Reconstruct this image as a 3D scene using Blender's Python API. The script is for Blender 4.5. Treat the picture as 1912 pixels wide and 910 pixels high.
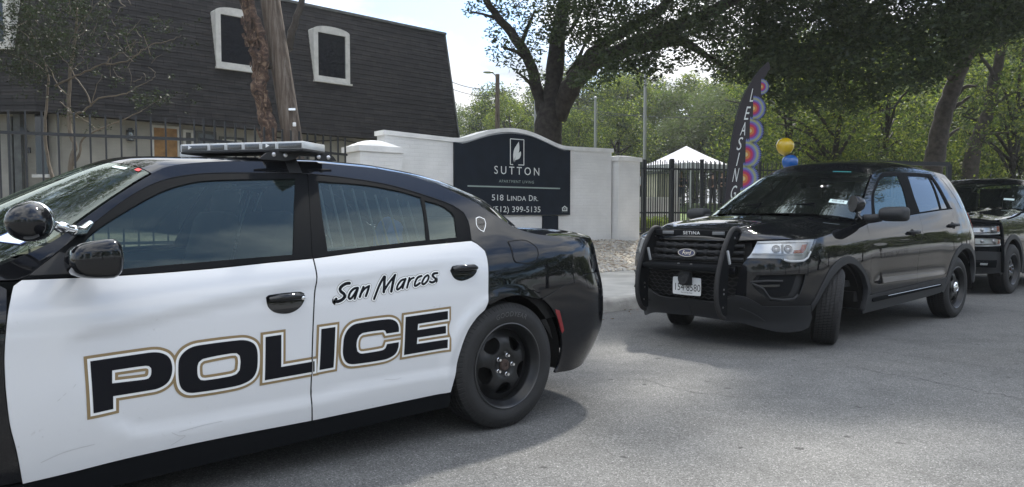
import bpy, bmesh, math, random
import numpy as np
from mathutils import Vector, Matrix
from mathutils.geometry import delaunay_2d_cdt
R = math.radians
scene = bpy.context.scene
for o in list(bpy.data.objects): bpy.data.objects.remove(o)
rng = np.random.default_rng(7)

# ------------------------------------------------------------------ camera
cam_data = bpy.data.cameras.new('camera'); cam = bpy.data.objects.new('camera', cam_data)
scene.collection.objects.link(cam); scene.camera = cam
cam.location = (0, 0, 1.235); cam.rotation_euler = (R(87.0), 0, 0)
cam_data.sensor_width = 36.0; cam_data.lens = 36.0*1415/1912; cam_data.shift_y = 19.2/1912
cam_data.clip_start = 0.05; cam_data.clip_end = 2000
# ------------------------------------------------------------------ light
SUN_AZ, SUN_EL = 19.0, 52.0          # azimuth from the view axis (+Y) towards +X
world = bpy.data.worlds.new('World'); scene.world = world; world.use_nodes = True
def build_world():
    nt = world.node_tree; N = nt.nodes; L = nt.links; N.clear()
    out = N.new('ShaderNodeOutputWorld'); bg = N.new('ShaderNodeBackground'); bg.inputs['Strength'].default_value = 0.14
    sky = N.new('ShaderNodeTexSky'); sky.sky_type = 'NISHITA'; sky.sun_disc = False
    sky.sun_elevation = R(SUN_EL); sky.sun_rotation = R(SUN_AZ); sky.dust_density = 1.5; sky.ozone_density = 2.0
    tc = N.new('ShaderNodeTexCoord'); sep = N.new('ShaderNodeSeparateXYZ'); L.new(tc.outputs['Generated'], sep.inputs[0])
    zz = N.new('ShaderNodeMath'); zz.operation = 'MAXIMUM'; L.new(sep.outputs['Z'], zz.inputs[0]); zz.inputs[1].default_value = 0.0
    za = N.new('ShaderNodeMath'); za.operation = 'ADD'; L.new(zz.outputs[0], za.inputs[0]); za.inputs[1].default_value = 0.22
    dx = N.new('ShaderNodeMath'); dx.operation = 'DIVIDE'; L.new(sep.outputs['X'], dx.inputs[0]); L.new(za.outputs[0], dx.inputs[1])
    dy = N.new('ShaderNodeMath'); dy.operation = 'DIVIDE'; L.new(sep.outputs['Y'], dy.inputs[0]); L.new(za.outputs[0], dy.inputs[1])
    cb = N.new('ShaderNodeCombineXYZ'); L.new(dx.outputs[0], cb.inputs[0]); L.new(dy.outputs[0], cb.inputs[1]); cb.inputs[2].default_value = 3.1
    n1 = N.new('ShaderNodeTexNoise'); n1.inputs['Scale'].default_value = 1.5; n1.inputs['Detail'].default_value = 9; n1.inputs['Roughness'].default_value = 0.56; n1.inputs['Distortion'].default_value = 0.35
    L.new(cb.outputs[0], n1.inputs['Vector'])
    r1 = N.new('ShaderNodeValToRGB'); r1.color_ramp.elements[0].position = 0.385; r1.color_ramp.elements[1].position = 0.525
    L.new(n1.outputs['Fac'], r1.inputs['Fac'])
    n2 = N.new('ShaderNodeTexNoise'); n2.inputs['Scale'].default_value = 3.4; n2.inputs['Detail'].default_value = 6
    L.new(cb.outputs[0], n2.inputs['Vector'])
    r2 = N.new('ShaderNodeValToRGB'); e = r2.color_ramp.elements
    e[0].position = 0.36; e[0].color = (.56, .60, .66, 1); e[1].position = 0.6; e[1].color = (1.0, 1.01, 1.02, 1)
    L.new(n2.outputs['Fac'], r2.inputs['Fac'])
    mx = N.new('ShaderNodeMix'); mx.data_type = 'RGBA'; L.new(r1.outputs['Color'], mx.inputs['Factor'])
    # clouds dimmed low in view and kept brighter overhead to hold the ambient light
    ev = N.new('ShaderNodeMapRange'); ev.inputs['From Min'].default_value = .12; ev.inputs['From Max'].default_value = .70; ev.inputs['To Min'].default_value = 4.7; ev.inputs['To Max'].default_value = 11.0; L.new(sep.outputs['Z'], ev.inputs['Value'])
    cs_ = N.new('ShaderNodeVectorMath'); cs_.operation = 'SCALE'; L.new(r2.outputs['Color'], cs_.inputs[0]); L.new(ev.outputs[0], cs_.inputs['Scale'])
    sk_ = N.new('ShaderNodeMix'); sk_.data_type = 'RGBA'; sk_.blend_type = 'MULTIPLY'; sk_.inputs['Factor'].default_value = 1; L.new(sky.outputs[0], sk_.inputs['A']); sk_.inputs['B'].default_value = (.74,.87,1.0,1)
    L.new(sk_.outputs['Result'], mx.inputs['A']); L.new(cs_.outputs[0], mx.inputs['B'])
    L.new(mx.outputs['Result'], bg.inputs['Color']); L.new(bg.outputs[0], out.inputs['Surface'])
build_world()
sun_data = bpy.data.lights.new('sun', 'SUN'); sun = bpy.data.objects.new('sun', sun_data); scene.collection.objects.link(sun)
sun_data.energy = 3.8; sun_data.angle = R(3); sun_data.color = (1.0, 0.955, 0.88)
sd = Vector((math.sin(R(SUN_AZ))*math.cos(R(SUN_EL)), math.cos(R(SUN_AZ))*math.cos(R(SUN_EL)), math.sin(R(SUN_EL))))
sun.rotation_euler = sd.to_track_quat('Z', 'Y').to_euler()
scene.view_settings.view_transform = 'Standard'; scene.view_settings.look = 'None'
scene.view_settings.exposure = 0.95; scene.view_settings.gamma = 1.0; scene.view_settings.use_curve_mapping = False
scene.render.engine = 'CYCLES'
scene.cycles.use_denoising = True; scene.cycles.max_bounces = 7; scene.cycles.transparent_max_bounces = 12
scene.cycles.diffuse_bounces = 3; scene.cycles.glossy_bounces = 4; scene.cycles.transmission_bounces = 4
scene.cycles.caustics_reflective = False; scene.cycles.caustics_refractive = False

# ------------------------------------------------------------------ materials
MATS = {}
def mat(name, color=(.5,.5,.5), rough=.6, metal=0., coat=0., coat_rough=.03, spec=.5, noise=None, bump=None, emit=None, sheen=0):
    """noise=(scale, amount, detail): mottles colour; bump=(scale,strength[,detail])"""
    m = bpy.data.materials.new(name); m.use_nodes = True; nt = m.node_tree; N = nt.nodes; L = nt.links
    b = N['Principled BSDF']; c = (*color, 1)
    b.inputs['Base Color'].default_value = c; b.inputs['Roughness'].default_value = rough; b.inputs['Metallic'].default_value = metal
    b.inputs['Coat Weight'].default_value = coat; b.inputs['Coat Roughness'].default_value = coat_rough; b.inputs['Specular IOR Level'].default_value = spec
    tc = None
    if noise or bump: tc = N.new('ShaderNodeTexCoord')
    if noise:
        n = N.new('ShaderNodeTexNoise'); n.inputs['Scale'].default_value = noise[0]; n.inputs['Detail'].default_value = noise[2] if len(noise) > 2 else 6
        L.new(tc.outputs['Object'], n.inputs['Vector'])
        r = N.new('ShaderNodeValToRGB'); k = noise[1]; e = r.color_ramp.elements
        e[0].position = .3; e[1].position = .7
        e[0].color = tuple(v*(1-k) for v in color)+(1,); e[1].color = tuple(min(1, v*(1+k)) for v in color)+(1,)
        L.new(n.outputs['Fac'], r.inputs['Fac']); L.new(r.outputs['Color'], b.inputs['Base Color'])
    if bump:
        n = N.new('ShaderNodeTexNoise'); n.inputs['Scale'].default_value = bump[0]; n.inputs['Detail'].default_value = bump[2] if len(bump) > 2 else 4
        L.new(tc.outputs['Object'], n.inputs['Vector'])
        bp = N.new('ShaderNodeBump'); bp.inputs['Strength'].default_value = bump[1]; bp.inputs['Distance'].default_value = .02
        L.new(n.outputs['Fac'], bp.inputs['Height']); L.new(bp.outputs['Normal'], b.inputs['Normal'])
    if emit:
        b.inputs['Emission Color'].default_value = (*emit[0], 1); b.inputs['Emission Strength'].default_value = emit[1]
    MATS[name] = m
    return m
def nodes_of(m): return m.node_tree.nodes, m.node_tree.links, m.node_tree.nodes['Principled BSDF']
def glass(name, tint, refl=1.0, rough=0.0, film=.05, fcol=(.30,.34,.34), tone=(1,1,1)):
    m = bpy.data.materials.new(name); m.use_nodes = True; nt = m.node_tree; N = nt.nodes; L = nt.links; N.clear()
    out = N.new('ShaderNodeOutputMaterial'); mx = N.new('ShaderNodeMixShader'); fr = N.new('ShaderNodeFresnel'); fr.inputs['IOR'].default_value = 1.7
    t = N.new('ShaderNodeBsdfTransparent'); t.inputs['Color'].default_value = (*tint, 1)
    g = N.new('ShaderNodeBsdfGlossy'); g.inputs['Roughness'].default_value = rough; g.inputs['Color'].default_value = (*tone, 1)
    L.new(fr.outputs[0], mx.inputs['Fac']); df = N.new('ShaderNodeBsdfDiffuse'); df.inputs['Color'].default_value = (*fcol, 1); m2 = N.new('ShaderNodeMixShader'); m2.inputs['Fac'].default_value = film
    L.new(t.outputs[0], m2.inputs[1]); L.new(df.outputs[0], m2.inputs[2]); L.new(m2.outputs[0], mx.inputs[1]); L.new(g.outputs[0], mx.inputs[2]); L.new(mx.outputs[0], out.inputs[0])
    MATS[name] = m; return m

# ------------------------------------------------------------------ scene tree helpers
COL = scene.collection
def props(o, label=None, cat=None, group=None, kind=None):
    if label: o['label'] = label
    if cat: o['category'] = cat
    if group: o['group'] = group
    if kind: o['kind'] = kind
    return o
def thing(name, label, cat, loc=(0,0,0), rotz=0., group=None):
    o = bpy.data.objects.new(name, None); COL.objects.link(o); o.empty_display_size = .2
    o.location = loc; o.rotation_euler = (0, 0, rotz)
    return props(o, label, cat, group)
def link_mesh(name, me, parent=None):
    o = bpy.data.objects.new(name, me); COL.objects.link(o)
    if parent is not None: o.parent = parent
    return o
def mesh_obj(name, verts, faces, mats, parent=None, idx=None, normals=None, smooth=True, angle=35):
    me = bpy.data.meshes.new(name)
    me.from_pydata([tuple(map(float, v)) for v in verts], [], [tuple(map(int, f)) for f in faces])
    for m in (mats if isinstance(mats, (list, tuple)) else [mats]): me.materials.append(m)
    if idx is not None: me.polygons.foreach_set('material_index', np.asarray(idx, dtype=np.int32))
    me.polygons.foreach_set('use_smooth', np.full(len(me.polygons), bool(smooth)))
    me.update()
    if normals is not None:
        me.normals_split_custom_set_from_vertices([tuple(map(float, n)) for n in normals])
    elif smooth and angle: me.set_sharp_from_angle(angle=R(angle))
    return link_mesh(name, me, parent)
class MB:
    """collects shapes and links them as ONE mesh object"""
    def __init__(s): s.v = []; s.f = []; s.i = []
    def add(s, verts, faces, mi=0):
        b = len(s.v); s.v += [tuple(map(float, p)) for p in verts]
        s.f += [tuple(int(k)+b for k in f) for f in faces]; s.i += [mi]*len(faces); return s
    def box(s, c, d, mi=0, rot=None, ch=0.0):
        """centre, full size; ch = chamfer"""
        c = np.array(c, float); h = np.array(d, float)/2
        if ch <= 0:
            v = np.array([(x, y, z) for x in (-1,1) for y in (-1,1) for z in (-1,1)], float)*h
            f = [(0,1,3,2),(4,6,7,5),(0,4,5,1),(2,3,7,6),(0,2,6,4),(1,5,7,3)]
        else:
            ch = min(ch, h.min()*.9); bm = bmesh.new(); bmesh.ops.create_cube(bm, size=1)
            for q in bm.verts: q.co = Vector((q.co.x*2*h[0], q.co.y*2*h[1], q.co.z*2*h[2]))
            bmesh.ops.bevel(bm, geom=bm.edges[:], offset=ch, segments=2, profile=.5, affect='EDGES')
            bm.verts.index_update(); v = np.array([q.co[:] for q in bm.verts]); f = [[q.index for q in fc.verts] for fc in bm.faces]; bm.free()
        if rot is not None: v = v@np.array(rot).T
        return s.add(v+c, f, mi)
    def tube(s, pts, r, n=8, mi=0, cap=True):
        P = np.array(pts, float); k = len(P); r = np.broadcast_to(np.asarray(r, float), (k,))
        T = np.gradient(P, axis=0); T /= np.linalg.norm(T, axis=1)[:, None]+1e-9
        a = np.array([0,0,1.]) if abs(T[0][2]) < .9 else np.array([1.,0,0])
        u = np.cross(T[0], a); u /= np.linalg.norm(u); V = []
        for i in range(k):
            u = u-T[i]*(u@T[i]); u /= np.linalg.norm(u)+1e-9; w = np.cross(T[i], u)
            for j in range(n):
                q = 2*math.pi*j/n; V.append(P[i]+r[i]*(u*math.cos(q)+w*math.sin(q)))
        F = [(i*n+j, i*n+(j+1)%n, (i+1)*n+(j+1)%n, (i+1)*n+j) for i in range(k-1) for j in range(n)]
        if cap: F += [tuple(range(n))[::-1], tuple((k-1)*n+j for j in range(n))]
        return s.add(V, F, mi)
    def lathe(s, prof, n=32, mi=0, axis='z', c=(0,0,0), closed=False):
        """prof: (r, h) pairs"""
        k = len(prof); V = []
        for j in range(n):
            q = 2*math.pi*j/n; cq, sq = math.cos(q), math.sin(q)
            for r_, h in prof:
                p = {'z': (r_*cq, r_*sq, h), 'y': (r_*sq, h, r_*cq), 'x': (h, r_*cq, r_*sq)}[axis]
                V.append((p[0]+c[0], p[1]+c[1], p[2]+c[2]))
        m = k if closed else k-1
        F = [(j*k+i, ((j+1)%n)*k+i, ((j+1)%n)*k+(i+1)%k, j*k+(i+1)%k) for j in range(n) for i in range(m)]
        return s.add(V, F, mi)
    def ball(s, c, r, n=14, mi=0):
        r = np.broadcast_to(np.asarray(r, float), (3,)); V = []; F = []
        for i in range(n+1):
            t = math.pi*i/n
            for j in range(2*n):
                q = math.pi*j/n; V.append((c[0]+r[0]*math.sin(t)*math.cos(q), c[1]+r[1]*math.sin(t)*math.sin(q), c[2]+r[2]*math.cos(t)))
        m = 2*n
        F = [(i*m+j, (i+1)*m+j, (i+1)*m+(j+1)%m, i*m+(j+1)%m) for i in range(n) for j in range(m)]
        return s.add(V, F, mi)
    def prism(s, poly, a, b, axis='y', mi=0, holes=()):
        """polygon extruded along axis from a to b; poly coords are the two other axes in order"""
        V2, F2 = cdt(poly, holes, 0)
        def m3(p, h): return {'x': (h, p[0], p[1]), 'y': (p[0], h, p[1]), 'z': (p[0], p[1], h)}[axis]
        n = len(V2); V = [m3(p, a) for p in V2]+[m3(p, b) for p in V2]
        F = [f[::-1] for f in F2]+[tuple(i+n for i in f) for f in F2]
        s.add(V, F, mi)
        for lp in [poly]+list(holes):
            k = len(lp); s.add([m3(p, a) for p in lp]+[m3(p, b) for p in lp], [(i, (i+1)%k, k+(i+1)%k, k+i) for i in range(k)], mi)
        return s
    def build(s, name, mats, parent=None, smooth=True, angle=35, fix=True, tri=False):
        o = mesh_obj(name, s.v, s.f, mats, parent, s.i, None, False, 0)
        if fix:
            bm = bmesh.new(); bm.from_mesh(o.data); bmesh.ops.remove_doubles(bm, verts=bm.verts[:], dist=1e-5)
            bmesh.ops.recalc_face_normals(bm, faces=bm.faces[:]); bm.to_mesh(o.data); bm.free()
        if smooth:
            o.data.polygons.foreach_set('use_smooth', np.full(len(o.data.polygons), True)); o.data.set_sharp_from_angle(angle=R(angle))
        return o
def rotz(a): c, s = math.cos(a), math.sin(a); return np.array([[c,-s,0],[s,c,0],[0,0,1.]])
def rotx(a): c, s = math.cos(a), math.sin(a); return np.array([[1.,0,0],[0,c,-s],[0,s,c]])
def roty(a): c, s = math.cos(a), math.sin(a); return np.array([[c,0,s],[0,1.,0],[-s,0,c]])
# ------------------------------------------------------------------ 2D tools
def inside(P, loop):
    x, y = P[:,0], P[:,1]; r = np.zeros(len(P), bool); n = len(loop)
    for i in range(n):
        x0, y0 = loop[i]; x1, y1 = loop[(i+1)%n]
        if y0 == y1: continue
        c = ((y0 > y) != (y1 > y)) & (x < (x1-x0)*(y-y0)/(y1-y0)+x0); r ^= c
    return r
def dist_loop(P, loop):
    d = np.full(len(P), 1e9); L = np.asarray(loop); n = len(L)
    for i in range(n):
        a = L[i]; b = L[(i+1)%n]; ab = b-a; t = np.clip(((P-a)@ab)/max(ab@ab, 1e-12), 0, 1)
        d = np.minimum(d, np.hypot(*(P-(a+t[:,None]*ab)).T))
    return d
def resample(loop, step):
    out = []; n = len(loop)
    for i in range(n):
        a = np.array(loop[i], float); b = np.array(loop[(i+1)%n], float); k = max(1, int(math.ceil(np.linalg.norm(b-a)/step)))
        out += [tuple(a+(b-a)*j/k) for j in range(k)]
    return out
def smooth_loop(loop, ang=38, k=5):
    """round the gentle corners of a closed loop, keep the sharp ones"""
    p = np.array(loop, float); n = len(p); sharp = []
    for i in range(n):
        u = p[i]-p[i-1]; v = p[(i+1)%n]-p[i]
        sharp.append(abs(math.degrees(math.atan2(u[0]*v[1]-u[1]*v[0], u@v))) > ang)
    out = []
    for i in range(n):
        p1, p2 = p[i], p[(i+1)%n]; p0 = p[i-1]; p3 = p[(i+2)%n]; l = np.linalg.norm(p2-p1)
        m1 = (p2-p1) if sharp[i] else (p2-p0)*l/(l+np.linalg.norm(p1-p0))
        m2 = (p2-p1) if sharp[(i+1)%n] else (p3-p1)*l/(l+np.linalg.norm(p3-p2))
        kk = 1 if sharp[i] and sharp[(i+1)%n] else k
        for j in range(kk):
            t = j/kk; out.append(tuple((2*t**3-3*t**2+1)*p1+(t**3-2*t**2+t)*m1+(-2*t**3+3*t**2)*p2+(t**3-t**2)*m2))
    return out
def offset_loop(loop, d):
    """d>0 outward"""
    p = np.array(loop, float); n = len(p)
    ar = np.sum(p[:,0]*np.roll(p[:,1],-1)-p[:,1]*np.roll(p[:,0],-1)); sg = 1 if ar > 0 else -1; out = []
    for i in range(n):
        a, b, c = p[i-1], p[i], p[(i+1)%n]
        u = (b-a)/(np.linalg.norm(b-a)+1e-9); v = (c-b)/(np.linalg.norm(c-b)+1e-9)
        m = (np.array([u[1],-u[0]])+np.array([v[1],-v[0]]))*sg; q = m@m
        m = m*2/max(q, .6); out.append(tuple(b+m*d))
    return out
def cdt(outer, holes=(), step=0.0):
    loops = [list(outer)]+[list(h) for h in holes]
    V = []; E = []
    for lp in loops:
        b = len(V); V += [Vector((float(x), float(y))) for x, y in lp]; E += [(b+i, b+(i+1)%len(lp)) for i in range(len(lp))]
    if step > 0:
        A = np.array(outer); lo, hi = A.min(0), A.max(0)
        xs = np.arange(lo[0]+step*.37, hi[0], step); ys = np.arange(lo[1]+step*.41, hi[1], step*.87)
        G = np.array([(x+(step/2 if j%2 else 0), y) for j, y in enumerate(ys) for x in xs])
        if len(G):
            k = inside(G, loops[0])
            for h in loops[1:]: k &= ~inside(G, h)
            G = G[k]
            for lp in loops:
                if len(G): G = G[dist_loop(G, lp) > step*.45]
            V += [Vector((float(x), float(y))) for x, y in G]
    r = delaunay_2d_cdt(V, E, [], 0, 1e-7)
    P = np.array([v[:] for v in r[0]]); F = [tuple(f) for f in r[2]]
    cen = np.array([P[list(f)].mean(0) for f in F]); k = inside(cen, loops[0])
    for h in loops[1:]: k &= ~inside(cen, h)
    F = [f for f, q in zip(F, k) if q]
    out = []
    for f in F:      # counter-clockwise
        a, b, c = P[f[0]], P[f[1]], P[f[2]]
        out.append(f if (b[0]-a[0])*(c[1]-a[1])-(b[1]-a[1])*(c[0]-a[0]) > 0 else f[::-1])
    return P, out
def text2d(txt, size=1.0, spacing=1.0, shear=0.0, align='CENTER'):
    cu = bpy.data.curves.new('text', 'FONT'); cu.body = txt; cu.size = size; cu.space_character = spacing; cu.shear = shear; cu.align_x = align
    cu.resolution_u = 3
    ob = bpy.data.objects.new('text', cu); COL.objects.link(ob)
    dg = bpy.context.evaluated_depsgraph_get(); me = bpy.data.meshes.new_from_object(ob.evaluated_get(dg))
    P = np.array([v.co[:2] for v in me.vertices]); F = [tuple(p.vertices) for p in me.polygons]
    bpy.data.objects.remove(ob); bpy.data.curves.remove(cu); bpy.data.meshes.remove(me)
    return P, F
def pchip(xs,ys):
    xs=np.asarray(xs,float); ys=np.asarray(ys,float)
    if xs[0]>xs[-1]: xs=xs[::-1]; ys=ys[::-1]
    h=np.diff(xs); d=np.diff(ys)/h
    m=np.zeros_like(ys); m[0]=d[0]; m[-1]=d[-1]
    for i in range(1,len(xs)-1):
        if d[i-1]*d[i]>0:
            w1=2*h[i]+h[i-1]; w2=h[i]+2*h[i-1]
            m[i]=(w1+w2)/(w1/d[i-1]+w2/d[i])
    def f(x):
        x=np.asarray(x,float); xc=np.clip(x,xs[0],xs[-1])
        i=np.clip(np.searchsorted(xs,xc)-1,0,len(h)-1)
        t=(xc-xs[i])/h[i]
        return ((1+2*t)*(1-t)**2*ys[i]+t*(1-t)**2*h[i]*m[i]+t*t*(3-2*t)*ys[i+1]+t*t*(t-1)*h[i]*m[i+1])
    return f
def smax(a,b,k):
    return 0.5*(a+b+np.sqrt((a-b)**2+k*k))
def sstep(a,b,x):
    t=np.clip((np.asarray(x,float)-a)/(b-a),0,1); return t*t*(3-2*t)
class Surf:
    """body skin: plan outline P(s) pushed inward by D(s,z)"""
    def __init__(S,ctrl,D,n=3000):
        c=np.array(ctrl,float)
        # catmull-rom through control points, mirrored ends
        pts=[]
        e0=c[1]*[1,-1]; e1=c[-2]*[1,-1]
        q=np.vstack([e0,c,e1])
        for i in range(1,len(q)-2):
            p0,p1,p2,p3=q[i-1:i+3]
            d01=np.linalg.norm(p1-p0)**.5; d12=np.linalg.norm(p2-p1)**.5; d23=np.linalg.norm(p3-p2)**.5
            m1=(p2-p1)+d12*((p1-p0)/d01-(p2-p0)/(d01+d12)) if d01>0 else p2-p1
            m2=(p2-p1)+d12*((p3-p2)/d23-(p3-p1)/(d12+d23)) if d23>0 else p2-p1
            t=np.linspace(0,1,40,endpoint=False)[:,None]
            pts.append((2*t**3-3*t**2+1)*p1+(t**3-2*t**2+t)*m1+(-2*t**3+3*t**2)*p2+(t**3-t**2)*m2)
        pts=np.vstack(pts+[c[-1:]])
        L=np.r_[0,np.cumsum(np.linalg.norm(np.diff(pts,axis=0),axis=1))]
        k=np.argmin(np.abs(pts[:,0])+ (pts[:,1]<.5)*10)
        s=L[k]-L      # positive forward
        S.s0,S.s1=s[0],s[-1]
        g=np.linspace(s[-1],s[0],n)
        S.g=g
        S.px=np.interp(g,s[::-1],pts[::-1,0]); S.py=np.interp(g,s[::-1],pts[::-1,1])
        tx=np.gradient(S.px,g); ty=np.gradient(S.py,g); l=np.hypot(tx,ty)
        S.nx=-ty/l; S.ny=tx/l
        S.D=D
    def pt(S,s,z,off=0.):
        s=np.asarray(s,float); z=np.asarray(z,float)
        I=lambda a: np.interp(s,S.g,a)
        nx,ny=I(S.nx),I(S.ny); l=np.hypot(nx,ny); nx/=l; ny/=l
        d=S.D(s,z)-off
        return np.stack([I(S.px)-nx*d,np.maximum(I(S.py)-ny*d,0.0),z+0*s],-1)
    def nrm(S, s, z):
        a = S.pt(s+.01, z)-S.pt(s-.01, z); b = S.pt(s, z+.004)-S.pt(s, z-.004)
        n = np.cross(b, a); return n/(np.linalg.norm(n, axis=-1, keepdims=True)+1e-12)
def panel(S, name, outer, mats, parent, holes=(), off=0., step=.045, inset=.0022, depth=.018, side=1, smooth=38, zoff=None):
    """a piece of body skin cut along outer/holes, lying on surface S, with rounded edges turned inward"""
    if smooth: outer = smooth_loop(outer, smooth); holes = [smooth_loop(h, smooth) for h in holes]
    if inset: outer = offset_loop(outer, -inset); holes = [offset_loop(h, inset) for h in holes]
    outer = resample(outer, step); holes = [resample(h, step) for h in holes]
    P, F = cdt(outer, holes, step)
    V = S.pt(P[:,0], P[:,1], off); N = S.nrm(P[:,0], P[:,1]); F = [f[::-1] for f in F]
    V = list(V); N = list(N)
    if depth:
        for li, lp in enumerate([outer]+list(holes)):
            L = np.array(lp); n = len(L)
            ar = np.sum(L[:,0]*np.roll(L[:,1],-1)-L[:,1]*np.roll(L[:,0],-1)); sg = 1 if (ar > 0) == (li == 0) else -1
            t = np.roll(L,-1,0)-np.roll(L,1,0); t /= np.linalg.norm(t,axis=1)[:,None]+1e-9
            o2 = np.stack([t[:,1],-t[:,0]],1)*sg                      # outward in (s,z)
            A = S.pt(L[:,0], L[:,1], off); nn = S.nrm(L[:,0], L[:,1])
            o3 = S.pt(L[:,0]+o2[:,0]*1e-3, L[:,1]+o2[:,1]*1e-3, off)-A; o3 /= np.linalg.norm(o3,axis=1)[:,None]+1e-9
            b = len(V); r = min(.003, depth*.4)
            V += list(A)+list(A+o3*r*.7-nn*r)+list(A+o3*r*.7-nn*depth)
            N += list(nn)+list(o3*.8+nn*.2)+list(o3)
            for k in (0, 1):
                for i in range(n):
                    j = (i+1)%n; q = (b+k*n+i, b+k*n+j, b+(k+1)*n+j, b+(k+1)*n+i)
                    F.append(q if sg > 0 else q[::-1])
    V = np.array(V); N = np.array(N); N /= np.linalg.norm(N,axis=1)[:,None]+1e-9
    if depth:
        # make flange winding agree with its normals
        G = []
        for f in F:
            if len(f) == 4:
                fn = np.cross(V[f[1]]-V[f[0]], V[f[2]]-V[f[0]])
                if fn@(N[f[0]]+N[f[2]]) < 0: f = f[::-1]
            G.append(f)
        F = G
    if side < 0:
        V = V*[1,-1,1]; N = N*[1,-1,1]; F = [f[::-1] for f in F]
    return mesh_obj(name, V, F, mats, parent, None, N)
def skin(name, fn, us, ts, mats, parent, flip=False, thick=0.0, mid=None):
    """grid surface fn(u,t)->xyz with analytic normals; optional thickness downwards"""
    U, T = np.meshgrid(us, ts, indexing='ij'); e = 1e-3
    P = fn(U, T); du = fn(U+e, T)-fn(U-e, T); dt = fn(U, T+e)-fn(U, T-e)
    N = np.cross(du, dt); N /= np.linalg.norm(N,axis=-1,keepdims=True)+1e-12
    if flip: N = -N
    a, b = U.shape; idx = np.arange(a*b).reshape(a, b)
    F = [(idx[i,j], idx[i+1,j], idx[i+1,j+1], idx[i,j+1]) for i in range(a-1) for j in range(b-1)]
    if flip: F = [f[::-1] for f in F]
    V = P.reshape(-1,3); Nn = N.reshape(-1,3)
    if thick:
        rim = list(idx[:,0])+list(idx[-1,1:])+list(idx[::-1,-1][1:])+list(idx[0,::-1][1:-1]); k = len(V); n = len(rim)
        A = V[rim]; B = A-Nn[rim]*thick; cen = V.mean(0)
        F2 = []
        tn = np.roll(A,-1,0)-np.roll(A,1,0); on = np.cross(tn, Nn[rim]); on /= np.linalg.norm(on,axis=1)[:,None]+1e-9
        if ((A-cen)*on).sum() < 0: on = -on
        V = np.vstack([V, A, B]); Nn = np.vstack([Nn, on, on])
        for i in range(n):
            j = (i+1)%n; f = (k+i, k+j, k+n+j, k+n+i)
            if np.cross(V[f[1]]-V[f[0]], V[f[2]]-V[f[0]])@on[i] < 0: f = f[::-1]
            F2.append(f)
        F += F2
    return mesh_obj(name, V, F, mats, parent, None, Nn)
def on_skin(S, name, P2, F2, mats, parent, off=.002, side=1):
    """flat 2D shapes (s,z) laid on the skin, e.g. lettering"""
    P2 = np.asarray(P2); V = S.pt(P2[:,0], P2[:,1], off); N = S.nrm(P2[:,0], P2[:,1]); F = [f[::-1] for f in F2]
    if side < 0: V = V*[1,-1,1]; N = N*[1,-1,1]; F = [f[::-1] for f in F]
    return mesh_obj(name, V, F, mats, parent, None, N)
def stroke_poly(pts, w, n=5):
    """round-ended ribbon along a smoothed path"""
    p = np.array(pts, float); q = []
    for i in range(len(p)-1):
        p0 = p[max(0,i-1)]; p1 = p[i]; p2 = p[i+1]; p3 = p[min(len(p)-1,i+2)]
        for j in range(n):
            t = j/n; q.append(.5*((2*p1)+(p2-p0)*t+(2*p0-5*p1+4*p2-p3)*t*t+(3*p1-p0-3*p2+p3)*t**3))
    q.append(p[-1]); q = np.array(q); tn = np.gradient(q, axis=0); tn /= np.linalg.norm(tn,axis=1)[:,None]+1e-9
    nr = np.stack([-tn[:,1], tn[:,0]], 1)*w/2; V = []; F = []
    V = list(q+nr)+list(q-nr); k = len(q)
    F = [(i, i+1, k+i+1, k+i) for i in range(k-1)]
    for e, s_ in ((0, -1), (k-1, 1)):
        b = len(V); V.append(q[e]); c0 = q[e]; a0 = math.atan2(tn[e][1], tn[e][0]); m = 8
        for j in range(m+1):
            a = a0+s_*math.pi/2*0+(-math.pi/2+math.pi*j/m) if s_ > 0 else a0+math.pi/2+math.pi*j/m
            V.append(c0+w/2*np.array([math.cos(a), math.sin(a)]))
        F += [(b, b+1+j, b+2+j) for j in range(m)]
    out = []
    V = np.array(V)
    for f in F:
        a, b, c = V[f[0]], V[f[1]], V[f[2]]
        out.append(f if (b[0]-a[0])*(c[1]-a[1])-(b[1]-a[1])*(c[0]-a[0]) > 0 else f[::-1])
    return V, out
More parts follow.
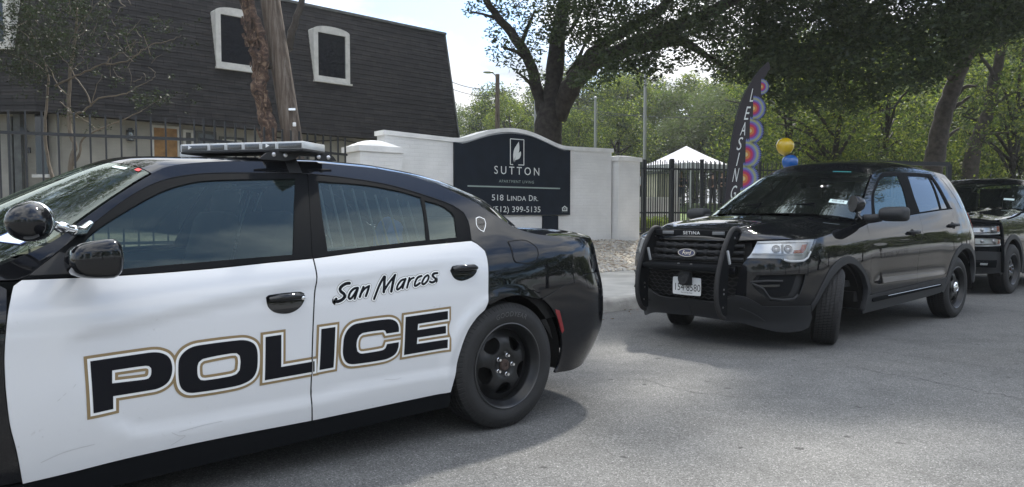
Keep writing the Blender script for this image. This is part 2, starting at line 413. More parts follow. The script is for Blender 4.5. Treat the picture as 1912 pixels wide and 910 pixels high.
# ------------------------------------------------------------------ body outlines, metres: (along the skin, height)
CD={'seam':[(1.1586,1.0267),(1.1601,0.9399),(1.1766,0.8589),(1.1881,0.7396),(1.1978,0.5616),(1.2003,0.3793),(1.1907,0.2528)],'door_f':[(2.3653,0.9719),(2.3364,0.9923),(1.9757,0.991),(1.6383,1.0012),(1.4093,1.0145),(1.1586,1.0267),(1.1601,0.9399),(1.1766,0.8589),(1.1881,0.7396),(1.1978,0.5616),(1.2003,0.3793),(1.1907,0.2528),(1.6606,0.2541),(2.0003,0.2446),(2.204,0.231),(2.3606,0.2236),(2.379,0.3577),(2.4004,0.4805),(2.4092,0.6929),(2.3948,0.8521),(2.3749,0.94)],'door_r':[(1.1586,1.0267),(0.7688,1.0578),(0.1943,1.0883),(0.1601,1.0697),(0.1178,1.0299),(0.1147,0.9793),(0.1271,0.8637),(0.1408,0.7539),(0.1644,0.6988),(0.2179,0.6616),(0.2819,0.5848),(0.3297,0.4657),(0.3531,0.3549),(0.3792,0.2645),(1.1907,0.2528),(1.2003,0.3793),(1.1978,0.5616),(1.1881,0.7396),(1.1766,0.8589),(1.1601,0.9399)],'frame_f':[(2.3464,0.994),(2.3092,1.0077),(2.2417,1.0623),(2.1834,1.1072),(2.1009,1.1705),(1.9182,1.3033),(1.7906,1.3719),(1.6749,1.4072),(1.5259,1.4276),(1.2819,1.4376),(1.047,1.439),(1.1018,1.2613),(1.1581,1.0492),(1.1586,1.0267),(1.4093,1.0145),(1.6383,1.0012),(1.9757,0.991)],'glass_f':[(2.1289,1.087),(2.0853,1.1489),(1.9297,1.2485),(1.7841,1.3265),(1.6872,1.3624),(1.5872,1.3849),(1.4388,1.3968),(1.1213,1.4116),(1.1914,1.235),(1.2527,1.0474),(1.6206,1.0322),(1.9639,1.0158),(2.0986,1.0095)],'frame_r':[(1.044,1.4391),(0.8273,1.4264),(0.5807,1.3924),(0.3293,1.3221),(0.2283,1.2835),(0.175,1.2441),(0.1678,1.1925),(0.1859,1.1089),(0.1943,1.0883),(0.7688,1.0578),(1.1586,1.0267),(1.1581,1.0492),(1.1018,1.2613)],'glass_r':[(1.0028,1.4013),(0.7413,1.3883),(0.5408,1.3576),(0.4259,1.3268),(0.4479,1.235),(0.4872,1.0975),(0.8098,1.0751),(1.0737,1.0566),(1.0458,1.235)],'glass_q':[(0.4066,1.3091),(0.3127,1.2829),(0.261,1.247),(0.2518,1.22),(0.2825,1.1078),(0.4634,1.097),(0.4365,1.2058)],'cant':[(2.3891,1.0522),(2.2166,1.1307),(2.1015,1.2134),(1.9481,1.319),(1.7883,1.4158),(1.7088,1.4511),(1.6093,1.4707),(1.4071,1.4904),(1.1938,1.4975),(0.9432,1.5002),(0.8079,1.4944),(0.6528,1.4859),(0.4483,1.4538),(0.2856,1.4059),(0.1383,1.3402),(0.0859,1.3158),(-0.0095,1.2507),(-0.1135,1.1876),(-0.1579,1.1588)],'crease':[(0.1115,1.0148),(-0.0937,1.0235),(-0.281,1.0242),(-0.4923,1.034)],'arch':[(0.1372,0.7266),(0.0267,0.7606),(-0.0917,0.7676),(-0.2531,0.7339),(-0.3567,0.671),(-0.4224,0.5737),(-0.4612,0.4299),(-0.4504,0.316),(-0.4196,0.2587)],'fuel':[(-0.0637,1.0795),(-0.1972,1.0828),(-0.2675,1.0435),(-0.2716,0.9961),(-0.2308,0.9503),(-0.0938,0.9528),(-0.0739,0.972),(-0.0732,1.0333)],'bseam':[(-0.2796,0.7351),(-0.5002,0.8076),(-0.6361,0.8422)],'marker':[(-0.3799,0.6625),(-0.4244,0.6506),(-0.4674,0.5228),(-0.4495,0.5014),(-0.4175,0.584)],'rock_b':[(0.3694,0.176),(0.5766,0.1766),(0.8361,0.1668),(2.0255,0.1325)],'hand_f':[(1.4133,0.8598),(1.4001,0.8684),(1.2503,0.8743),(1.2309,0.8663),(1.2336,0.8332),(1.261,0.8008),(1.3089,0.7827),(1.3701,0.7904),(1.4039,0.8173)],'key':[(1.2513,0.8493)],'hand_r':[(0.3784,0.9295),(0.36,0.9521),(0.2268,0.9558),(0.2044,0.9452),(0.2096,0.9164),(0.2456,0.8892),(0.3135,0.8743),(0.3585,0.8912)],'badge':[(0.1085,1.2131),(0.0795,1.2201),(0.0468,1.2078),(0.0513,1.1774),(0.0863,1.1326),(0.1138,1.1479),(0.1238,1.173)],'scal_u':[(0.3711,1.0005),(0.586,0.9808),(0.7485,0.9661),(0.9699,0.9426),(1.1691,0.9354),(1.4205,0.9065),(1.7018,0.8637),(1.9143,0.8282),(2.0339,0.8092),(2.0853,0.8077)],'scal_f':[(2.1603,0.7862),(2.2104,0.7466),(2.219,0.6987),(2.2008,0.6493),(2.1596,0.5689),(2.1314,0.497),(2.0944,0.4325)],'scal_l':[(2.0347,0.3816),(1.9386,0.3469),(1.7544,0.3411),(1.5744,0.3457),(1.3807,0.3507),(1.1907,0.3567),(0.9663,0.3735),(0.8045,0.3786),(0.6333,0.3811),(0.4835,0.3797)],'letters_f':[(0,[(2.1508,0.6867),(1.9195,0.6951),(1.8898,0.694),(1.8631,0.688),(1.8314,0.6704),(1.8109,0.6404),(1.8041,0.6027),(1.8075,0.5673),(1.8212,0.5346),(1.8458,0.5123),(1.8801,0.4992),(1.911,0.4967),(2.0289,0.4943),(2.0294,0.444),(2.1452,0.4391)],[[(2.0306,0.5977),(1.9336,0.5997),(1.9285,0.5986),(1.9299,0.6002),(1.9297,0.5968),(1.9313,0.5882),(1.9307,0.5888),(1.9353,0.5882),(2.0308,0.5895)]]),(1,[(2.139,0.6756),(1.9195,0.6836),(1.8913,0.6826),(1.8672,0.6771),(1.8393,0.6617),(1.8218,0.636),(1.8157,0.6022),(1.8188,0.5701),(1.8308,0.5414),(1.8519,0.5223),(1.8827,0.5106),(1.9116,0.5082),(2.0403,0.5056),(2.0408,0.455),(2.134,0.4511)],[[(2.0419,0.609),(1.9326,0.6112),(1.9223,0.609),(1.9186,0.6047),(1.9181,0.5961),(1.9205,0.5831),(1.9249,0.578),(1.9346,0.5767),(2.0426,0.5782)]]),(2,[(2.1283,0.6655),(1.9195,0.6731),(1.8927,0.6721),(1.871,0.6672),(1.8466,0.6537),(1.8317,0.6319),(1.8263,0.6018),(1.8291,0.5727),(1.8396,0.5476),(1.8575,0.5314),(1.885,0.5209),(1.9121,0.5187),(2.0507,0.5159),(2.0512,0.4651),(2.1237,0.462)],[[(2.0521,0.6193),(1.9316,0.6217),(1.9167,0.6186),(1.9083,0.6088),(1.9076,0.5954),(1.9107,0.5784),(1.9195,0.5681),(1.934,0.5662),(2.0534,0.5678)]]),(0,[(1.8244,0.6),(1.8178,0.6422),(1.7908,0.6778),(1.7509,0.6977),(1.7081,0.7029),(1.5414,0.7052),(1.4975,0.6975),(1.46,0.6741),(1.4431,0.6376),(1.4404,0.5903),(1.4461,0.5339),(1.4696,0.4917),(1.5134,0.4686),(1.5688,0.4595),(1.7351,0.4582),(1.7779,0.4665),(1.8097,0.495),(1.8224,0.5352)],[[(1.7031,0.5855),(1.7007,0.5939),(1.6921,0.5994),(1.5817,0.6074),(1.5664,0.6063),(1.5644,0.6044),(1.5624,0.5881),(1.5656,0.5606),(1.5702,0.5554),(1.586,0.5517),(1.6897,0.5492),(1.6989,0.5513),(1.7018,0.5557)]]),(1,[(1.8128,0.5993),(1.8069,0.6375),(1.7833,0.6687),(1.7476,0.6865),(1.7073,0.6914),(1.5424,0.6937),(1.5017,0.6866),(1.469,0.6661),(1.4544,0.6348),(1.452,0.5906),(1.4573,0.5374),(1.4779,0.5003),(1.5171,0.4796),(1.5698,0.471),(1.7341,0.4697),(1.7726,0.4771),(1.7996,0.5015),(1.811,0.5371)],[[(1.7146,0.5869),(1.7105,0.6012),(1.6959,0.6106),(1.5817,0.619),(1.5614,0.6175),(1.5535,0.6098),(1.5508,0.5882),(1.5545,0.5557),(1.564,0.5451),(1.5845,0.5403),(1.6909,0.5376),(1.706,0.5412),(1.7131,0.552)]]),(2,[(1.8023,0.5986),(1.7969,0.6333),(1.7764,0.6604),(1.7445,0.6763),(1.7066,0.6809),(1.5432,0.6832),(1.5055,0.6766),(1.4772,0.6589),(1.4648,0.6322),(1.4625,0.5908),(1.4675,0.5406),(1.4856,0.5081),(1.5205,0.4897),(1.5707,0.4815),(1.7331,0.4802),(1.7677,0.4869),(1.7905,0.5074),(1.8005,0.5389)],[[(1.7252,0.5882),(1.7195,0.6079),(1.6993,0.6209),(1.5817,0.6295),(1.5569,0.6277),(1.5435,0.6148),(1.5402,0.5882),(1.5445,0.5512),(1.5584,0.5356),(1.5832,0.5298),(1.692,0.5271),(1.7125,0.5319),(1.7235,0.5487)]]),(0,[(1.4461,0.7061),(1.3276,0.7097),(1.3307,0.5619),(1.2026000000000001,0.5659),(1.2026000000000001,0.4727),(1.4528,0.4658)],[]),(1,[(1.4349,0.6949),(1.3394,0.6978),(1.3425,0.55),(1.2026000000000001,0.5544),(1.2026000000000001,0.4842),(1.441,0.4776)],[]),(2,[(1.4247,0.6847),(1.3501,0.687),(1.3532,0.5392),(1.2026000000000001,0.5439),(1.2026000000000001,0.4947),(1.4302,0.4884)],[])],'letters_r':[(0,[(1.1946,0.5662),(1.1662,0.5671),(1.1653,0.4737),(1.1946,0.4729)],[]),(1,[(1.1946,0.5547),(1.1776,0.5552),(1.1769,0.4849),(1.1946,0.4844)],[]),(2,[(1.1946,0.5442),(1.188,0.5444),(1.1875,0.4951),(1.1946,0.4949)],[]),(0,[(1.172,0.7143),(1.054,0.7183),(1.0687,0.4798),(1.186,0.4755)],[]),(1,[(1.1611,0.7032),(1.0662,0.7064),(1.0795,0.491),(1.1738,0.4875)],[]),(2,[(1.1512,0.693),(1.0774,0.6955),(1.0894,0.5011),(1.1626,0.4984)],[]),(0,[(1.0596,0.6074),(1.0532,0.6486),(1.0305,0.6886),(0.9941,0.7153),(0.951,0.7236),(0.7973,0.7282),(0.7523,0.723),(0.7158,0.7013),(0.699,0.6658),(0.6973,0.614),(0.8072,0.6111),(0.8173,0.6313),(0.8186,0.6317),(0.9232,0.629),(0.9338,0.6238),(0.9401,0.6128),(0.9428,0.5888),(0.9401,0.5759),(0.9363,0.5729),(0.9232,0.5712),(0.8222,0.5744),(0.8171,0.5771),(0.8063,0.6019),(0.6952,0.605),(0.7032,0.5479),(0.7216,0.5114),(0.7581,0.4903),(0.808,0.4804),(0.9727,0.4802),(1.0167,0.4878),(1.0467,0.5132),(1.0613,0.5564)],[]),(1,[(1.0482,0.6063),(1.0422,0.6447),(1.0217,0.6807),(0.9894,0.7045),(0.9498,0.7122),(0.7977,0.7167),(0.7561,0.7119),(0.7247,0.6932),(0.7104,0.663),(0.7092,0.6252),(0.8002,0.6228),(0.8093,0.6409),(0.817,0.6433),(0.9259,0.6405),(0.9421,0.6326),(0.9513,0.6164),(0.9544,0.5882),(0.9505,0.5696),(0.941,0.5619),(0.9237,0.5597),(0.8192,0.563),(0.8081,0.5688),(0.7987,0.5906),(0.7085,0.5931),(0.7143,0.5514),(0.7303,0.5197),(0.7622,0.5012),(0.8092,0.4919),(0.9717,0.4917),(1.0117,0.4986),(1.0368,0.5199),(1.0498,0.5581)],[]),(2,[(1.0377,0.6053),(1.0321,0.6412),(1.0137,0.6736),(0.9851,0.6946),(0.9486,0.7017),(0.7982,0.7062),(0.7595,0.7017),(0.7328,0.6858),(0.7208,0.6605),(0.72,0.6354),(0.7938,0.6335),(0.8019,0.6496),(0.8156,0.6538),(0.9285,0.6509),(0.9496,0.6406),(0.9615,0.6197),(0.965,0.5877),(0.96,0.5638),(0.9453,0.5518),(0.9242,0.5492),(0.8165,0.5526),(0.8,0.5612),(0.7917,0.5803),(0.7206,0.5823),(0.7245,0.5546),(0.7383,0.5272),(0.766,0.5112),(0.8102,0.5024),(0.9708,0.5022),(1.0071,0.5085),(1.0278,0.526),(1.0392,0.5597)],[]),(0,[(0.6993,0.7286),(0.3892,0.739),(0.39,0.6676),(0.4028,0.6333),(0.4032,0.6004),(0.3917,0.566),(0.3961,0.4958),(0.7129,0.4889)],[]),(1,[(0.6884,0.7175),(0.4009,0.7271),(0.4016,0.6616),(0.5931,0.6544),(0.5943,0.6428),(0.4142,0.6482),(0.4148,0.5866),(0.5985,0.5825),(0.5995,0.5708),(0.4027,0.5738),(0.4069,0.5071),(0.7007,0.5007)],[]),(2,[(0.6785,0.7073),(0.4115,0.7162),(0.412,0.6717),(0.6026,0.6646),(0.6059,0.6319),(0.4248,0.6374),(0.4252,0.5969),(0.6081,0.5928),(0.611,0.5601),(0.4139,0.5631),(0.4168,0.5174),(0.6896,0.5114)],[])],'script':[([(0.9921,0.8992),(1.0108,0.8985),(1.0321,0.8885),(1.0444,0.8754),(1.0406,0.8625),(1.0247,0.8487),(1.0235,0.8347),(1.0395,0.8219),(1.061,0.8159),(1.0735,0.8186),(1.0687,0.8278)],0.0155),([(0.9471,0.8742),(0.9678,0.8717),(0.9881,0.8577),(0.9999,0.8368),(0.9978,0.8251),(0.9861,0.8268),(0.9673,0.846),(0.9506,0.8693)],0.0118),([(0.9467,0.8729),(0.9586,0.8454),(0.9689,0.823)],0.0118),([(0.916,0.8761),(0.9285,0.8537),(0.9398,0.8299)],0.0128),([(0.9338,0.8437),(0.9094,0.8679),(0.8828,0.8792)],0.0107),([(0.8844,0.878),(0.8932,0.8565),(0.9059,0.8314)],0.0128),([(0.7952,0.9199),(0.8273,0.8758),(0.8603,0.8138)],0.0128),([(0.7908,0.9183),(0.7968,0.8818),(0.8025,0.8452)],0.0161),([(0.8016,0.8491),(0.7706,0.8855),(0.7271,0.9255)],0.0118),([(0.7316,0.9218),(0.7458,0.884),(0.7584,0.8449)],0.0155),([(0.6689,0.901),(0.6937,0.8957),(0.715,0.8768),(0.725,0.856),(0.7175,0.8515),(0.6972,0.865),(0.6712,0.8957)],0.0112),([(0.6671,0.9022),(0.6796,0.8801),(0.69,0.8565)],0.0118),([(0.6435,0.905),(0.654,0.8785),(0.6633,0.8569)],0.0118),([(0.6556,0.8786),(0.6352,0.8991),(0.6163,0.9056)],0.0102),([(0.5676,0.9118),(0.5918,0.9049),(0.6093,0.884),(0.6155,0.8667),(0.6066,0.8634),(0.5823,0.8756)],0.0118),([(0.5273,0.9138),(0.547,0.9052),(0.5667,0.8815),(0.5678,0.8712),(0.5564,0.8686),(0.5347,0.8838),(0.5225,0.9052),(0.5289,0.9138)],0.0112),([(0.4649,0.9216),(0.4874,0.92),(0.4992,0.9095),(0.4821,0.8933),(0.485,0.881),(0.5037,0.8745),(0.5184,0.8793)],0.0123)]}
XD={'headlight':[(3.895,0.8407),(3.86,0.878),(3.7996,0.9931),(3.5097,1.0035),(3.1149,1.0121),(3.1906,0.9378),(3.2598,0.8715),(3.3057,0.8362),(3.3598,0.8168),(3.4441,0.8122),(3.5247,0.814),(3.5536,0.8265),(3.583,0.8399),(3.7389,0.8409)],'hl_inner':[(3.8527,0.8803),(3.7933,0.9672),(3.538,0.9736),(3.2476,0.9705),(3.2953,0.9141),(3.3358,0.8838),(3.6129,0.8779)],'hl_amber':[(3.3307,0.9636),(3.2575,0.9665),(3.3063,0.9143),(3.3378,0.889),(3.4548,0.8877),(3.4384,0.9164),(3.3653,0.9175)],'hoodseam':[(3.9656,0.999),(3.7168,1.0115),(3.5068,1.0166),(3.1101,1.0214),(2.7479,1.0693),(2.3996,1.1208),(2.085,1.1602)],'fog_out':[(3.8469,0.6259),(3.7977,0.6924),(3.5851,0.7014),(3.343,0.7016),(3.35,0.6599),(3.3832,0.5774),(3.4248,0.4865),(3.4593,0.4747),(3.6831,0.47),(3.7349,0.5165),(3.7955,0.5618)],'fog_in':[(3.7968,0.6402),(3.7675,0.6858),(3.4288,0.6935),(3.4802,0.5591),(3.5129,0.5126),(3.6594,0.5074),(3.7356,0.5583),(3.7741,0.5991)],'fog_lamp':[(3.8015,0.6191),(3.5686,0.6276),(3.5941,0.5808),(3.7857,0.5747)],'clad_top':[(4.0351,0.5017),(3.9807,0.5073),(3.8961,0.4974),(3.8347,0.4706),(3.7408,0.4132),(3.4922,0.4164),(3.1751,0.4065)],'clad_bot':[(3.9844,0.2581),(3.7493,0.2108),(3.5136,0.1656),(3.3069,0.1834)],'arch_f':[(3.2572,0.4689),(3.1917,0.5376),(3.0576,0.6155),(2.8939,0.7525),(2.6477,0.8247),(2.433,0.7997),(2.2382,0.7059),(2.1629,0.5452),(2.1612,0.4264)],'arch_r':[(0.2752,0.3481),(0.1008,0.525),(-0.1133,0.742),(-0.4015,0.8284)],'seam_ff':[(1.9559,1.1271),(2.0807,0.9269),(2.1074,0.7051),(2.1015,0.4275)],'seam_mid':[(0.6931,1.283),(0.6851,1.2021),(0.8915,0.8544),(1.0031,0.4732)],'seam_rr':[(-0.3085,1.2957),(-0.266,1.2222),(-0.2433,1.0434),(-0.1515,0.8865),(-0.045,0.7319),(0.1028,0.5501),(0.1761,0.5072)],'belt':[(2.0458,1.1814),(1.846,1.1941),(0.98,1.2291),(0.7187,1.244),(0.055,1.2853),(-0.3569,1.3063)],'glass_f':[(1.1234,1.6465),(0.7438,1.665),(0.9698,1.2409),(1.8397,1.2022),(1.6446,1.4138),(1.4386,1.5202)],'frame_f':[(1.1464,1.6877),(0.6123,1.7133),(0.7398,1.4754),(0.774,1.241),(0.985,1.2233),(1.9043,1.1807),(1.7189,1.4127),(1.5036,1.5416)],'glass_r':[(0.5188,1.6725),(-0.102,1.6779),(0.0035,1.4889),(0.055,1.2853),(0.716,1.247)],'glass_t':[(-0.1474,1.6615),(-0.1336,1.5564),(-0.1567,1.2989),(0.0025,1.2886)],'frame_r':[(0.6123,1.7133),(-0.2324,1.7242),(-0.257,1.6053),(-0.3085,1.2957),(0.7313,1.241),(0.7254,1.4757)],'glass_q':[(-0.6044,1.6757),(-1.3505,1.6697),(-1.0644,1.4403),(-0.769,1.3017)],'sill_t':[(2.2034,0.4295),(1.2931,0.4621),(0.1596,0.5063)],'sill_b':[(2.2822,0.256),(0.716,0.3172)],'strip':[(2.0826,0.3939),(0.3551,0.4338),(0.3507,0.415),(2.0637,0.3655)],'hand_f':[(1.183,1.04),(0.8777,1.0411)],'hand_r':[(-0.0212,1.1028),(-0.3031,1.1129)],'cant':[(2.0732,1.1762),(2.2346,1.177),(1.6495,1.5437),(1.408,1.6666),(1.211,1.7154),(0.8813,1.753),(0.4054,1.7789),(-0.0472,1.7708),(-0.5386,1.7487),(-1.1726,1.7246)],'crease':[(2.064,0.9079),(0.8461,0.9895)],'crease2':[(1.9995,0.5529),(1.0099,0.6483),(0.3233,0.6972)]}
# ------------------------------------------------------------------ shared materials
def car_paint(name, col, dust=.0):
    m = mat(name, col, .45, coat=1.0, coat_rough=.02, spec=.0 if max(col) < .1 else .3); N, L, b = nodes_of(m)
    tc = N.new('ShaderNodeTexCoord'); n = N.new('ShaderNodeTexNoise'); n.inputs['Scale'].default_value = 3.0; n.inputs['Detail'].default_value = 8
    L.new(tc.outputs['Object'], n.inputs['Vector'])
    mr = N.new('ShaderNodeMapRange'); mr.inputs['From Min'].default_value = .35; mr.inputs['From Max'].default_value = .75
    mr.inputs['To Min'].default_value = .008; mr.inputs['To Max'].default_value = .035; L.new(n.outputs['Fac'], mr.inputs['Value']); L.new(mr.outputs[0], b.inputs['Coat Roughness'])
    if dust:   # road film: pale grime low on the body, specks
        n2 = N.new('ShaderNodeTexNoise'); n2.inputs['Scale'].default_value = 60; n2.inputs['Detail'].default_value = 3; L.new(tc.outputs['Object'], n2.inputs['Vector'])
        n3 = N.new('ShaderNodeTexNoise'); n3.inputs['Scale'].default_value = 4; n3.inputs['Detail'].default_value = 6; L.new(tc.outputs['Object'], n3.inputs['Vector'])
        a = N.new('ShaderNodeMapRange'); a.inputs['From Min'].default_value = .66; a.inputs['From Max'].default_value = .76; a.inputs['To Max'].default_value = .4; L.new(n2.outputs['Fac'], a.inputs['Value'])
        c = N.new('ShaderNodeMapRange'); c.inputs['From Min'].default_value = .42; c.inputs['From Max'].default_value = .7; c.inputs['To Max'].default_value = 1; L.new(n3.outputs['Fac'], c.inputs['Value'])
        mu = N.new('ShaderNodeMath'); mu.operation = 'MULTIPLY'; L.new(a.outputs[0], mu.inputs[0]); L.new(c.outputs[0], mu.inputs[1])
        mx = N.new('ShaderNodeMix'); mx.data_type = 'RGBA'; L.new(mu.outputs[0], mx.inputs['Factor'])
        mx.inputs['A'].default_value = (*col, 1); mx.inputs['B'].default_value = (*dust, 1); L.new(mx.outputs['Result'], b.inputs['Base Color'])
    return m
M_BLACK = car_paint('black_paint', (.006,.0065,.008))
M_WHITE = car_paint('white_paint', (.67,.68,.695), (.36,.34,.32))
M_MATTE = mat('matte_black_trim', (.010,.011,.0125), .75, spec=.03)
M_PLAST = mat('grey_black_plastic', (.022,.023,.025), .6, spec=.3)
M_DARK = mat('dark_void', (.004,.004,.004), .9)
M_RUBBER = mat('tyre_rubber', (.014,.014,.0145), .7, noise=(9,.35), bump=(160,.12))
M_RIM = mat('black_steel_rim', (.009,.0095,.0105), .42, spec=.35, coat=.15, coat_rough=.2, noise=(14,.5))
M_RIMEDGE = mat('rim_edge_highlight', (.035,.036,.038), .3, coat=.3)  # rim lip highlight put into a lighter colour
M_CHROME = mat('chrome', (.82,.83,.84), .12, metal=1)
M_STEEL = mat('brushed_steel', (.55,.55,.56), .32, metal=1)
M_RUST = mat('rusty_hub', (.045,.028,.022), .8, noise=(40,.5))
M_BARREL = mat('dark_brake_steel', (.02,.02,.02), .5, metal=.3)
M_GOLD = mat('gold_vinyl', (.26,.185,.09), .5)
M_WVINYL = mat('white_vinyl', (.82,.83,.82), .45)
M_BVINYL = mat('black_vinyl', (.0075,.008,.011), .5, spec=.12)
M_GVINYL = mat('grey_line_vinyl', (.22,.2,.17), .5); M_SCRATCH = mat('scratched_paint', (.42,.42,.42), .6)
M_RED = mat('red_reflector', (.20,.010,.013), .25, coat=.8)
M_AMBER = mat('amber_lens', (.55,.09,.02), .2, coat=.8)
M_LAMPREF = mat('lamp_reflector', (.78,.79,.80), .28, metal=.55)
M_LAMPSIL = mat('lamp_housing_silver', (.62,.63,.64), .35)
M_SEAT = mat('dark_seat_cloth', (.018,.019,.022), .9)
M_SEATG = mat('grey_seat_cloth', (.09,.095,.1), .9)
M_CAGE = mat('cage_steel', (.16,.17,.18), .45, metal=.3)
M_JACKET = mat('blue_cloth', (.03,.13,.42), .8)
M_GLASSF = glass('tinted_window_glass', (.58,.67,.65), film=.06, fcol=(.18,.25,.23), tone=(.80,.93,.88))
M_GLASSD = glass('dark_privacy_glass', (.13,.15,.155))
M_WSHIELD = glass('windshield_glass', (.42,.5,.46), film=.02, tone=(.9,1,.93))
M_CLEAR = glass('clear_lens', (.9,.92,.93), film=.30, fcol=(.66,.68,.68))
M_STICKER = mat('pale_sticker', (.6,.72,.7), .6)
M_REDSTK = mat('red_sticker', (.6,.05,.05), .6)
M_BLUESTK = mat('blue_sticker', (.015,.035,.15), .6)
def tread_material():
    m = mat('tyre_tread', (.014,.014,.0145), .75); N, L, b = nodes_of(m)
    tc = N.new('ShaderNodeTexCoord'); sp = N.new('ShaderNodeSeparateXYZ'); L.new(tc.outputs['Object'], sp.inputs[0])
    at = N.new('ShaderNodeMath'); at.operation = 'ARCTAN2'; L.new(sp.outputs['X'], at.inputs[0]); L.new(sp.outputs['Z'], at.inputs[1])
    k = N.new('ShaderNodeMath'); k.operation = 'MULTIPLY'; L.new(at.outputs[0], k.inputs[0]); k.inputs[1].default_value = 76
    y = N.new('ShaderNodeMath'); y.operation = 'MULTIPLY_ADD'; L.new(sp.outputs['Y'], y.inputs[0]); y.inputs[1].default_value = 55; L.new(k.outputs[0], y.inputs[2])
    s = N.new('ShaderNodeMath'); s.operation = 'SINE'; L.new(y.outputs[0], s.inputs[0])
    r = N.new('ShaderNodeMapRange'); r.inputs['From Min'].default_value = -.9; r.inputs['From Max'].default_value = -.6; L.new(s.outputs[0], r.inputs['Value'])
    bp = N.new('ShaderNodeBump'); bp.inputs['Strength'].default_value = .9; bp.inputs['Distance'].default_value = .006
    L.new(r.outputs[0], bp.inputs['Height']); L.new(bp.outputs['Normal'], b.inputs['Normal'])
    return m
M_TREAD = tread_material()
M_TYRETXT = mat('tyre_raised_letters', (.075,.075,.076), .5)

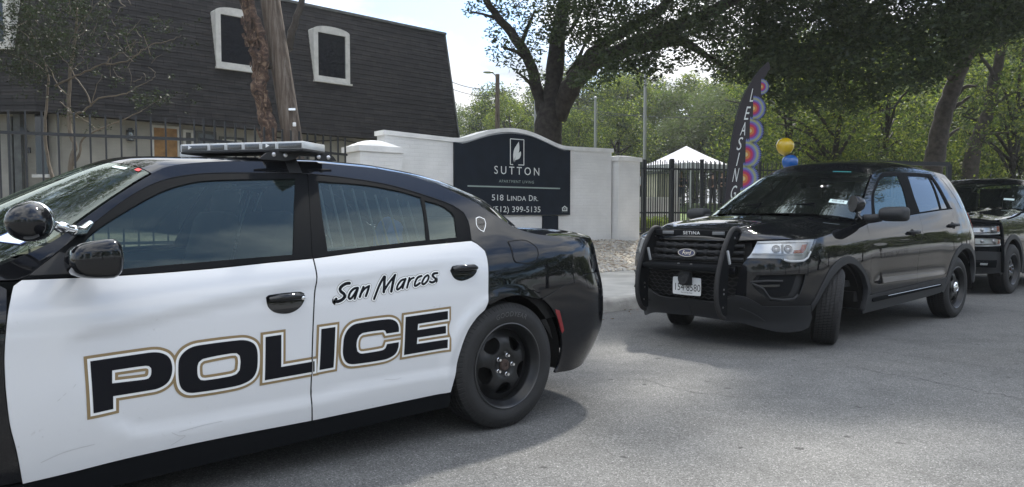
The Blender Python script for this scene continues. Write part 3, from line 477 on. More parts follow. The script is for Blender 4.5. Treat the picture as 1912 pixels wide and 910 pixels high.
# ------------------------------------------------------------------ wheels
def make_wheel(parent, loc, side=1, steer=0., Rr=.3635, width=.235, rim_r=.243, cap=False, lettering=None, detail=True):
    """side=+1: outer face towards local +y. The tyre is the part; rim, nuts and cap are its pieces."""
    w2 = width/2; prof = []; T = Rr
    g = .008
    # outer bead -> sidewall -> shoulder -> tread grooves -> inner side
    side_prof = [(rim_r, w2-.022), (rim_r+.006, w2-.008), (rim_r+.03, w2+.002), (rim_r+.06, w2+.004), (T-.05, w2+.001), (T-.03, w2-.006), (T-.018, w2-.014), (T-.008, w2-.022)]
    tread = []
    ys = np.linspace(w2-.028, -(w2-.028), 6)
    for i in range(5):
        a, b = ys[i], ys[i+1]
        tread += [(T-abs((a)/w2)**3*.004, a-(.0045 if i else 0)), (T-abs(b/w2)**3*.004, b+(.0045 if i < 4 else 0))]
        if i < 4: tread += [(T-g, b+.0035), (T-g, b-.0035)]
    inner = [(r_, -h) for r_, h in side_prof[::-1]]
    mb = MB(); n = 72 if detail else 40
    prof = side_prof+tread+inner
    mb.lathe(prof, n, 0, 'y')
    k = len(prof); ns = len(side_prof); nt_ = len(tread)
    # faces over the tread get the tread material
    for q in range(len(mb.f)):
        i = q % (k-1)
        if ns-3 <= i < ns+nt_+1: mb.i[q] = 1
    o = mb.build('wheel', [M_RUBBER, M_TREAD], parent, angle=28)
    o.location = loc; o.rotation_euler = (0, 0, steer+(math.pi if side < 0 else 0))
    # rim: barrel + pressed steel face with five openings
    mb = MB(); f0 = w2-.03
    mb.lathe([(rim_r+.004, w2-.018), (rim_r+.006, w2-.006), (rim_r-.002, w2-.004), (rim_r-.012, w2-.012), (rim_r-.016, w2-.03), (rim_r-.028, w2-.04), (rim_r-.034, w2-.058), (rim_r-.036, -w2+.03)], 48, 0, 'y')
    Rf = rim_r-.036
    hp = pchip([0,.03,.062,.075,.095,.125,.155,.18,Rf], [-.004,-.004,-.006,.006,.008,.004,-.008,-.03,-.044])
    def face(P):
        r_ = np.hypot(P[:,0], P[:,1]); a = np.arctan2(P[:,1], P[:,0])
        rib = .006*np.cos(5*(a-math.pi/2))*np.clip((r_-.08)/.05, 0, 1)*np.clip((Rf-r_)/.03, 0, 1)
        return hp(r_)+rib+f0-.012
    outer = [(Rf*math.cos(2*math.pi*i/60), Rf*math.sin(2*math.pi*i/60)) for i in range(60)]
    holes = []
    for kk in range(5):
        a0 = math.pi/2+2*math.pi*(kk+.5)/5; hl = []
        for rr, da in ((.104,-.17),(.104,.17),(.116,.29),(.150,.36),(.170,.31),(.177,0),(.170,-.31),(.150,-.36),(.116,-.29)):
            hl.append((rr*math.cos(a0+da), rr*math.sin(a0+da)))
        holes.append(smooth_loop(hl, 60, 3))
    P, F = cdt(outer, holes, .012)
    Y = face(P); mb.add([(p[0], y, p[1]) for p, y in zip(P, Y)], [f for f in F])
    for hl in holes:
        L_ = np.array(hl); y = face(L_); c0 = L_.mean(0); L2 = c0+(L_-c0)*.93; n_ = len(hl)
        mb.add([(p[0], q, p[1]) for p, q in zip(L_, y)]+[(p[0], q-.02, p[1]) for p, q in zip(L2, y)], [(i, (i+1)%n_, n_+(i+1)%n_, n_+i) for i in range(n_)])
    ring = [(Rf*math.cos(2*math.pi*i/60), Rf*math.sin(2*math.pi*i/60)) for i in range(60)]
    rim = mb.build('rim', M_RIM, o, angle=40); lp = MB(); lp.lathe([(rim_r+.004,w2-.010),(rim_r+.006,w2-.003),(rim_r+.001,w2-.001),(rim_r-.004,w2-.006)], 48, 0, 'y'); lp.build('rim_edge', M_RIMEDGE, o)
    b2 = MB(); b2.lathe([(.0, -.01), (.165, -.01), (.165, -.035), (0, -.035)], 40, 0, 'y'); b2.lathe([(Rf+.02, -w2+.05), (0, -w2+.05)], 32, 0, 'y'); b2.build('brake_disc', M_BARREL, o)
    if cap:
        c = MB(); c.lathe([(.066, f0-.012), (.066, f0+.012), (.06, f0+.02), (.045, f0+.026), (.04, f0+.022), (.03, f0+.026), (.0, f0+.032)], 28, 0, 'y'); c.build('hub_cap', M_CHROME, o)
    else:
        c = MB(); c.lathe([(.034, f0-.02), (.034, f0-.006), (.028, f0), (.012, f0), (.01, f0-.006), (0, f0-.006)], 20, 0, 'y'); c.build('hub_bore', M_RUST, o)
        for kk in range(5):
            a = math.pi/2+.35+2*math.pi*kk/5; cx, cz = .0575*math.cos(a), .0575*math.sin(a)
            nb = MB(); yb = f0-.012
            nb.lathe([(.0135, yb-.012), (.0135, yb+.004), (.0105, yb+.006), (.0105, yb+.017), (.008, yb+.021), (0, yb+.021)], 6 if True else 12, 0, 'y', (cx, 0, cz))
            nb.build('lug_nut', M_CHROME, o, angle=20)
    if lettering:
        txt, a0, hgt, rr = lettering
        Pt, Ft = text2d(txt, hgt*1.35, 1.12, .2)
        V = []
        for x, y in Pt:
            a = a0+x/rr; r_ = rr+y-hgt*.45
            V.append((r_*math.cos(a), w2+.0052, r_*math.sin(a)))
        V2 = V
        mesh_obj('tyre_lettering', V2, [f for f in Ft], M_TYRETXT, o, smooth=False)
    return o
# ------------------------------------------------------------------ site: street frame u (along the kerb), n (away from the street)
SU = np.array([.755,.656]); SN = np.array([-.656,.755])
def un(u, n): return SU*u+SN*n
_h = pchip([-100,6.49,6.5,9.5,11.9,14,18,23,40,120], [0,0,.15,.17,.63,.74,.9,1.5,2.2,3.0])
def ground_z(x, y): return float(_h(np.array([x, y])@SN))
def asphalt():
    m = mat('asphalt', (.115,.115,.118), .88); N, L, b = nodes_of(m); b.inputs['Specular IOR Level'].default_value = .3
    tc = N.new('ShaderNodeTexCoord')
    def noise(sc, det=5, rough=.6):
        n = N.new('ShaderNodeTexNoise'); n.inputs['Scale'].default_value = sc; n.inputs['Detail'].default_value = det; n.inputs['Roughness'].default_value = rough; L.new(tc.outputs['Object'], n.inputs['Vector']); return n
    def ramp(src, stops):
        r = N.new('ShaderNodeValToRGB'); e = r.color_ramp.elements
        while len(e) < len(stops): e.new(.5)
        for q, (p, c) in zip(e, stops): q.position = p; q.color = (c*.98, c*.98, c*.975, 1)
        L.new(src, r.inputs['Fac']); return r
    def mul(a, b_):
        mx = N.new('ShaderNodeMix'); mx.data_type = 'RGBA'; mx.blend_type = 'MULTIPLY'; mx.inputs['Factor'].default_value = 1; L.new(a, mx.inputs['A']); L.new(b_, mx.inputs['B']); return mx.outputs['Result']
    v = N.new('ShaderNodeTexVoronoi'); v.inputs['Scale'].default_value = 170; L.new(tc.outputs['Object'], v.inputs['Vector'])
    sp = N.new('ShaderNodeSeparateColor'); L.new(v.outputs['Color'], sp.inputs[0])
    stone = ramp(sp.outputs[0], [(0,.075),(.35,.125),(.72,.16),(.93,.21),(1,.33)])
    fine = ramp(noise(420, 3).outputs['Fac'], [(.3,.85),(.7,1.15)])
    big = ramp(noise(.55, 6).outputs['Fac'], [(.3,.86),(.5,1.0),(.72,1.10)])
    mid = ramp(noise(3.2, 5).outputs['Fac'], [(.32,.86),(.6,1.05)])
    col = mul(mul(mul(stone.outputs['Color'], fine.outputs['Color']), big.outputs['Color']), mid.outputs['Color'])
    # gum and oil spots
    v2 = N.new('ShaderNodeTexVoronoi'); v2.inputs['Scale'].default_value = 4.2; v2.inputs['Randomness'].default_value = 1
    wn = noise(9, 3); mp = N.new('ShaderNodeVectorMath'); mp.operation = 'MULTIPLY_ADD'; L.new(wn.outputs['Color'], mp.inputs[0]); mp.inputs[1].default_value = (.10,.10,0); L.new(tc.outputs['Object'], mp.inputs[2]); L.new(mp.outputs[0], v2.inputs['Vector'])
    dm = noise(.8, 2); th = N.new('ShaderNodeMapRange'); th.inputs['From Min'].default_value = .35; th.inputs['From Max'].default_value = .65; th.inputs['To Min'].default_value = .0; th.inputs['To Max'].default_value = .10; L.new(dm.outputs['Fac'], th.inputs['Value'])
    lt = N.new('ShaderNodeMath'); lt.operation = 'SUBTRACT'; L.new(v2.outputs['Distance'], lt.inputs[0]); L.new(th.outputs[0], lt.inputs[1])
    spot = ramp(lt.outputs[0], [(0,.42),(.03,1.0)])
    col = mul(col, spot.outputs['Color'])
    L.new(col, b.inputs['Base Color'])
    bp = N.new('ShaderNodeBump'); bp.inputs['Strength'].default_value = .4; bp.inputs['Distance'].default_value = .003
    L.new(v.outputs['Distance'], bp.inputs['Height']); L.new(bp.outputs['Normal'], b.inputs['Normal'])
    return m
M_ASPH = asphalt()
M_CRACK = mat('crack_tar', (.05,.05,.05), .9)
M_CONC = mat('old_concrete', (.42,.41,.38), .9, noise=(2.2,.22,8), bump=(60,.25))
M_KERB = mat('kerb_concrete', (.32,.31,.285), .92, noise=(3.5,.35,8), bump=(50,.4))
M_DIRT = mat('earth', (.11,.10,.065), .95, noise=(1.6,.45,8), bump=(12,.6))
M_LAWN = mat('lawn', (.075,.12,.03), .95, noise=(2.5,.5,8), bump=(30,.8))
M_GRAV = mat('gravel_bed', (.40,.37,.32), .95, noise=(26,.5,4), bump=(22,1.0))
M_IRON = mat('black_iron', (.012,.014,.017), .45)
M_NAVY = mat('navy_sign_panel', (.0075,.0125,.021), .55, spec=.2, noise=(4,.2))
M_SIGNW = mat('sign_white', (.66,.68,.66), .5); M_SIGNG = mat('sign_grey_green', (.28,.34,.31), .5)
def brick_white(name, base, scale=1.0, dirt=.2):
    m = mat(name, base, .8); N, L, b = nodes_of(m)
    tc = N.new('ShaderNodeTexCoord'); mp = N.new('ShaderNodeMapping'); mp.inputs['Rotation'].default_value = (R(90), 0, 0); L.new(tc.outputs['Object'], mp.inputs['Vector'])
    br = N.new('ShaderNodeTexBrick'); br.inputs['Scale'].default_value = 1; br.inputs['Brick Width'].default_value = .215*scale; br.inputs['Row Height'].default_value = .075*scale; br.inputs['Mortar Size'].default_value = .006; br.inputs['Mortar Smooth'].default_value = .6
    br.inputs['Color1'].default_value = (1,1,1,1); br.inputs['Color2'].default_value = (.975,.975,.975,1); br.inputs['Mortar'].default_value = (.94,.94,.94,1)
    L.new(mp.outputs[0], br.inputs['Vector'])
    n = N.new('ShaderNodeTexNoise'); n.inputs['Scale'].default_value = 2; n.inputs['Detail'].default_value = 8; L.new(tc.outputs['Object'], n.inputs['Vector'])
    r = N.new('ShaderNodeValToRGB'); e = r.color_ramp.elements; e[0].position = .3; e[1].position = .65; e[0].color = tuple(v*(1-dirt) for v in base)+(1,); e[1].color = (*base, 1); L.new(n.outputs['Fac'], r.inputs['Fac'])
    mx = N.new('ShaderNodeMix'); mx.data_type = 'RGBA'; mx.blend_type = 'MULTIPLY'; mx.inputs['Factor'].default_value = 1; L.new(r.outputs['Color'], mx.inputs['A']); L.new(br.outputs['Color'], mx.inputs['B']); L.new(mx.outputs['Result'], b.inputs['Base Color'])
    n2 = N.new('ShaderNodeTexNoise'); n2.inputs['Scale'].default_value = 40; L.new(tc.outputs['Object'], n2.inputs['Vector'])
    ad = N.new('ShaderNodeMath'); ad.operation = 'MULTIPLY_ADD'; L.new(n2.outputs['Fac'], ad.inputs[0]); ad.inputs[1].default_value = -.35
    inv = N.new('ShaderNodeMath'); inv.operation = 'SUBTRACT'; inv.inputs[0].default_value = 1; L.new(br.outputs['Fac'], inv.inputs[1]); L.new(inv.outputs[0], ad.inputs[2])
    bp = N.new('ShaderNodeBump'); bp.inputs['Strength'].default_value = .5; bp.inputs['Distance'].default_value = .008; L.new(ad.outputs[0], bp.inputs['Height']); L.new(bp.outputs['Normal'], b.inputs['Normal'])
    return m
M_BRICKW = brick_white('white_painted_brick', (.80,.795,.775), dirt=.12)
M_BRICKB = brick_white('cream_painted_brick', (.44,.42,.37), 1.0, .3)
M_COPING = mat('white_coping', (.78,.775,.755), .8, noise=(3,.12,8), bump=(25,.2))
def shingles():
    m = mat('dark_shingles', (.03,.029,.032), .9); N, L, b = nodes_of(m); tc = N.new('ShaderNodeTexCoord'); mp = N.new('ShaderNodeMapping'); mp.inputs['Rotation'].default_value = (R(90), 0, 0); L.new(tc.outputs['Object'], mp.inputs['Vector'])
    br = N.new('ShaderNodeTexBrick'); br.inputs['Scale'].default_value = 1; br.inputs['Brick Width'].default_value = .34; br.inputs['Row Height'].default_value = .145; br.inputs['Mortar Size'].default_value = .011; br.inputs['Mortar Smooth'].default_value = .2
    br.inputs['Color1'].default_value = (.029,.0265,.0275,1); br.inputs['Color2'].default_value = (.011,.0105,.0115,1); br.inputs['Mortar'].default_value = (.005,.005,.006,1); L.new(mp.outputs[0], br.inputs['Vector'])
    n = N.new('ShaderNodeTexNoise'); n.inputs['Scale'].default_value = 5; n.inputs['Detail'].default_value = 9; L.new(tc.outputs['Object'], n.inputs['Vector'])
    r = N.new('ShaderNodeValToRGB'); e = r.color_ramp.elements; e[0].position = .3; e[1].position = .7; e[0].color = (.6,.6,.6,1); e[1].color = (1.35,1.28,1.2,1); L.new(n.outputs['Fac'], r.inputs['Fac'])
    mx = N.new('ShaderNodeMix'); mx.data_type = 'RGBA'; mx.blend_type = 'MULTIPLY'; mx.inputs['Factor'].default_value = 1; L.new(br.outputs['Color'], mx.inputs['A']); L.new(r.outputs['Color'], mx.inputs['B']); L.new(mx.outputs['Result'], b.inputs['Base Color'])
    return m
M_SHING = shingles()
M_DWIN = mat('dark_window', (.008,.01,.016), .12, coat=.5); M_FRAME = mat('cream_window_frame', (.60,.59,.55), .7, noise=(6,.15))
M_PLY = mat('plywood', (.34,.19,.075), .8, noise=(7,.3,8)); M_GREYP = mat('grey_painted_wood', (.10,.105,.10), .7, noise=(8,.3)); M_CURT = mat('grey_curtain', (.14,.16,.18), .9, noise=(12,.3))
M_BARK = mat('dark_bark', (.036,.031,.027), .95, noise=(9,.5,8), bump=(14,1.0,8)); M_BARK2 = mat('grey_bark', (.06,.052,.045), .95, noise=(8,.4,8), bump=(12,1.0,8))
M_POLE = mat('weathered_pole_wood', (.115,.09,.072), .9, bump=(18,.3,8))
def wood_grain():
    N, L, b = nodes_of(M_POLE); tc = N.new('ShaderNodeTexCoord'); mp = N.new('ShaderNodeMapping'); mp.inputs['Scale'].default_value = (16,16,.9); L.new(tc.outputs['Object'], mp.inputs['Vector']); n = N.new('ShaderNodeTexNoise'); n.inputs['Scale'].default_value = 1.6; n.inputs['Detail'].default_value = 10; n.inputs['Roughness'].default_value = .7; L.new(mp.outputs[0], n.inputs['Vector'])
    r_ = N.new('ShaderNodeValToRGB'); e = r_.color_ramp.elements; e[0].position = .32; e[0].color = (.038,.026,.02,1); e[1].position = .68; e[1].color = (.20,.175,.15,1); q = e.new(.5); q.color = (.105,.08,.062,1); L.new(n.outputs['Fac'], r_.inputs['Fac']); L.new(r_.outputs['Color'], b.inputs['Base Color'])
wood_grain(); M_MYRT = mat('pale_smooth_bark', (.125,.10,.072), .7, noise=(7,.35,8))

def build_ground():
    mb = MB(); A = [un(-300,-300), un(400,-300), un(400,6.6), un(-300,6.6)]
    mb.add([(p[0],p[1],0) for p in A], [(0,1,2,3)]); road = props(mb.build('road', M_ASPH), kind='structure')
    # kerb and pavement with joints
    def ribbon(name, prof, m, us, kind='structure', z0=0):
        V = []; F = []; k = len(prof)
        for u in us:
            for n, z in prof: p = un(u, n); V.append((p[0], p[1], z))
        for i in range(len(us)-1):
            for j in range(k-1): F.append((i*k+j, i*k+j+1, (i+1)*k+j+1, (i+1)*k+j))
        o = mesh_obj(name, V, F, m, None, angle=40); return props(o, kind=kind)
    us = np.linspace(-60, 90, 51)
    ribbon('kerb', [(6.36,-.02),(6.37,.0),(6.39,.11),(6.42,.145),(6.46,.152),(6.60,.154)], M_KERB, us)
    V = []; F = []
    for i, u in enumerate(np.arange(-31.0, 60, 1.52)):
        for q, (n, z) in ((u+.006,(6.604,.1535)),(u+.006,(9.5,.166)),(u+1.514,(9.5,.166)),(u+1.514,(6.604,.1535))): p = un(q, n); V.append((p[0], p[1], z))
        F.append((4*i,4*i+1,4*i+2,4*i+3))
    props(mesh_obj('sidewalk', V, F, M_CONC, None), kind='structure')
    ribbon('sidewalk_joint', [(6.602,.149),(9.5,.160)], M_KERB, us)
    n_ = np.r_[np.linspace(9.45, 12.6, 14), np.linspace(13, 26, 18), np.linspace(28, 160, 20)]
    ribbon('terrain', [(n, float(_h(n))-.012) for n in n_], M_DIRT, np.linspace(-160, 260, 60))
    n_ = np.linspace(9.4, 12.2, 12)
    ribbon('gravel_bed', [(n, float(_h(n))+.004) for n in n_], M_GRAV, np.linspace(-8, 17.5, 40))
    ribbon('lawn', [(n, float(_h(n))+.01) for n in np.linspace(15, 40, 20)], M_LAWN, np.linspace(16, 70, 30))
    # loose stones
    rg = np.random.default_rng(3); N_ = 5200; u = rg.uniform(8.0, 15.5, N_); n = rg.uniform(9.38, 12.0, N_)**1.0; s = rg.uniform(.018, .055, N_)
    ico = bmesh.new(); bmesh.ops.create_icosphere(ico, subdivisions=1, radius=1); ico.verts.index_update(); BV = np.array([v.co[:] for v in ico.verts]); BF = [[v.index for v in f.verts] for f in ico.faces]; ico.free()
    V = []; F = []; I = []
    for k in range(N_):
        q = BV*(rg.uniform(.6, 1.2, (len(BV), 1))); q = q*[1, rg.uniform(.6,1), rg.uniform(.4,.8)]*s[k]; q = q@rotz(rg.uniform(0, 6.28)).T; p = un(u[k], n[k])
        V.append(q+[p[0], p[1], float(_h(n[k]))+s[k]*.25]); F += [[i+k*len(BV) for i in f] for f in BF]; I += [int(rg.integers(0, 3))]*len(BF)
    st = mesh_obj('gravel', np.vstack(V), F, [mat('stone_tan', (.55,.50,.42), .9), mat('stone_grey', (.48,.46,.43), .9), mat('stone_brown', (.36,.31,.25), .9)], None, I, smooth=False)
    props(st, kind='stuff', label='loose tan and grey stones covering the bed in front of the sign wall', cat='gravel')
    # cracks in the asphalt, dead leaves along the gutter
    rg = np.random.default_rng(5); mb = MB()
    def crack(a, b, w, n=60, amp=.05):
        a, b = np.array(a), np.array(b); t = np.linspace(0, 1, n); d = b-a; nr = np.array([-d[1], d[0]])/np.linalg.norm(d)
        y = np.cumsum(rg.normal(0, 1, n)); y = (y-np.linspace(y[0], y[-1], n)); y = y/np.abs(y).max()*amp*2
        P = a+t[:,None]*d+nr*y[:,None]; ww = w*np.abs(rg.normal(.8, .5, n)).clip(.15, 1.6)
        V = [(*(p+nr*q), .0042) for p, q in zip(P, ww)]+[(*(p-nr*q), .0042) for p, q in zip(P, ww)]; mb.add(V, [(i, i+1, n+i+1, n+i) for i in range(n-1)])
    crack((2.38,6.38), (4.6,3.75), .004, 90, .08); crack((3.1,6.85), (5.6,4.2), .004, 80, .07); crack((.9,5.6), (1.55,4.9), .003, 30, .04); crack((5.0,9.0), (9.0,6.0), .004, 60, .1); crack((1.2,3.3),(3.6,2.2),.002,60,.05)
    props(mb.build('road_cracks', M_CRACK, smooth=False, fix=False), kind='structure')
    mb = MB()
    for _ in range(320):
        p = un(rg.uniform(3, 24), 6.36-abs(rg.normal(0, .22))); a = rg.uniform(0, 6.28); l = rg.uniform(.015, .035)
        q = np.array([(-l,0,.006),(0,-l*.4,.012),(l,0,.006),(0,l*.4,.014)])@rotz(a).T; mb.add(q+[p[0],p[1],0], [(0,1,2,3)])
    props(mb.build('leaf_litter', mat('dead_leaf', (.16,.085,.04), .9), smooth=False, fix=False), 'brown dead leaves scattered along the gutter by the kerb', 'leaf litter', kind='stuff')
build_ground()

def build_sign_wall():
    w = thing('sign_wall', 'white painted brick wall with an arched top that carries the navy apartment sign', 'wall', (2.88, 18.19, .45), R(38.0))
    z0 = .45
    arch = [(-5.15,2.735),(-4.95,2.745),(-4.75,2.79),(-4.5,2.87),(-4.2,2.955),(-3.9,3.01),(-3.62,3.025),(-3.3,3.005),(-3.0,2.945),(-2.7,2.86),(-2.45,2.785),(-2.25,2.745),(-2.05,2.735)]
    ar = smooth_loop(arch+[(-2.0,2.0),(-5.2,2.0)], 50, 3)[:-2]; ar = [p for p in ar if p[1] > 2.5]
    prof = [(-.71,-.1),(-.71,2.70-z0)]+[(x, z-z0-.09) for x, z in ar[::-1]]+[(-6.64,2.70-z0),(-6.64,-.1)]
    mb = MB(); mb.prism(prof, .0, .30, 'y'); mb.build('wall', M_BRICKW, w, angle=30)
    top = [(-.67,2.79)]+ar[::-1]+[(-6.68,2.79)]; top[0] = (-.67, 2.755); top[-1] = (-6.68, 2.785)
    lo = [(x, z-.085) for x, z in top]; mb = MB(); mb.prism([(x, z-z0) for x, z in top+lo[::-1]], -.03, .33, 'y'); mb.build('coping', M_COPING, w, angle=30)
    # sign panel
    s = thing('apartment_sign', 'navy arched sign reading SUTTON with a leaf emblem, fixed on the white brick wall', 'sign', (2.88, 18.19, .45), R(38.0))
    sar = [(x, z-.115) for x, z in ar]; sar = [(x if abs(x+3.6) < 1.4 else (-5.13 if x < -3.6 else -2.07), z) for x, z in sar]
    sp = [(-2.07,1.215)]+[(-2.07,2.645)]+[p for p in sar[::-1] if -5.0 < p[0] < -2.2]+[(-5.13,2.645),(-5.13,1.215)]
    mb = MB(); mb.prism([(x, z-z0) for x, z in sp], -.07, -.003, 'y'); pn = mb.build('panel', M_NAVY, s, angle=30)
    def put(txt, size, xc, zb, m, sp_=1.0, name='lettering', wfit=None):
        P, F = text2d(txt, size, sp_)
        if wfit: c = (P[:,0].max()+P[:,0].min())/2; P[:,0] = (P[:,0]-c)*wfit/np.ptp(P[:,0])
        return mesh_obj(name, [(xc+x, -.0725, zb-z0+y) for x, y in P], F, m, s, smooth=False)
    put('SUTTON', .235, -3.57, 2.06, M_SIGNW, 1.5, wfit=1.20); put('APARTMENT LIVING', .082, -3.585, 1.885, M_SIGNG, 1.2, wfit=.93)
    for t, sz, x0, zb, wf in (('518 L', .165, -4.01, 1.515, .50),): put('518', .175, -4.085, 1.515, M_SIGNW, wfit=.30)
    put('L', .175, -3.80, 1.515, M_SIGNW, wfit=.075); put('INDA', .14, -3.535, 1.515, M_SIGNW, 1.05, wfit=.40); put('D', .175, -3.20, 1.515, M_SIGNW, wfit=.105); put('R.', .14, -3.06, 1.515, M_SIGNW, wfit=.12)
    put('(512) 399-5135', .175, -3.575, 1.275, M_SIGNW, wfit=1.28)
    mb = MB(); mb.box((-3.605,-.074,1.795-z0), (2.46,.005,.028)); mb.build('divider', M_SIGNG, s)
    # emblem: frame with an open lower edge, two leaves
    mb = MB(); fx, fz, fw, fh = -3.575, 2.53, .36, .53; t = .018
    for c, d in (((fx-fw/2,fz),(t,fh)), ((fx+fw/2,fz),(t,fh)), ((fx,fz+fh/2),(fw,t)), ((fx+fw/2-.07,fz-fh/2),(.15,t)), ((fx-fw/2+.035,fz-fh/2),(.07,t))): mb.box((c[0],-.0738,c[1]-z0), (d[0]+t*.0,.004,d[1]))
    em = mb.build('emblem', M_SIGNW, s)
    for pts in ([(-.085,-.24),(-.105,-.10),(-.08,.03),(-.02,.12),(.045,.20),(.06,.08),(.045,-.02),(-.01,-.09),(-.055,-.13)], [(-.065,-.24),(-.045,-.12),(.02,-.05),(.10,.0),(.10,-.08),(.06,-.15),(-.01,-.18),(-.045,-.19)]):
        P, F = cdt(smooth_loop([(fx+x, fz-z0+z+.02) for x, z in pts], 60, 5)); mesh_obj('leaf', [(x, -.0728, z) for x, z in P], F, M_SIGNW, em, smooth=False)
    # equal-housing mark
    mb = MB(); ex, ez = -2.235, 1.345-z0
    mb.prism([(ex-.075,ez-.045),(ex-.075,ez+.02),(ex-.09,ez+.02),(ex,ez+.075),(ex+.09,ez+.02),(ex+.075,ez+.02),(ex+.075,ez-.045)], -.074, -.0715, 'y', holes=[[(ex-.05,ez-.025),(ex-.05,ez+.02),(ex,ez+.048),(ex+.05,ez+.02),(ex+.05,ez-.025)]])
    for dz in (-.002,.018): mb.box((ex,-.073,ez+dz), (.055,.003,.009))
    mb.build('housing_mark', M_SIGNW, s); 
    P, F = text2d('EQUAL HOUSING', .022, 1); mesh_obj('mark_lettering', [(ex+x, -.0728, ez-.07+y) for x, y in P], F, M_SIGNG, s, smooth=False)
    for x in (-2.62,-4.2): mb = MB(); mb.box((x,-.03,.95-z0), (.42,.06,.5)); mb.build('sign_foot', M_NAVY, s)
    # end pier with a domed top
    p = thing('brick_pier', 'white brick pier with a low domed top at the right end of the sign wall', 'pier', (2.88, 18.19, .45), R(38.0))
    mb = MB(); mb.box((-.30,.13,1.0-.0), (.72,.62,2.05)); mb.build('shaft', M_BRICKW, p)
    def cap(x, y, wx, wy, zb, rise):
        mb = MB(); n = 10; V = []; F = []
        mb.box((x,y,zb+.05), (wx,wy,.10))
        for i in range(n+1):
            for j in range(n+1):
                a = -1+2*i/n; b_ = -1+2*j/n; V.append((x+a*wx/2, y+b_*wy/2, zb+.10+rise*(1-abs(a)**2.2)*(1-abs(b_)**2.2)))
        F = [(i*(n+1)+j, (i+1)*(n+1)+j, (i+1)*(n+1)+j+1, i*(n+1)+j+1) for i in range(n) for j in range(n)]; mb.add(V, F); return mb
    cap(-.30,.13,.80,.70,2.02-.0,.045).build('cap', M_COPING, p)
    p = thing('brick_pier', 'white brick pier with a pointed cap at the left end of the sign wall', 'pier', (2.88, 18.19, .45), R(38.0))
    mb = MB(); mb.box((-6.93,-.10,.93), (.84,.62,1.92)); mb.build('shaft', M_BRICKW, p); cap(-6.93,-.10,.92,.70,1.89,.13).build('cap', M_COPING, p)
build_sign_wall()

def iron_fence(pts, label, zb, zt, rails, spacing, pk=.016, posts=(), cat='fence', name='iron_fence', group=None):
    f = thing(name, label, cat, (pts[0][0], pts[0][1], zb), 0, group); o = np.array([pts[0][0], pts[0][1], zb]); P = np.array(pts, float)
    rb = [MB() for _ in rails]; pb = MB(); po = MB()
    for a, b in zip(P[:-1], P[1:]):
        d = b-a; l = np.linalg.norm(d); d /= l; an = math.atan2(d[1], d[0]); Rz = rotz(an)
        for k, z in enumerate(rails): rb[k].box((*((a+b)/2-o[:2]), z-zb), (l,.03,.04), rot=Rz)
        for i in range(int(l/spacing)+1):
            c = a+d*(i+.5)*spacing
            if (i+.5)*spacing > l: break
            pb.box((*(c-o[:2]), (zt+zb)/2-zb), (pk,pk,zt-zb), rot=Rz)
    for q in posts: po = MB(); po.box((q[0]-o[0], q[1]-o[1], (zt+.02+zb)/2-zb), (.075,.075,zt-zb), rot=Rz); po.box((q[0]-o[0], q[1]-o[1], zt+.02-zb), (.09,.09,.03), rot=Rz); po.build('post', M_IRON, f, smooth=False)
    for k in range(len(rails)): rb[k].build('rail', M_IRON, f)
    pb.build('pickets', M_IRON, f, smooth=False)
    return f
iron_fence([(-10.5,7.6),(-6.35,9.47),(-4.32,10.42)], 'black iron picket fence in front of the small crape myrtle at the left', .6, 2.53, (2.25,.85), .178, .022)
iron_fence([(-4.30,10.46),(-2.86,13.2)], 'short black iron fence section in front of the utility pole, ending at the pointed-cap pier', .6, 2.55, (2.26,.85), .185, .022)
iron_fence([(3.02,18.75),(5.9,19.5)], 'black iron gate right of the domed pier, in front of the white tent', .63, 2.58, (2.36,1.27,.75), .125, .022, [(4.0,19.05),(4.80,19.25)], 'gate', 'iron_gate')
iron_fence([(3.1,19.55),(9.5,20.9)], 'second black iron picket fence seen through the gate', .66, 2.60, (2.40,.85), .125, .02, [(3.4,19.6),(6.6,20.3)])

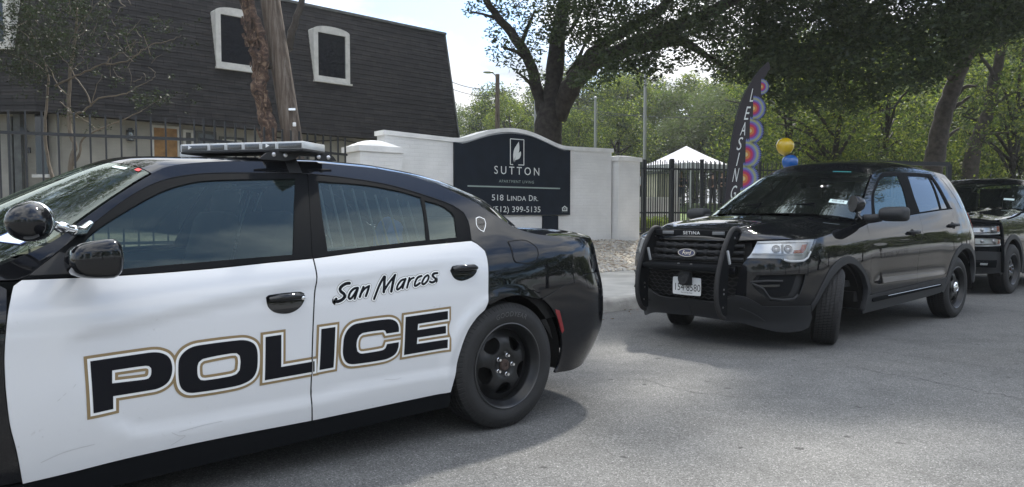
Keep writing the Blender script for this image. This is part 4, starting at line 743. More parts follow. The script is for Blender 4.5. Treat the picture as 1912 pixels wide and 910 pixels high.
def build_house():
    h = thing('apartment_building', 'two storey apartment building with a dark shingle mansard roof and cream lower wall', 'building', (-10.05, 16.14, .7), R(43.68))
    z0 = .7; Ln = 11.62; dp = 9.0; lean = .76; e = 3.40-z0; t = 7.0-z0
    # lower walls
    mb = MB(); mb.box((Ln/2+.22,.5+.1,e/2+.05), (Ln-.65,.2,e+.1)); mb.build('wall', M_BRICKB, h)
    mb = MB(); mb.box((.52-.69*2.6,.42+.73*2.6,e/2+.05), (5.2,.2,e+.1), rot=rotz(math.atan2(.73,-.69))); mb.build('side_wall', M_BRICKB, h)
    mb = MB(); mb.box((Ln-.12,dp/2+.3,e/2+.05), (.2,dp-.6,e+.1)); mb.build('end_wall', M_BRICKB, h)
    # mansard built as overlapping courses of shingles
    co = .145; k = int((t-e)/co*1.02); V = []; F = []; rf = MB()
    zs = np.linspace(e, t, 26)
    for i in range(len(zs)-1):
        za, zb_ = zs[i], zs[i+1]; ya = lean*(za-e)/(t-e); yb = lean*(zb_-e)/(t-e); o = .022
        xa0 = ya*.42; xb0 = yb*.42; B_ = np.array([-.69,.73])*6
        rf.add([(xa0-o*.4,ya-o,za),(Ln,ya-o,za),(Ln,yb-.004,zb_+.01),(xb0-.004,yb-.004,zb_+.01)], [(0,1,2,3)])
        rf.add([(xa0-o*.4,ya-o,za),(Ln,ya-o,za),(Ln,ya+.03,za),(xa0+.03,ya+.03,za)], [(3,2,1,0)])
        rf.add([(xa0-o*.4,ya-o,za),(xb0-.004,yb-.004,zb_+.01),(xb0-.004+B_[0],yb-.004+B_[1],zb_+.01),(xa0-o*.4+B_[0]-.01,ya-o+B_[1],za)], [(0,1,2,3)])
        rf.add([(xa0-o*.4,ya-o,za),(xa0-o*.4+B_[0],ya-o+B_[1],za),(xa0+.04+B_[0],ya+.03+B_[1],za),(xa0+.04,ya+.03,za)], [(0,1,2,3)])
    rf.add([(Ln-.01,0,e),(Ln-.01,dp,e),(Ln-.01,dp,t),(Ln-.01,lean,t)], [(0,1,2,3)]); rf.add([(.32,lean,t),(Ln,lean,t),(Ln,dp,t),(-3.8,dp,t),(-3.8,5.2,t)], [(0,1,2,3,4)])
    rf.add([(0,0,e+.02),(Ln,0,e+.02),(Ln,1.2,e+.02),(0,1.2,e+.02)], [(0,1,2,3)]); rf.add([(0,0,e+.024),(.9,.6,e+.024),(-3.2,5.0,e+.024),(-4.14,4.38,e+.024)], [(0,1,2,3)])
    rf.build('roof', M_SHING, h, smooth=False, fix=False)
    mb = MB(); mb.box((Ln/2+.18,lean-.02,t+.02), (Ln-.3,.10,.07)); mb.box((Ln+.0,lean/2+.0,(e+t)/2), (.05,.07,math.hypot(t-e,lean)), rot=rotx(-math.atan2(lean,t-e))); mb.build('roof_edge_trim', M_GREYP, h)
    # arched dormer windows
    def dormer(x0, x1, zb_, zt):
        zb_ -= z0; zt -= z0; xc = (x0+x1)/2; w = (x1-x0)/2; yb = lean*(zb_-e)/(t-e)-.06
        ac = [(xc+w*math.cos(a)*1.0, zt-.13+.13*math.sin(a)) for a in np.linspace(0, math.pi, 11)]
        outer = [(x0,zb_),(x1,zb_)]+ac; ti = .125; hole = [(x0+ti,zb_+.14),(x0+ti,zt-.20),(x1-ti,zt-.20),(x1-ti,zb_+.14)]
        mb = MB(); mb.prism(outer, yb, yb+.05, 'y', holes=[hole]); d = mb.build('window', M_FRAME, h, angle=30)
        mb = MB(); mb.prism(offset_loop(outer, -.008), yb+.05, yb+.62, 'y', holes=[hole]); mb.build('surround', M_FRAME, d, angle=30)
        mb = MB(); mb.box((xc,yb+.06,(zb_+zt)/2-.03), (x1-x0-2*ti+.02,.02,zt-zb_-.30)); mb.build('pane', M_DWIN, d)
        mb = MB(); mb.box((xc,yb-.03,zb_-.02), (x1-x0+.06,.10,.05)); mb.build('sill', M_FRAME, d)
    dormer(3.98,5.12,4.90,6.42); dormer(6.68,7.80,4.90,6.42); 
    # third dormer on the left flank
    fl = lambda k, q, z: (-.69*k+.73*q, .73*k+.69*q, z-z0)        # k along the flank, q inwards
    Fz = np.array([[-.69,.73,0],[.73,.69,0],[0,0,1.]])
    dm = MB(); o3 = [(.62,4.75),(1.7,4.75),(1.7,6.2),(1.16,6.34),(.62,6.2)]; h3 = [(.77,4.9),(1.55,4.9),(1.55,6.1),(.77,6.1)]; dm.prism([(x, z-z0) for x, z in o3], .16, .72, 'y', holes=[[(x, z-z0) for x, z in h3]]); dm.v = [tuple(np.array([v[0],v[1]])@np.array([[-.69,.73],[.73,.69]]))+(v[2],) for v in dm.v]; d = dm.build('window', M_FRAME, h)
    pm_ = MB(); pm_.prism([(x, z-z0) for x, z in h3], .22, .24, 'y'); pm_.v = [tuple(np.array([v[0],v[1]])@np.array([[-.69,.73],[.73,.69]]))+(v[2],) for v in pm_.v]; pm_.build('pane', M_DWIN, d)
    y = .49
    def win(x0, x1, a, b, m, name='window', fr=M_GREYP):
        mb = MB(); ti = .06; mb.prism([(x0,a-z0),(x1,a-z0),(x1,b-z0),(x0,b-z0)], y-.05, y+.008, 'y', holes=[[(x0+ti,a-z0+ti),(x1-ti,a-z0+ti),(x1-ti,b-z0-ti),(x0+ti,b-z0-ti)]]); o = mb.build(name, fr, h, smooth=False)
        mb = MB(); mb.box(((x0+x1)/2,y-.01,(a+b)/2-z0), (x1-x0-2*ti+.01,.02,b-a-2*ti+.01)); mb.build('pane' if name == 'window' else 'door_leaf', m, o); return o
    win(2.45,3.12,1.0,3.36,M_PLY,'door',M_FRAME); win(3.2,3.45,1.0,3.3,M_GREYP,'door',M_FRAME)
    w_ = win(3.5,4.02,1.4,3.3,M_CURT); win(4.1,4.75,1.5,3.2,M_FRAME); win(5.8,6.6,1.0,3.2,M_GREYP,'door'); win(8.9,9.9,1.5,3.1,M_DWIN)
    ra = rotz(math.atan2(.73,-.69)); fq = .42
    mb = MB(); mb.box(fl(.18,fq,2.75), (.26,.06,1.3), rot=ra); wd = mb.build('window', M_DWIN, h); mb = MB(); mb.box(fl(.18,fq-.05,2.06), (.36,.12,.07), rot=ra); mb.build('sill', M_FRAME, wd)
    mb = MB(); mb.box(fl(.68,fq-.03,2.3), (.16,.10,2.2), rot=ra); mb.build('porch_post', M_GREYP, h); mb = MB(); mb.box(fl(.86,fq-.02,2.2), (.10,.10,2.3), rot=ra); mb.build('porch_post', M_GREYP, h)
    mb = MB(); mb.box(fl(.50,fq-.12,3.02), (.10,.12,.16), rot=ra, ch=.02); mb.box(fl(.50,fq-.03,3.02), (.06,.1,.05), rot=ra); mb.build('porch_lamp', M_IRON, h); mb = MB(); mb.box(fl(.46,fq-.02,2.62), (.05,.04,.12), rot=ra); mb.build('switch_box', M_IRON, h)
    # wall lantern beside the boarded door
    lt = MB(); lt.box((1.97,y-.10,3.17-z0), (.14,.14,.05), ch=.01); lt.box((1.97,y-.10,3.21-z0), (.08,.08,.05)); lt.box((1.97,y-.10,2.95-z0), (.12,.12,.02))
    for a in (-1,1):
        for b in (-1,1): lt.box((1.97+a*.058,y-.10+b*.058,3.06-z0), (.012,.012,.22))
    lt.box((1.97,y-.02,3.10-z0), (.05,.06,.14)); lo = lt.build('wall_lantern', M_IRON, h); g = MB(); g.box((1.97,y-.10,3.06-z0), (.10,.10,.18)); g.build('lantern_glass', M_CLEAR, lo)
    # cables along the eave at the right
    mb = MB(); mb.tube([(5.3,y-.06,3.3-z0),(6.5,y-.10,3.22-z0),(7.6,y-.06,3.34-z0),(9,y-.1,3.2-z0),(10.5,y-.06,3.3-z0)], .018, 6); mb.build('cable', M_IRON, h)
    return h
build_house()
# ------------------------------------------------------------------ white and black police sedan
CZB = lambda s: np.clip(1.0+.037*(2.37-np.asarray(s)), .95, 1.095)
_cu = pchip(*zip(*CD['scal_u'][::-1])); _cl = pchip(*zip(*CD['scal_l'][::-1])); _cf = pchip([.30,.432,.497,.569,.649,.699,.747,.786,.84], [2.03,2.10,2.135,2.165,2.203,2.22,2.21,2.16,2.06])
def charger_D(s, z):
    s = np.asarray(s, float); z = np.asarray(z, float)
    a = .35*np.maximum(0, z-.75)**2+.32*np.maximum(0, .6-z)**2
    r = sstep(-.55, -.95, s); a = a+r*(.55*np.maximum(0, .5-z)**1.5+.03*sstep(.68, .95, z)-.015*sstep(.4, .6, z))
    # hollow pressed into the doors
    m = sstep(-.008, .06, _cu(s)-z)*sstep(-.03, .045, z-_cl(s))*sstep(-.02, .10, _cf(z)-s)*sstep(.1, .5, s)
    a = a+.0145*m
    # flared lips round both arches
    for cx in (0., 3.052):
        d = np.hypot(s-cx, z-.36); a = a-.012*np.exp(-((d-.41)/.035)**2)*(z > .2)
    h = z-CZB(s); k = .55+.35*sstep(0, -.5, s)
    g = .072+k*h+.35*np.maximum(h, 0)**2
    f = sstep(2.9, 3.6, s)                       # nose: bumper tuck and bonnet edge
    a = a+f*(.5*np.maximum(0, z-.62)**1.5+.25*np.maximum(0, .42-z)**1.3)
    return smax(a, g, .035)
CS = Surf([(3.98,0),(3.96,.35),(3.86,.62),(3.68,.80),(3.4,.895),(3.0,.925),(2.4,.935),(1.2,.94),(.6,.94),(0,.945),(-.35,.944),(-.6,.932),(-.8,.893),(-.96,.80),(-1.07,.6),(-1.13,.3),(-1.14,0)], charger_D)
M_DRL_ = mat('frosted_rib', (.55,.57,.58), .3); M_LED = mat('led_reflector', (.045,.049,.052), .35, coat=1, noise=(220,.6,2)); M_LENSC = mat('frosted_lens', (.55,.57,.575), .3, coat=1)
def build_charger():
    car = thing('police_car', 'black and white police sedan with POLICE lettering on its doors, nearest the camera', 'police car', (-.653, 5.013, 0), R(270-48.5))
    seam = CD['seam']
    cant = CD['cant']
    arch = CD['arch']
    cx = 0.
    # ---- body: roof rails, pillars, quarter and rear corner in one skin per side
    up = [c_ for c_ in cant]                                       # front to rear along the roof edge
    rear_top = [(-.3,1.118),(-.5,1.10),(-.75,1.09),(-.93,1.078)]
    fr = [p for p in CD['frame_f'][:11]]                           # frame outer edge of front door, front to rear
    rr_ = [p for p in CD['frame_r'][:9]]
    dr = CD['door_r']
    bse = CD['bseam']
    rear_edge = [(-.93,.86),(-.7,.858)]+bse[::-1]
    arch_up = [(.118,.7)]
    outer = [(2.52,.99),(2.52,1.02)]+up+rear_top+rear_edge
    # down the arch from bumper seam round to the door edge
    A = [(-.262,.742)]+arch[3::-1]+[(.141,.735)]
    outer += A
    outer += [(.127,.864),(.115,.979),(.118,1.03),(.160,1.07),(.19,1.09)]+rr_[7:0:-1]+[(1.045,1.4415)]
    outer += fr[10:-1:-1][1:] if False else fr[9::-1]
    outer += [(2.346,.994)]
    for sd_ in (1, -1):
        b = panel(CS, 'body' if sd_ > 0 else 'body_side', outer, M_BLACK, car, off=0, step=.035, inset=.0015, side=sd_, smooth=30)
        # rear bumper below the seam
        bo = [(-.28,.732)]+bse[1:]+[(-.7,.855),(-.93,.857),(-.93,.27),(-.6,.252),(-.42,.259),(-.45,.316),(-.461,.43),(-.422,.574),(-.357,.671)]
        panel(CS, 'rear_bumper', bo, M_BLACK, car, step=.035, side=sd_, smooth=30)
        panel(CS, 'side_marker', CD['marker'], M_RED, car, off=.004, step=.03, depth=.008, side=sd_)
        # front wing with its arch
        th = np.linspace(R(-18), R(198), 26); ar = [(3.052+.405*math.cos(t), .36+.405*math.sin(t)) for t in th]
        fo = [(2.385,.96),(2.39,.9),(2.409,.693),(2.4,.48),(2.379,.358),(2.361,.235),(2.62,.235)]+ar[::-1][1:-1]+[(3.5,.235),(3.62,.235),(3.62,.80),(3.3,.89),(2.9,.95),(2.6,.99),(2.44,1.0)]
        panel(CS, 'front_wing', fo, M_BLACK, car, step=.045, side=sd_, smooth=25)
        # rocker
        rb = [(.374,.262),(.369,.176),(.836,.167),(2.026,.133),(2.64,.125),(2.64,.228),(2.361,.22),(2.204,.228),(2.0,.242),(1.661,.251),(1.191,.25)]
        panel(CS, 'sill', rb, M_MATTE, car, off=-.006, step=.05, side=sd_, smooth=20)
        # doors
        d1 = panel(CS, 'door', CD['door_f'], M_WHITE, car, step=.03, inset=.0045, depth=.006, side=sd_, smooth=30)
        d2 = panel(CS, 'door', CD['door_r'], M_WHITE, car, step=.03, inset=.0045, depth=.006, side=sd_, smooth=30)
        if sd_ > 0:
            props(d1, 'white front door with POL lettering'); props(d2, 'white rear door with San Marcos and ICE lettering')
        ff = [p for p in CD['frame_f']]
        panel(CS, 'window_frame', ff, M_MATTE, d1, holes=[CD['glass_f']], off=-.003, step=.045, depth=.02, side=sd_, smooth=30)
        panel(CS, 'window_frame', CD['frame_r'], M_MATTE, d2, holes=[CD['glass_r'], CD['glass_q']], off=-.003, step=.045, depth=.02, side=sd_, smooth=30)
        for g, d in (('glass_f', d1), ('glass_r', d2), ('glass_q', d2)):
            panel(CS, 'window', CD[g], M_GLASSF, d, off=-.012, step=.05, inset=-.004, depth=0, side=sd_, smooth=30)
        # mirror base patch
        tri = [(2.315,1.004),(2.20,1.09),(2.145,1.075),(2.12,1.004)]
        panel(CS, 'mirror_patch', tri, M_PLAST, d1, off=.002, step=.05, depth=.006, side=sd_, smooth=0)
        # handles: dark recessed bowl with a gloss paddle
        for key, d in (('hand_f', d1), ('hand_r', d2)):
            hb = CD[key]
            panel(CS, 'handle', hb, M_BLACK, d, off=.0035, step=.03, inset=0, depth=.01, side=sd_, smooth=50)
            h = np.array(hb); c0 = h.mean(0); L_ = [(c0[0]+(x-c0[0])*.93, c0[1]+(z-c0[1])*.9) for x, z in hb]
            V = [CS.pt(x, z, .0) for x, z in [(h[:,0].max()-.01, c0[1]+.018), (c0[0]+.04, c0[1]+.024), (c0[0]-.04, c0[1]+.026), (h[:,0].min()+.012, c0[1]+.02)]]
            q = [v+np.array([0, o_, 0]) for v, o_ in zip(V, (.012, .03, .032, .016))]
            mb = MB(); mb.tube([p*[1, sd_, 1] for p in q], [.012, .017, .017, .012], 10); mb.build('handle_bar', M_BLACK, d, angle=60)
        if sd_ > 0:
            kx, kz = CD['key'][0]; v = CS.pt(kx, kz, .03); mb = MB(); mb.lathe([(.009, -.012), (.009, .006), (.006, .008), (0, .008)], 14, 0, 'y', tuple(v)); mb.build('lock_cylinder', M_CHROME, d1)
        # lettering
        P_all = {0: M_GOLD, 1: M_WVINYL, 2: M_BVINYL}
        for key, d in (('letters_f', d1), ('letters_r', d2)):
            for lay in (0, 1, 2):
                Vs = []; Fs = []; n_ = 0; offs = []
                for i, (l_, o_, h_) in enumerate(CD[key]):
                    if l_ != lay: continue
                    oo = smooth_loop(o_, 34, 4) if len(o_) > 12 else o_; hh = [smooth_loop(q, 34, 4) for q in h_]
                    P, F = cdt(resample(oo, .02), [resample(q, .02) for q in hh], .022)
                    if sd_ < 0:      # far side reads the right way round too
                        mid = 1.45; P = P*[-1, 1]+[2*mid-.2, 0]; F = [f[::-1] for f in F]
                    Vs.append(P); Fs += [tuple(k+n_ for k in f) for f in F]; n_ += len(P); offs += [.0015+.0016*lay+.0001*i]*len(P)
                if sd_ > 0: on_skin(CS, 'lettering', np.vstack(Vs), Fs, P_all[lay], d, np.array(offs), sd_)
        if sd_ > 0:
            for lay, (dw, m_) in enumerate(((.017, M_GVINYL), (.0125, M_WVINYL), (0, M_BVINYL))):
                Vs = []; Fs = []; n_ = 0; offs = []
                for i, (pts, w) in enumerate(CD['script']):
                    P, F = stroke_poly(pts, w+dw); Vs.append(P); Fs += [tuple(k+n_ for k in f) for f in F]; n_ += len(P); offs += [.0012+.0008*lay+.00005*i]*len(P)
                on_skin(CS, 'script_lettering', np.vstack(Vs), Fs, m_, d2, np.array(offs))
            # fuel flap and the small shield badge
            ff_ = smooth_loop(CD['fuel'], 60, 4)
            P, F = cdt(ff_, [offset_loop(ff_, -.005)], 0); fl = panel(CS, 'fuel_flap', CD['fuel'], M_BLACK, car, off=.0025, step=.03, depth=.01, smooth=60)
            on_skin(CS, 'flap_gap', P, F, M_DARK, fl, .004)
            bd = smooth_loop(CD['badge'], 45, 4); P, F = cdt(bd, [offset_loop(bd, -.0045)], 0); bg = on_skin(CS, 'shield_sticker', P, F, M_WVINYL, car, .002)
            q = offset_loop(bd, -.011); P, F = cdt(q, [offset_loop(q, -.002)], 0); on_skin(CS, 'sticker_line', P, F, M_GVINYL, bg, .002)
            P, F = text2d('POLICE', .013, 1.1); P = np.array([[.083-x, 1.172+y] for x, y in P]); on_skin(CS, 'sticker_text', P, F, M_WVINYL, bg, .0022)
            # scratches and scuffs on the front door
            sc = MB()
            for pts in ([(1.83,.325),(1.80,.305),(1.775,.30),(1.80,.285),(1.83,.27)], [(1.80,.322),(1.70,.332),(1.62,.335)], [(2.3,.30),(2.22,.325),(2.12,.335)], [(2.245,.53),(2.235,.538)], [(2.225,.548),(2.215,.556)], [(2.19,.575),(2.182,.585)]):
                P, F = stroke_poly(pts, .0016); sc.add(CS.pt(P[:,0], P[:,1], .0015), [f[::-1] for f in F])
            sc.build('scratches', M_SCRATCH, d1, smooth=False, fix=False)
            sc = MB()
            for pts in ([(.50,.745),(.49,.747)], [(.462,.738),(.458,.755)], [(.92,.70),(.915,.715)], [(.80,.40),(.74,.39),(.70,.395)]):
                P, F = stroke_poly(pts, .0016); sc.add(CS.pt(P[:,0], P[:,1], .0015), [f[::-1] for f in F])
            sc.build('scratches', M_SCRATCH, d2, smooth=False, fix=False)
    for sd_ in (1, -1):      # dark strip painting in the shade of the gap between the doors
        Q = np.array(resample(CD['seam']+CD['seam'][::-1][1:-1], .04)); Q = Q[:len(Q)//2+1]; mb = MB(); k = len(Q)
        V = [CS.pt(a_+.0046, b_, -.0015)*[1,sd_,1] for a_, b_ in Q]+[CS.pt(a_-.0046, b_, -.0015)*[1,sd_,1] for a_, b_ in Q]; mb.add(V, [(i,i+1,k+i+1,k+i) for i in range(k-1)]); mb.build('door_gap_shade', M_DARK, car, smooth=False)
    # ---- dark shell behind the skin so gaps read black
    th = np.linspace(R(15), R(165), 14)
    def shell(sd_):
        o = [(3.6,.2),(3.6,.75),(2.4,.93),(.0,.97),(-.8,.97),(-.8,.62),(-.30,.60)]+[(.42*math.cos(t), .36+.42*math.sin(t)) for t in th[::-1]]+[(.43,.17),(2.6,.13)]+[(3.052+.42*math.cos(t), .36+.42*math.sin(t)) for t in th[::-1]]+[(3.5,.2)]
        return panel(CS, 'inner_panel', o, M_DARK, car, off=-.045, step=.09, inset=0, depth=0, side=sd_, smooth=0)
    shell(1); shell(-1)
    mb = MB(); mb.box((1.55,0,.24), (4.0,1.5,.1)); mb.box((1.3,0,.33), (2.2,1.66,.1)); mb.build('underbody', M_DARK, car)
    for x in (0, 3.052):
        for sd_ in (1, -1):
            mb = MB(); n = 24; P = []
            for i in range(n+1):
                t = R(-10)+R(200)*i/n; P.append((x+.468*math.cos(t), .36+.468*math.sin(t)))
            V = [(p[0], sd_*.9, p[1]) for p in P]+[(p[0], sd_*.55, p[1]) for p in P]
            mb.add(V, [(i, i+1, n+2+i, n+1+i) for i in range(n)]+[tuple(range(n+1, 2*n+2))]); mb.build('wheel_well', M_DARK, car)
    # ---- roof, screens, bonnet, boot
    ks = np.array([CS.pt(s, z) for s, z in cant]); L_ = np.r_[0, np.cumsum(np.linalg.norm(np.diff(ks, axis=0), axis=1))]
    kx, ky, kz = (pchip(L_, ks[:,i]) for i in range(3))
    xl = pchip(-ks[:,0], L_)                                        # arc length at a given -x
    uh, ub = float(xl(-1.79)), float(xl(-.62))                      # header and rear header
    crown = pchip([0, uh*.5, uh, uh+.35, ub, L_[-1]-.25, L_[-1]], [.035,.055,.07,.04,.045,.05,-.02])
    bow = pchip([0, uh, uh+.45, ub, ub+.35, L_[-1]], [.40,.11,.03,-.08,-.30,-.50])
    def top(u, t):
        u2 = np.clip(u, 0, L_[-1]); a = np.abs(t)
        prof = (.55*(1-a**2)+.45*(1-a**7))
        return np.stack([kx(u2)+bow(u2)*(1-a**2), ky(u2)*t, kz(u2)+crown(u2)*prof], -1)
    ts = np.linspace(-1, 1, 49)
    skin('roof', top, np.linspace(uh, ub, 40), ts, M_BLACK, car, flip=True, thick=.01)
    skin('windshield', top, np.linspace(0, uh-.006, 26), np.linspace(-.985, .985, 41), M_WSHIELD, car, flip=True)
    # dark frit round the windscreen
    skin('rear_window', top, np.linspace(ub+.008, L_[-1]-.02, 26), np.linspace(-.93, .93, 41), M_GLASSD, car, flip=True)
    skin('rear_pillar_trim', top, np.linspace(ub+.004, L_[-1], 26), np.linspace(.92, 1, 5), M_BLACK, car, flip=True)
    skin('rear_pillar_trim', top, np.linspace(ub+.004, L_[-1], 26), np.linspace(-1, -.92, 5), M_BLACK, car, flip=True)
    zk = pchip([-1.60,-1.2,-.93,-.75,-.5,-.3,-.158], [1.115,1.10,1.078,1.09,1.10,1.118,1.159])
    s_end = CS.s1
    def deck(s, t):
        sc = np.clip(s, s_end, 2.0); e = CS.pt(sc, zk(sc)); a = np.abs(t)
        cr = pchip([s_end, s_end+.5, -.75, -.3, -.15], [.0,.028,.045,.03,-.01])(sc)
        return np.stack([e[...,0], e[...,1]*t, e[...,2]+cr*(.6*(1-a**2)+.4*(1-a**6))], -1)
    skin('boot_lid', deck, np.linspace(s_end+.001, -.16, 36), np.linspace(-1, 1, 37), M_BLACK, car, thick=.0)
    def fascia(s, v):
        sc = np.clip(s, s_end, 5); z = .27+(zk(sc)-.27)*v; return CS.pt(sc, z)
    for sd_ in (1, -1):
        f2 = (lambda s, v: fascia(s, v)) if sd_ > 0 else (lambda s, v: fascia(s, v)*np.array([1,-1,1]))
        skin('tail_panel', f2, np.linspace(s_end, -.928, 24), np.linspace(0, 1, 26), M_BLACK, car, flip=(sd_ > 0))
        tl = [(-1.30,.9),(-1.32,.99),(-1.9,.99),(-1.9,.88)]
        tl = [(max(s_end+.02, a), b) for a, b in tl]
        panel(CS, 'tail_light', tl, M_RED, car, off=.006, step=.05, depth=.01, side=sd_, smooth=0)
    # bonnet from the cowl to the nose
    hk = [(2.40,1.045),(2.6,1.0),(2.9,.955),(3.3,.90),(3.62,.81),(3.9,.77),(4.3,.75),(CS.s0,.74)]
    hz = pchip(*zip(*hk))
    def hood(s, t):
        sc = np.clip(s, 2.3, CS.s0); e = CS.pt(sc, hz(sc)); a = np.abs(t)
        cr = pchip([2.4, 3.0, 3.62, CS.s0], [.03,.06,.06,.0])(sc); bw = pchip([2.4, 2.9, 3.6, CS.s0], [.30,.1,.0,0.])(sc)
        return np.stack([e[...,0]+bw*(1-a**2), e[...,1]*t, e[...,2]+cr*(.6*(1-a**2)+.4*(1-a**8))], -1)
    skin('bonnet', hood, np.linspace(2.40, CS.s0-.001, 40), ts, M_BLACK, car, flip=False)
    for sd_ in (1, -1):
        def nose(s, v):
            sc = np.clip(s, 3, CS.s0); p = CS.pt(sc, .22+(hz(sc)-.22)*v); return p*np.array([1, sd_, 1])
        skin('front_bumper', nose, np.linspace(3.618, CS.s0-.001, 22), np.linspace(0, 1, 22), M_BLACK, car, flip=(sd_ > 0))
        panel(CS, 'headlight', [(3.75,.62),(3.75,.70),(4.35,.68),(4.38,.62)], M_LAMPREF, car, off=.006, step=.05, depth=.01, side=sd_, smooth=0)
        panel(CS, 'grille', [(4.42,.56),(4.42,.69),(CS.s0-.01,.69),(CS.s0-.01,.56)], M_MATTE, car, off=.008, step=.05, depth=.01, side=sd_, smooth=0)
    # black roof moulding and the rail seam: thin lines along the door opening
    # ---- roof strap, light bar
    # a shallow V: two swept arms meeting over the centre line
    A0 = np.array([1.33,0.])
    bar = None
    for sd_ in (1, -1):
        A1 = np.array([.94,sd_*.59]); d = (A1-A0)/np.linalg.norm(A1-A0); ln = np.linalg.norm(A1-A0); an = math.atan2(d[1], d[0]); Rz = rotz(an)
        def arm(x, y, z): return (Rz@np.array([x, y, 0]))+np.array([A0[0], A0[1], z])
        q0 = .0 if sd_ > 0 else .30; mb = MB(); mb.box(arm((ln+q0)/2, -sd_*.11, 1.5495), (ln-q0, .22, .014), 0, rot=Rz, ch=.007)
        b_ = mb.build('light_bar' if bar is None else 'light_bar_arm', M_PLAST, car if bar is None else bar)
        if bar is None: bar = b_
        cuts = [0, .17, .27, .37, .47, .56, ln]
        lens = MB(); led = MB(); fr = MB()
        for i in range(6):
            if sd_ < 0 and i < 2: continue
            x0, x1 = cuts[i]+.001, cuts[i+1]-.001
            lens.box(arm((x0+x1)/2, -sd_*.11, 1.5745), (x1-x0, .215, .037), 0, rot=Rz, ch=.004)
            led.box(arm((x0+x1)/2, -sd_*.2160, 1.572), (x1-x0-.018, .010, .025), 0, rot=Rz, ch=.002)
            fr.box(arm(x0+.004, -sd_*.2055, 1.574), (.006, .028, .032), 0, rot=Rz)
        lens.build('lens_cover', M_LENSC, bar); led.build('led_module', M_LED, bar); fr.build('lens_rib', M_DRL_, bar)
        wt = MB()
        for x in ((.05, .50) if sd_ > 0 else (.50,)):
            p = arm(x, -sd_*.2225, 1.5745); wt.add([p+Rz@np.array(q) for q in ((0,0,.010),(0,0,-.010),(.022,0,0))], [(0,1,2)])
        wt.build('lens_mark', M_WVINYL, bar, smooth=False, fix=False)
    for sd_ in (1, -1):
        br = MB()
        # foot bracket: plate with two slots, along the roof edge
        pl = [(1.30,1.503),(1.26,1.535),(1.20,1.55),(.94,1.55),(.90,1.535),(.88,1.512),(.93,1.51),(.985,1.512),(1.0,1.53),(1.09,1.53),(1.11,1.512),(1.16,1.50)]
        br.prism(pl, sd_*.585, sd_*.597, 'y'); br.box((1.07,sd_*.52,1.543), (.30,.14,.008))
        bo = br.build('mount_bracket', M_PLAST, bar)
        for x in (1.225,1.165,.985,.93):
            sb = MB(); sb.lathe([(.011,0),(.011,.006),(.006,.009),(0,.009)], 10, 0, 'y', (x,sd_*.597 if sd_ > 0 else -.606,1.528)); sb.build('bracket_bolt', M_STEEL, bar)
        # strap folded over the rail
        st = MB(); zz = np.linspace(1.442, 1.505, 7)
        for x0, x1 in ((1.075,1.145),):
            A = [CS.pt(x0, z, .004)*[1,sd_,1] for z in zz]+[np.array([x0,sd_*.50,1.535])]; B = [CS.pt(x1, z, .004)*[1,sd_,1] for z in zz]+[np.array([x1,sd_*.50,1.535])]
            k = len(A); st.add(A+B, [(i,i+1,k+i+1,k+i) for i in range(k-1)])
        st.build('roof_strap', M_PLAST, bar)
    # ---- mirrors
    for sd_ in (1, -1):
        bm = bmesh.new(); bmesh.ops.create_cube(bm, size=1)
        bmesh.ops.subdivide_edges(bm, edges=bm.edges[:], cuts=5, use_grid_fill=True)
        for v in bm.verts:
            x, y, z = v.co*2
            p = 4.2; n_ = (abs(x)**p+abs(y)**p+abs(z)**p)**(1/p); x, y, z = x/n_*1., y/n_, z/n_
            fr_ = (x+1)/2                                           # 1 = front
            zz_ = z*(.083-.018*fr_-.012*(1-(y+1)/2)) - .006*fr_
            yy = y*.122*(1-.12*fr_)
            v.co = (2.14+x*.088*(1-.10*abs(z)), sd_*(1.075+yy), 1.07+zz_+.006*y)
        V = [v.co[:] for v in bm.verts]; F = [[q.index for q in f.verts] for f in bm.faces]; bm.free()
        mb = MB(); mb.add(V, F); m = mb.build('mirror', M_BLACK, car, angle=180)
        mb = MB(); mb.tube([(2.16,sd_*.865,1.035),(2.15,sd_*.93,1.03),(2.14,sd_*1.0,1.045)], [.035,.03,.035], 12); mb.build('mirror_arm', M_MATTE, m)
        mb = MB(); mb.box((2.068,sd_*1.08,1.068), (.010,.15,.09), ch=.004); mb.build('mirror_glass', M_GLASSD, m)
    # ---- spot lamp on the driver's pillar
    c = np.array([2.315,.94,1.207]); sp = MB(); ax = np.array([-.55,-.80,.06]); ax /= np.linalg.norm(ax)
    prof = [(0,-.098),(.03,-.094),(.052,-.080),(.068,-.056),(.077,-.022),(.078,.01),(.078,.028),(.074,.034),(.072,.028),(.0,.026)]
    prof = [(a_*.93, b_*.93) for a_, b_ in prof]; tmp = MB(); tmp.lathe(prof, 40, 0, 'z'); q = Vector(ax).to_track_quat('Z', 'Y').to_matrix(); Q = np.array(q)
    V = [Q@np.array(v)+c for v in tmp.v]; sp.add(V, tmp.f); spo = sp.build('spot_lamp', M_BLACK, car, angle=60)
    rg = MB(); tmp = MB(); tmp.lathe([(.073,.013),(.0752,.0195),(.0735,.031)], 40, 0, 'z'); rg.add([Q@np.array(v)+c for v in tmp.v], tmp.f); rg.build('lamp_ring', M_CHROME, spo)
    am = MB(); p0 = c+np.array([-.070,.0,-.012]); p1 = np.array([2.16,.86,1.172]); base = CS.pt(2.115,1.165,.012); bb = CS.pt(2.075,1.20,.008)
    am.tube([p0,p0+(p1-p0)*.3,p0+(p1-p0)*.34,p0+(p1-p0)*.6,p0+(p1-p0)*.64,p1], [.017,.016,.021,.021,.015,.018], 14); am.tube([p1,base,bb], [.02,.022,.012], 12); am.ball(p1, .021)
    am.build('lamp_arm', M_CHROME, spo, angle=50)
    # ---- windscreen stickers and roof edge
    st = MB()
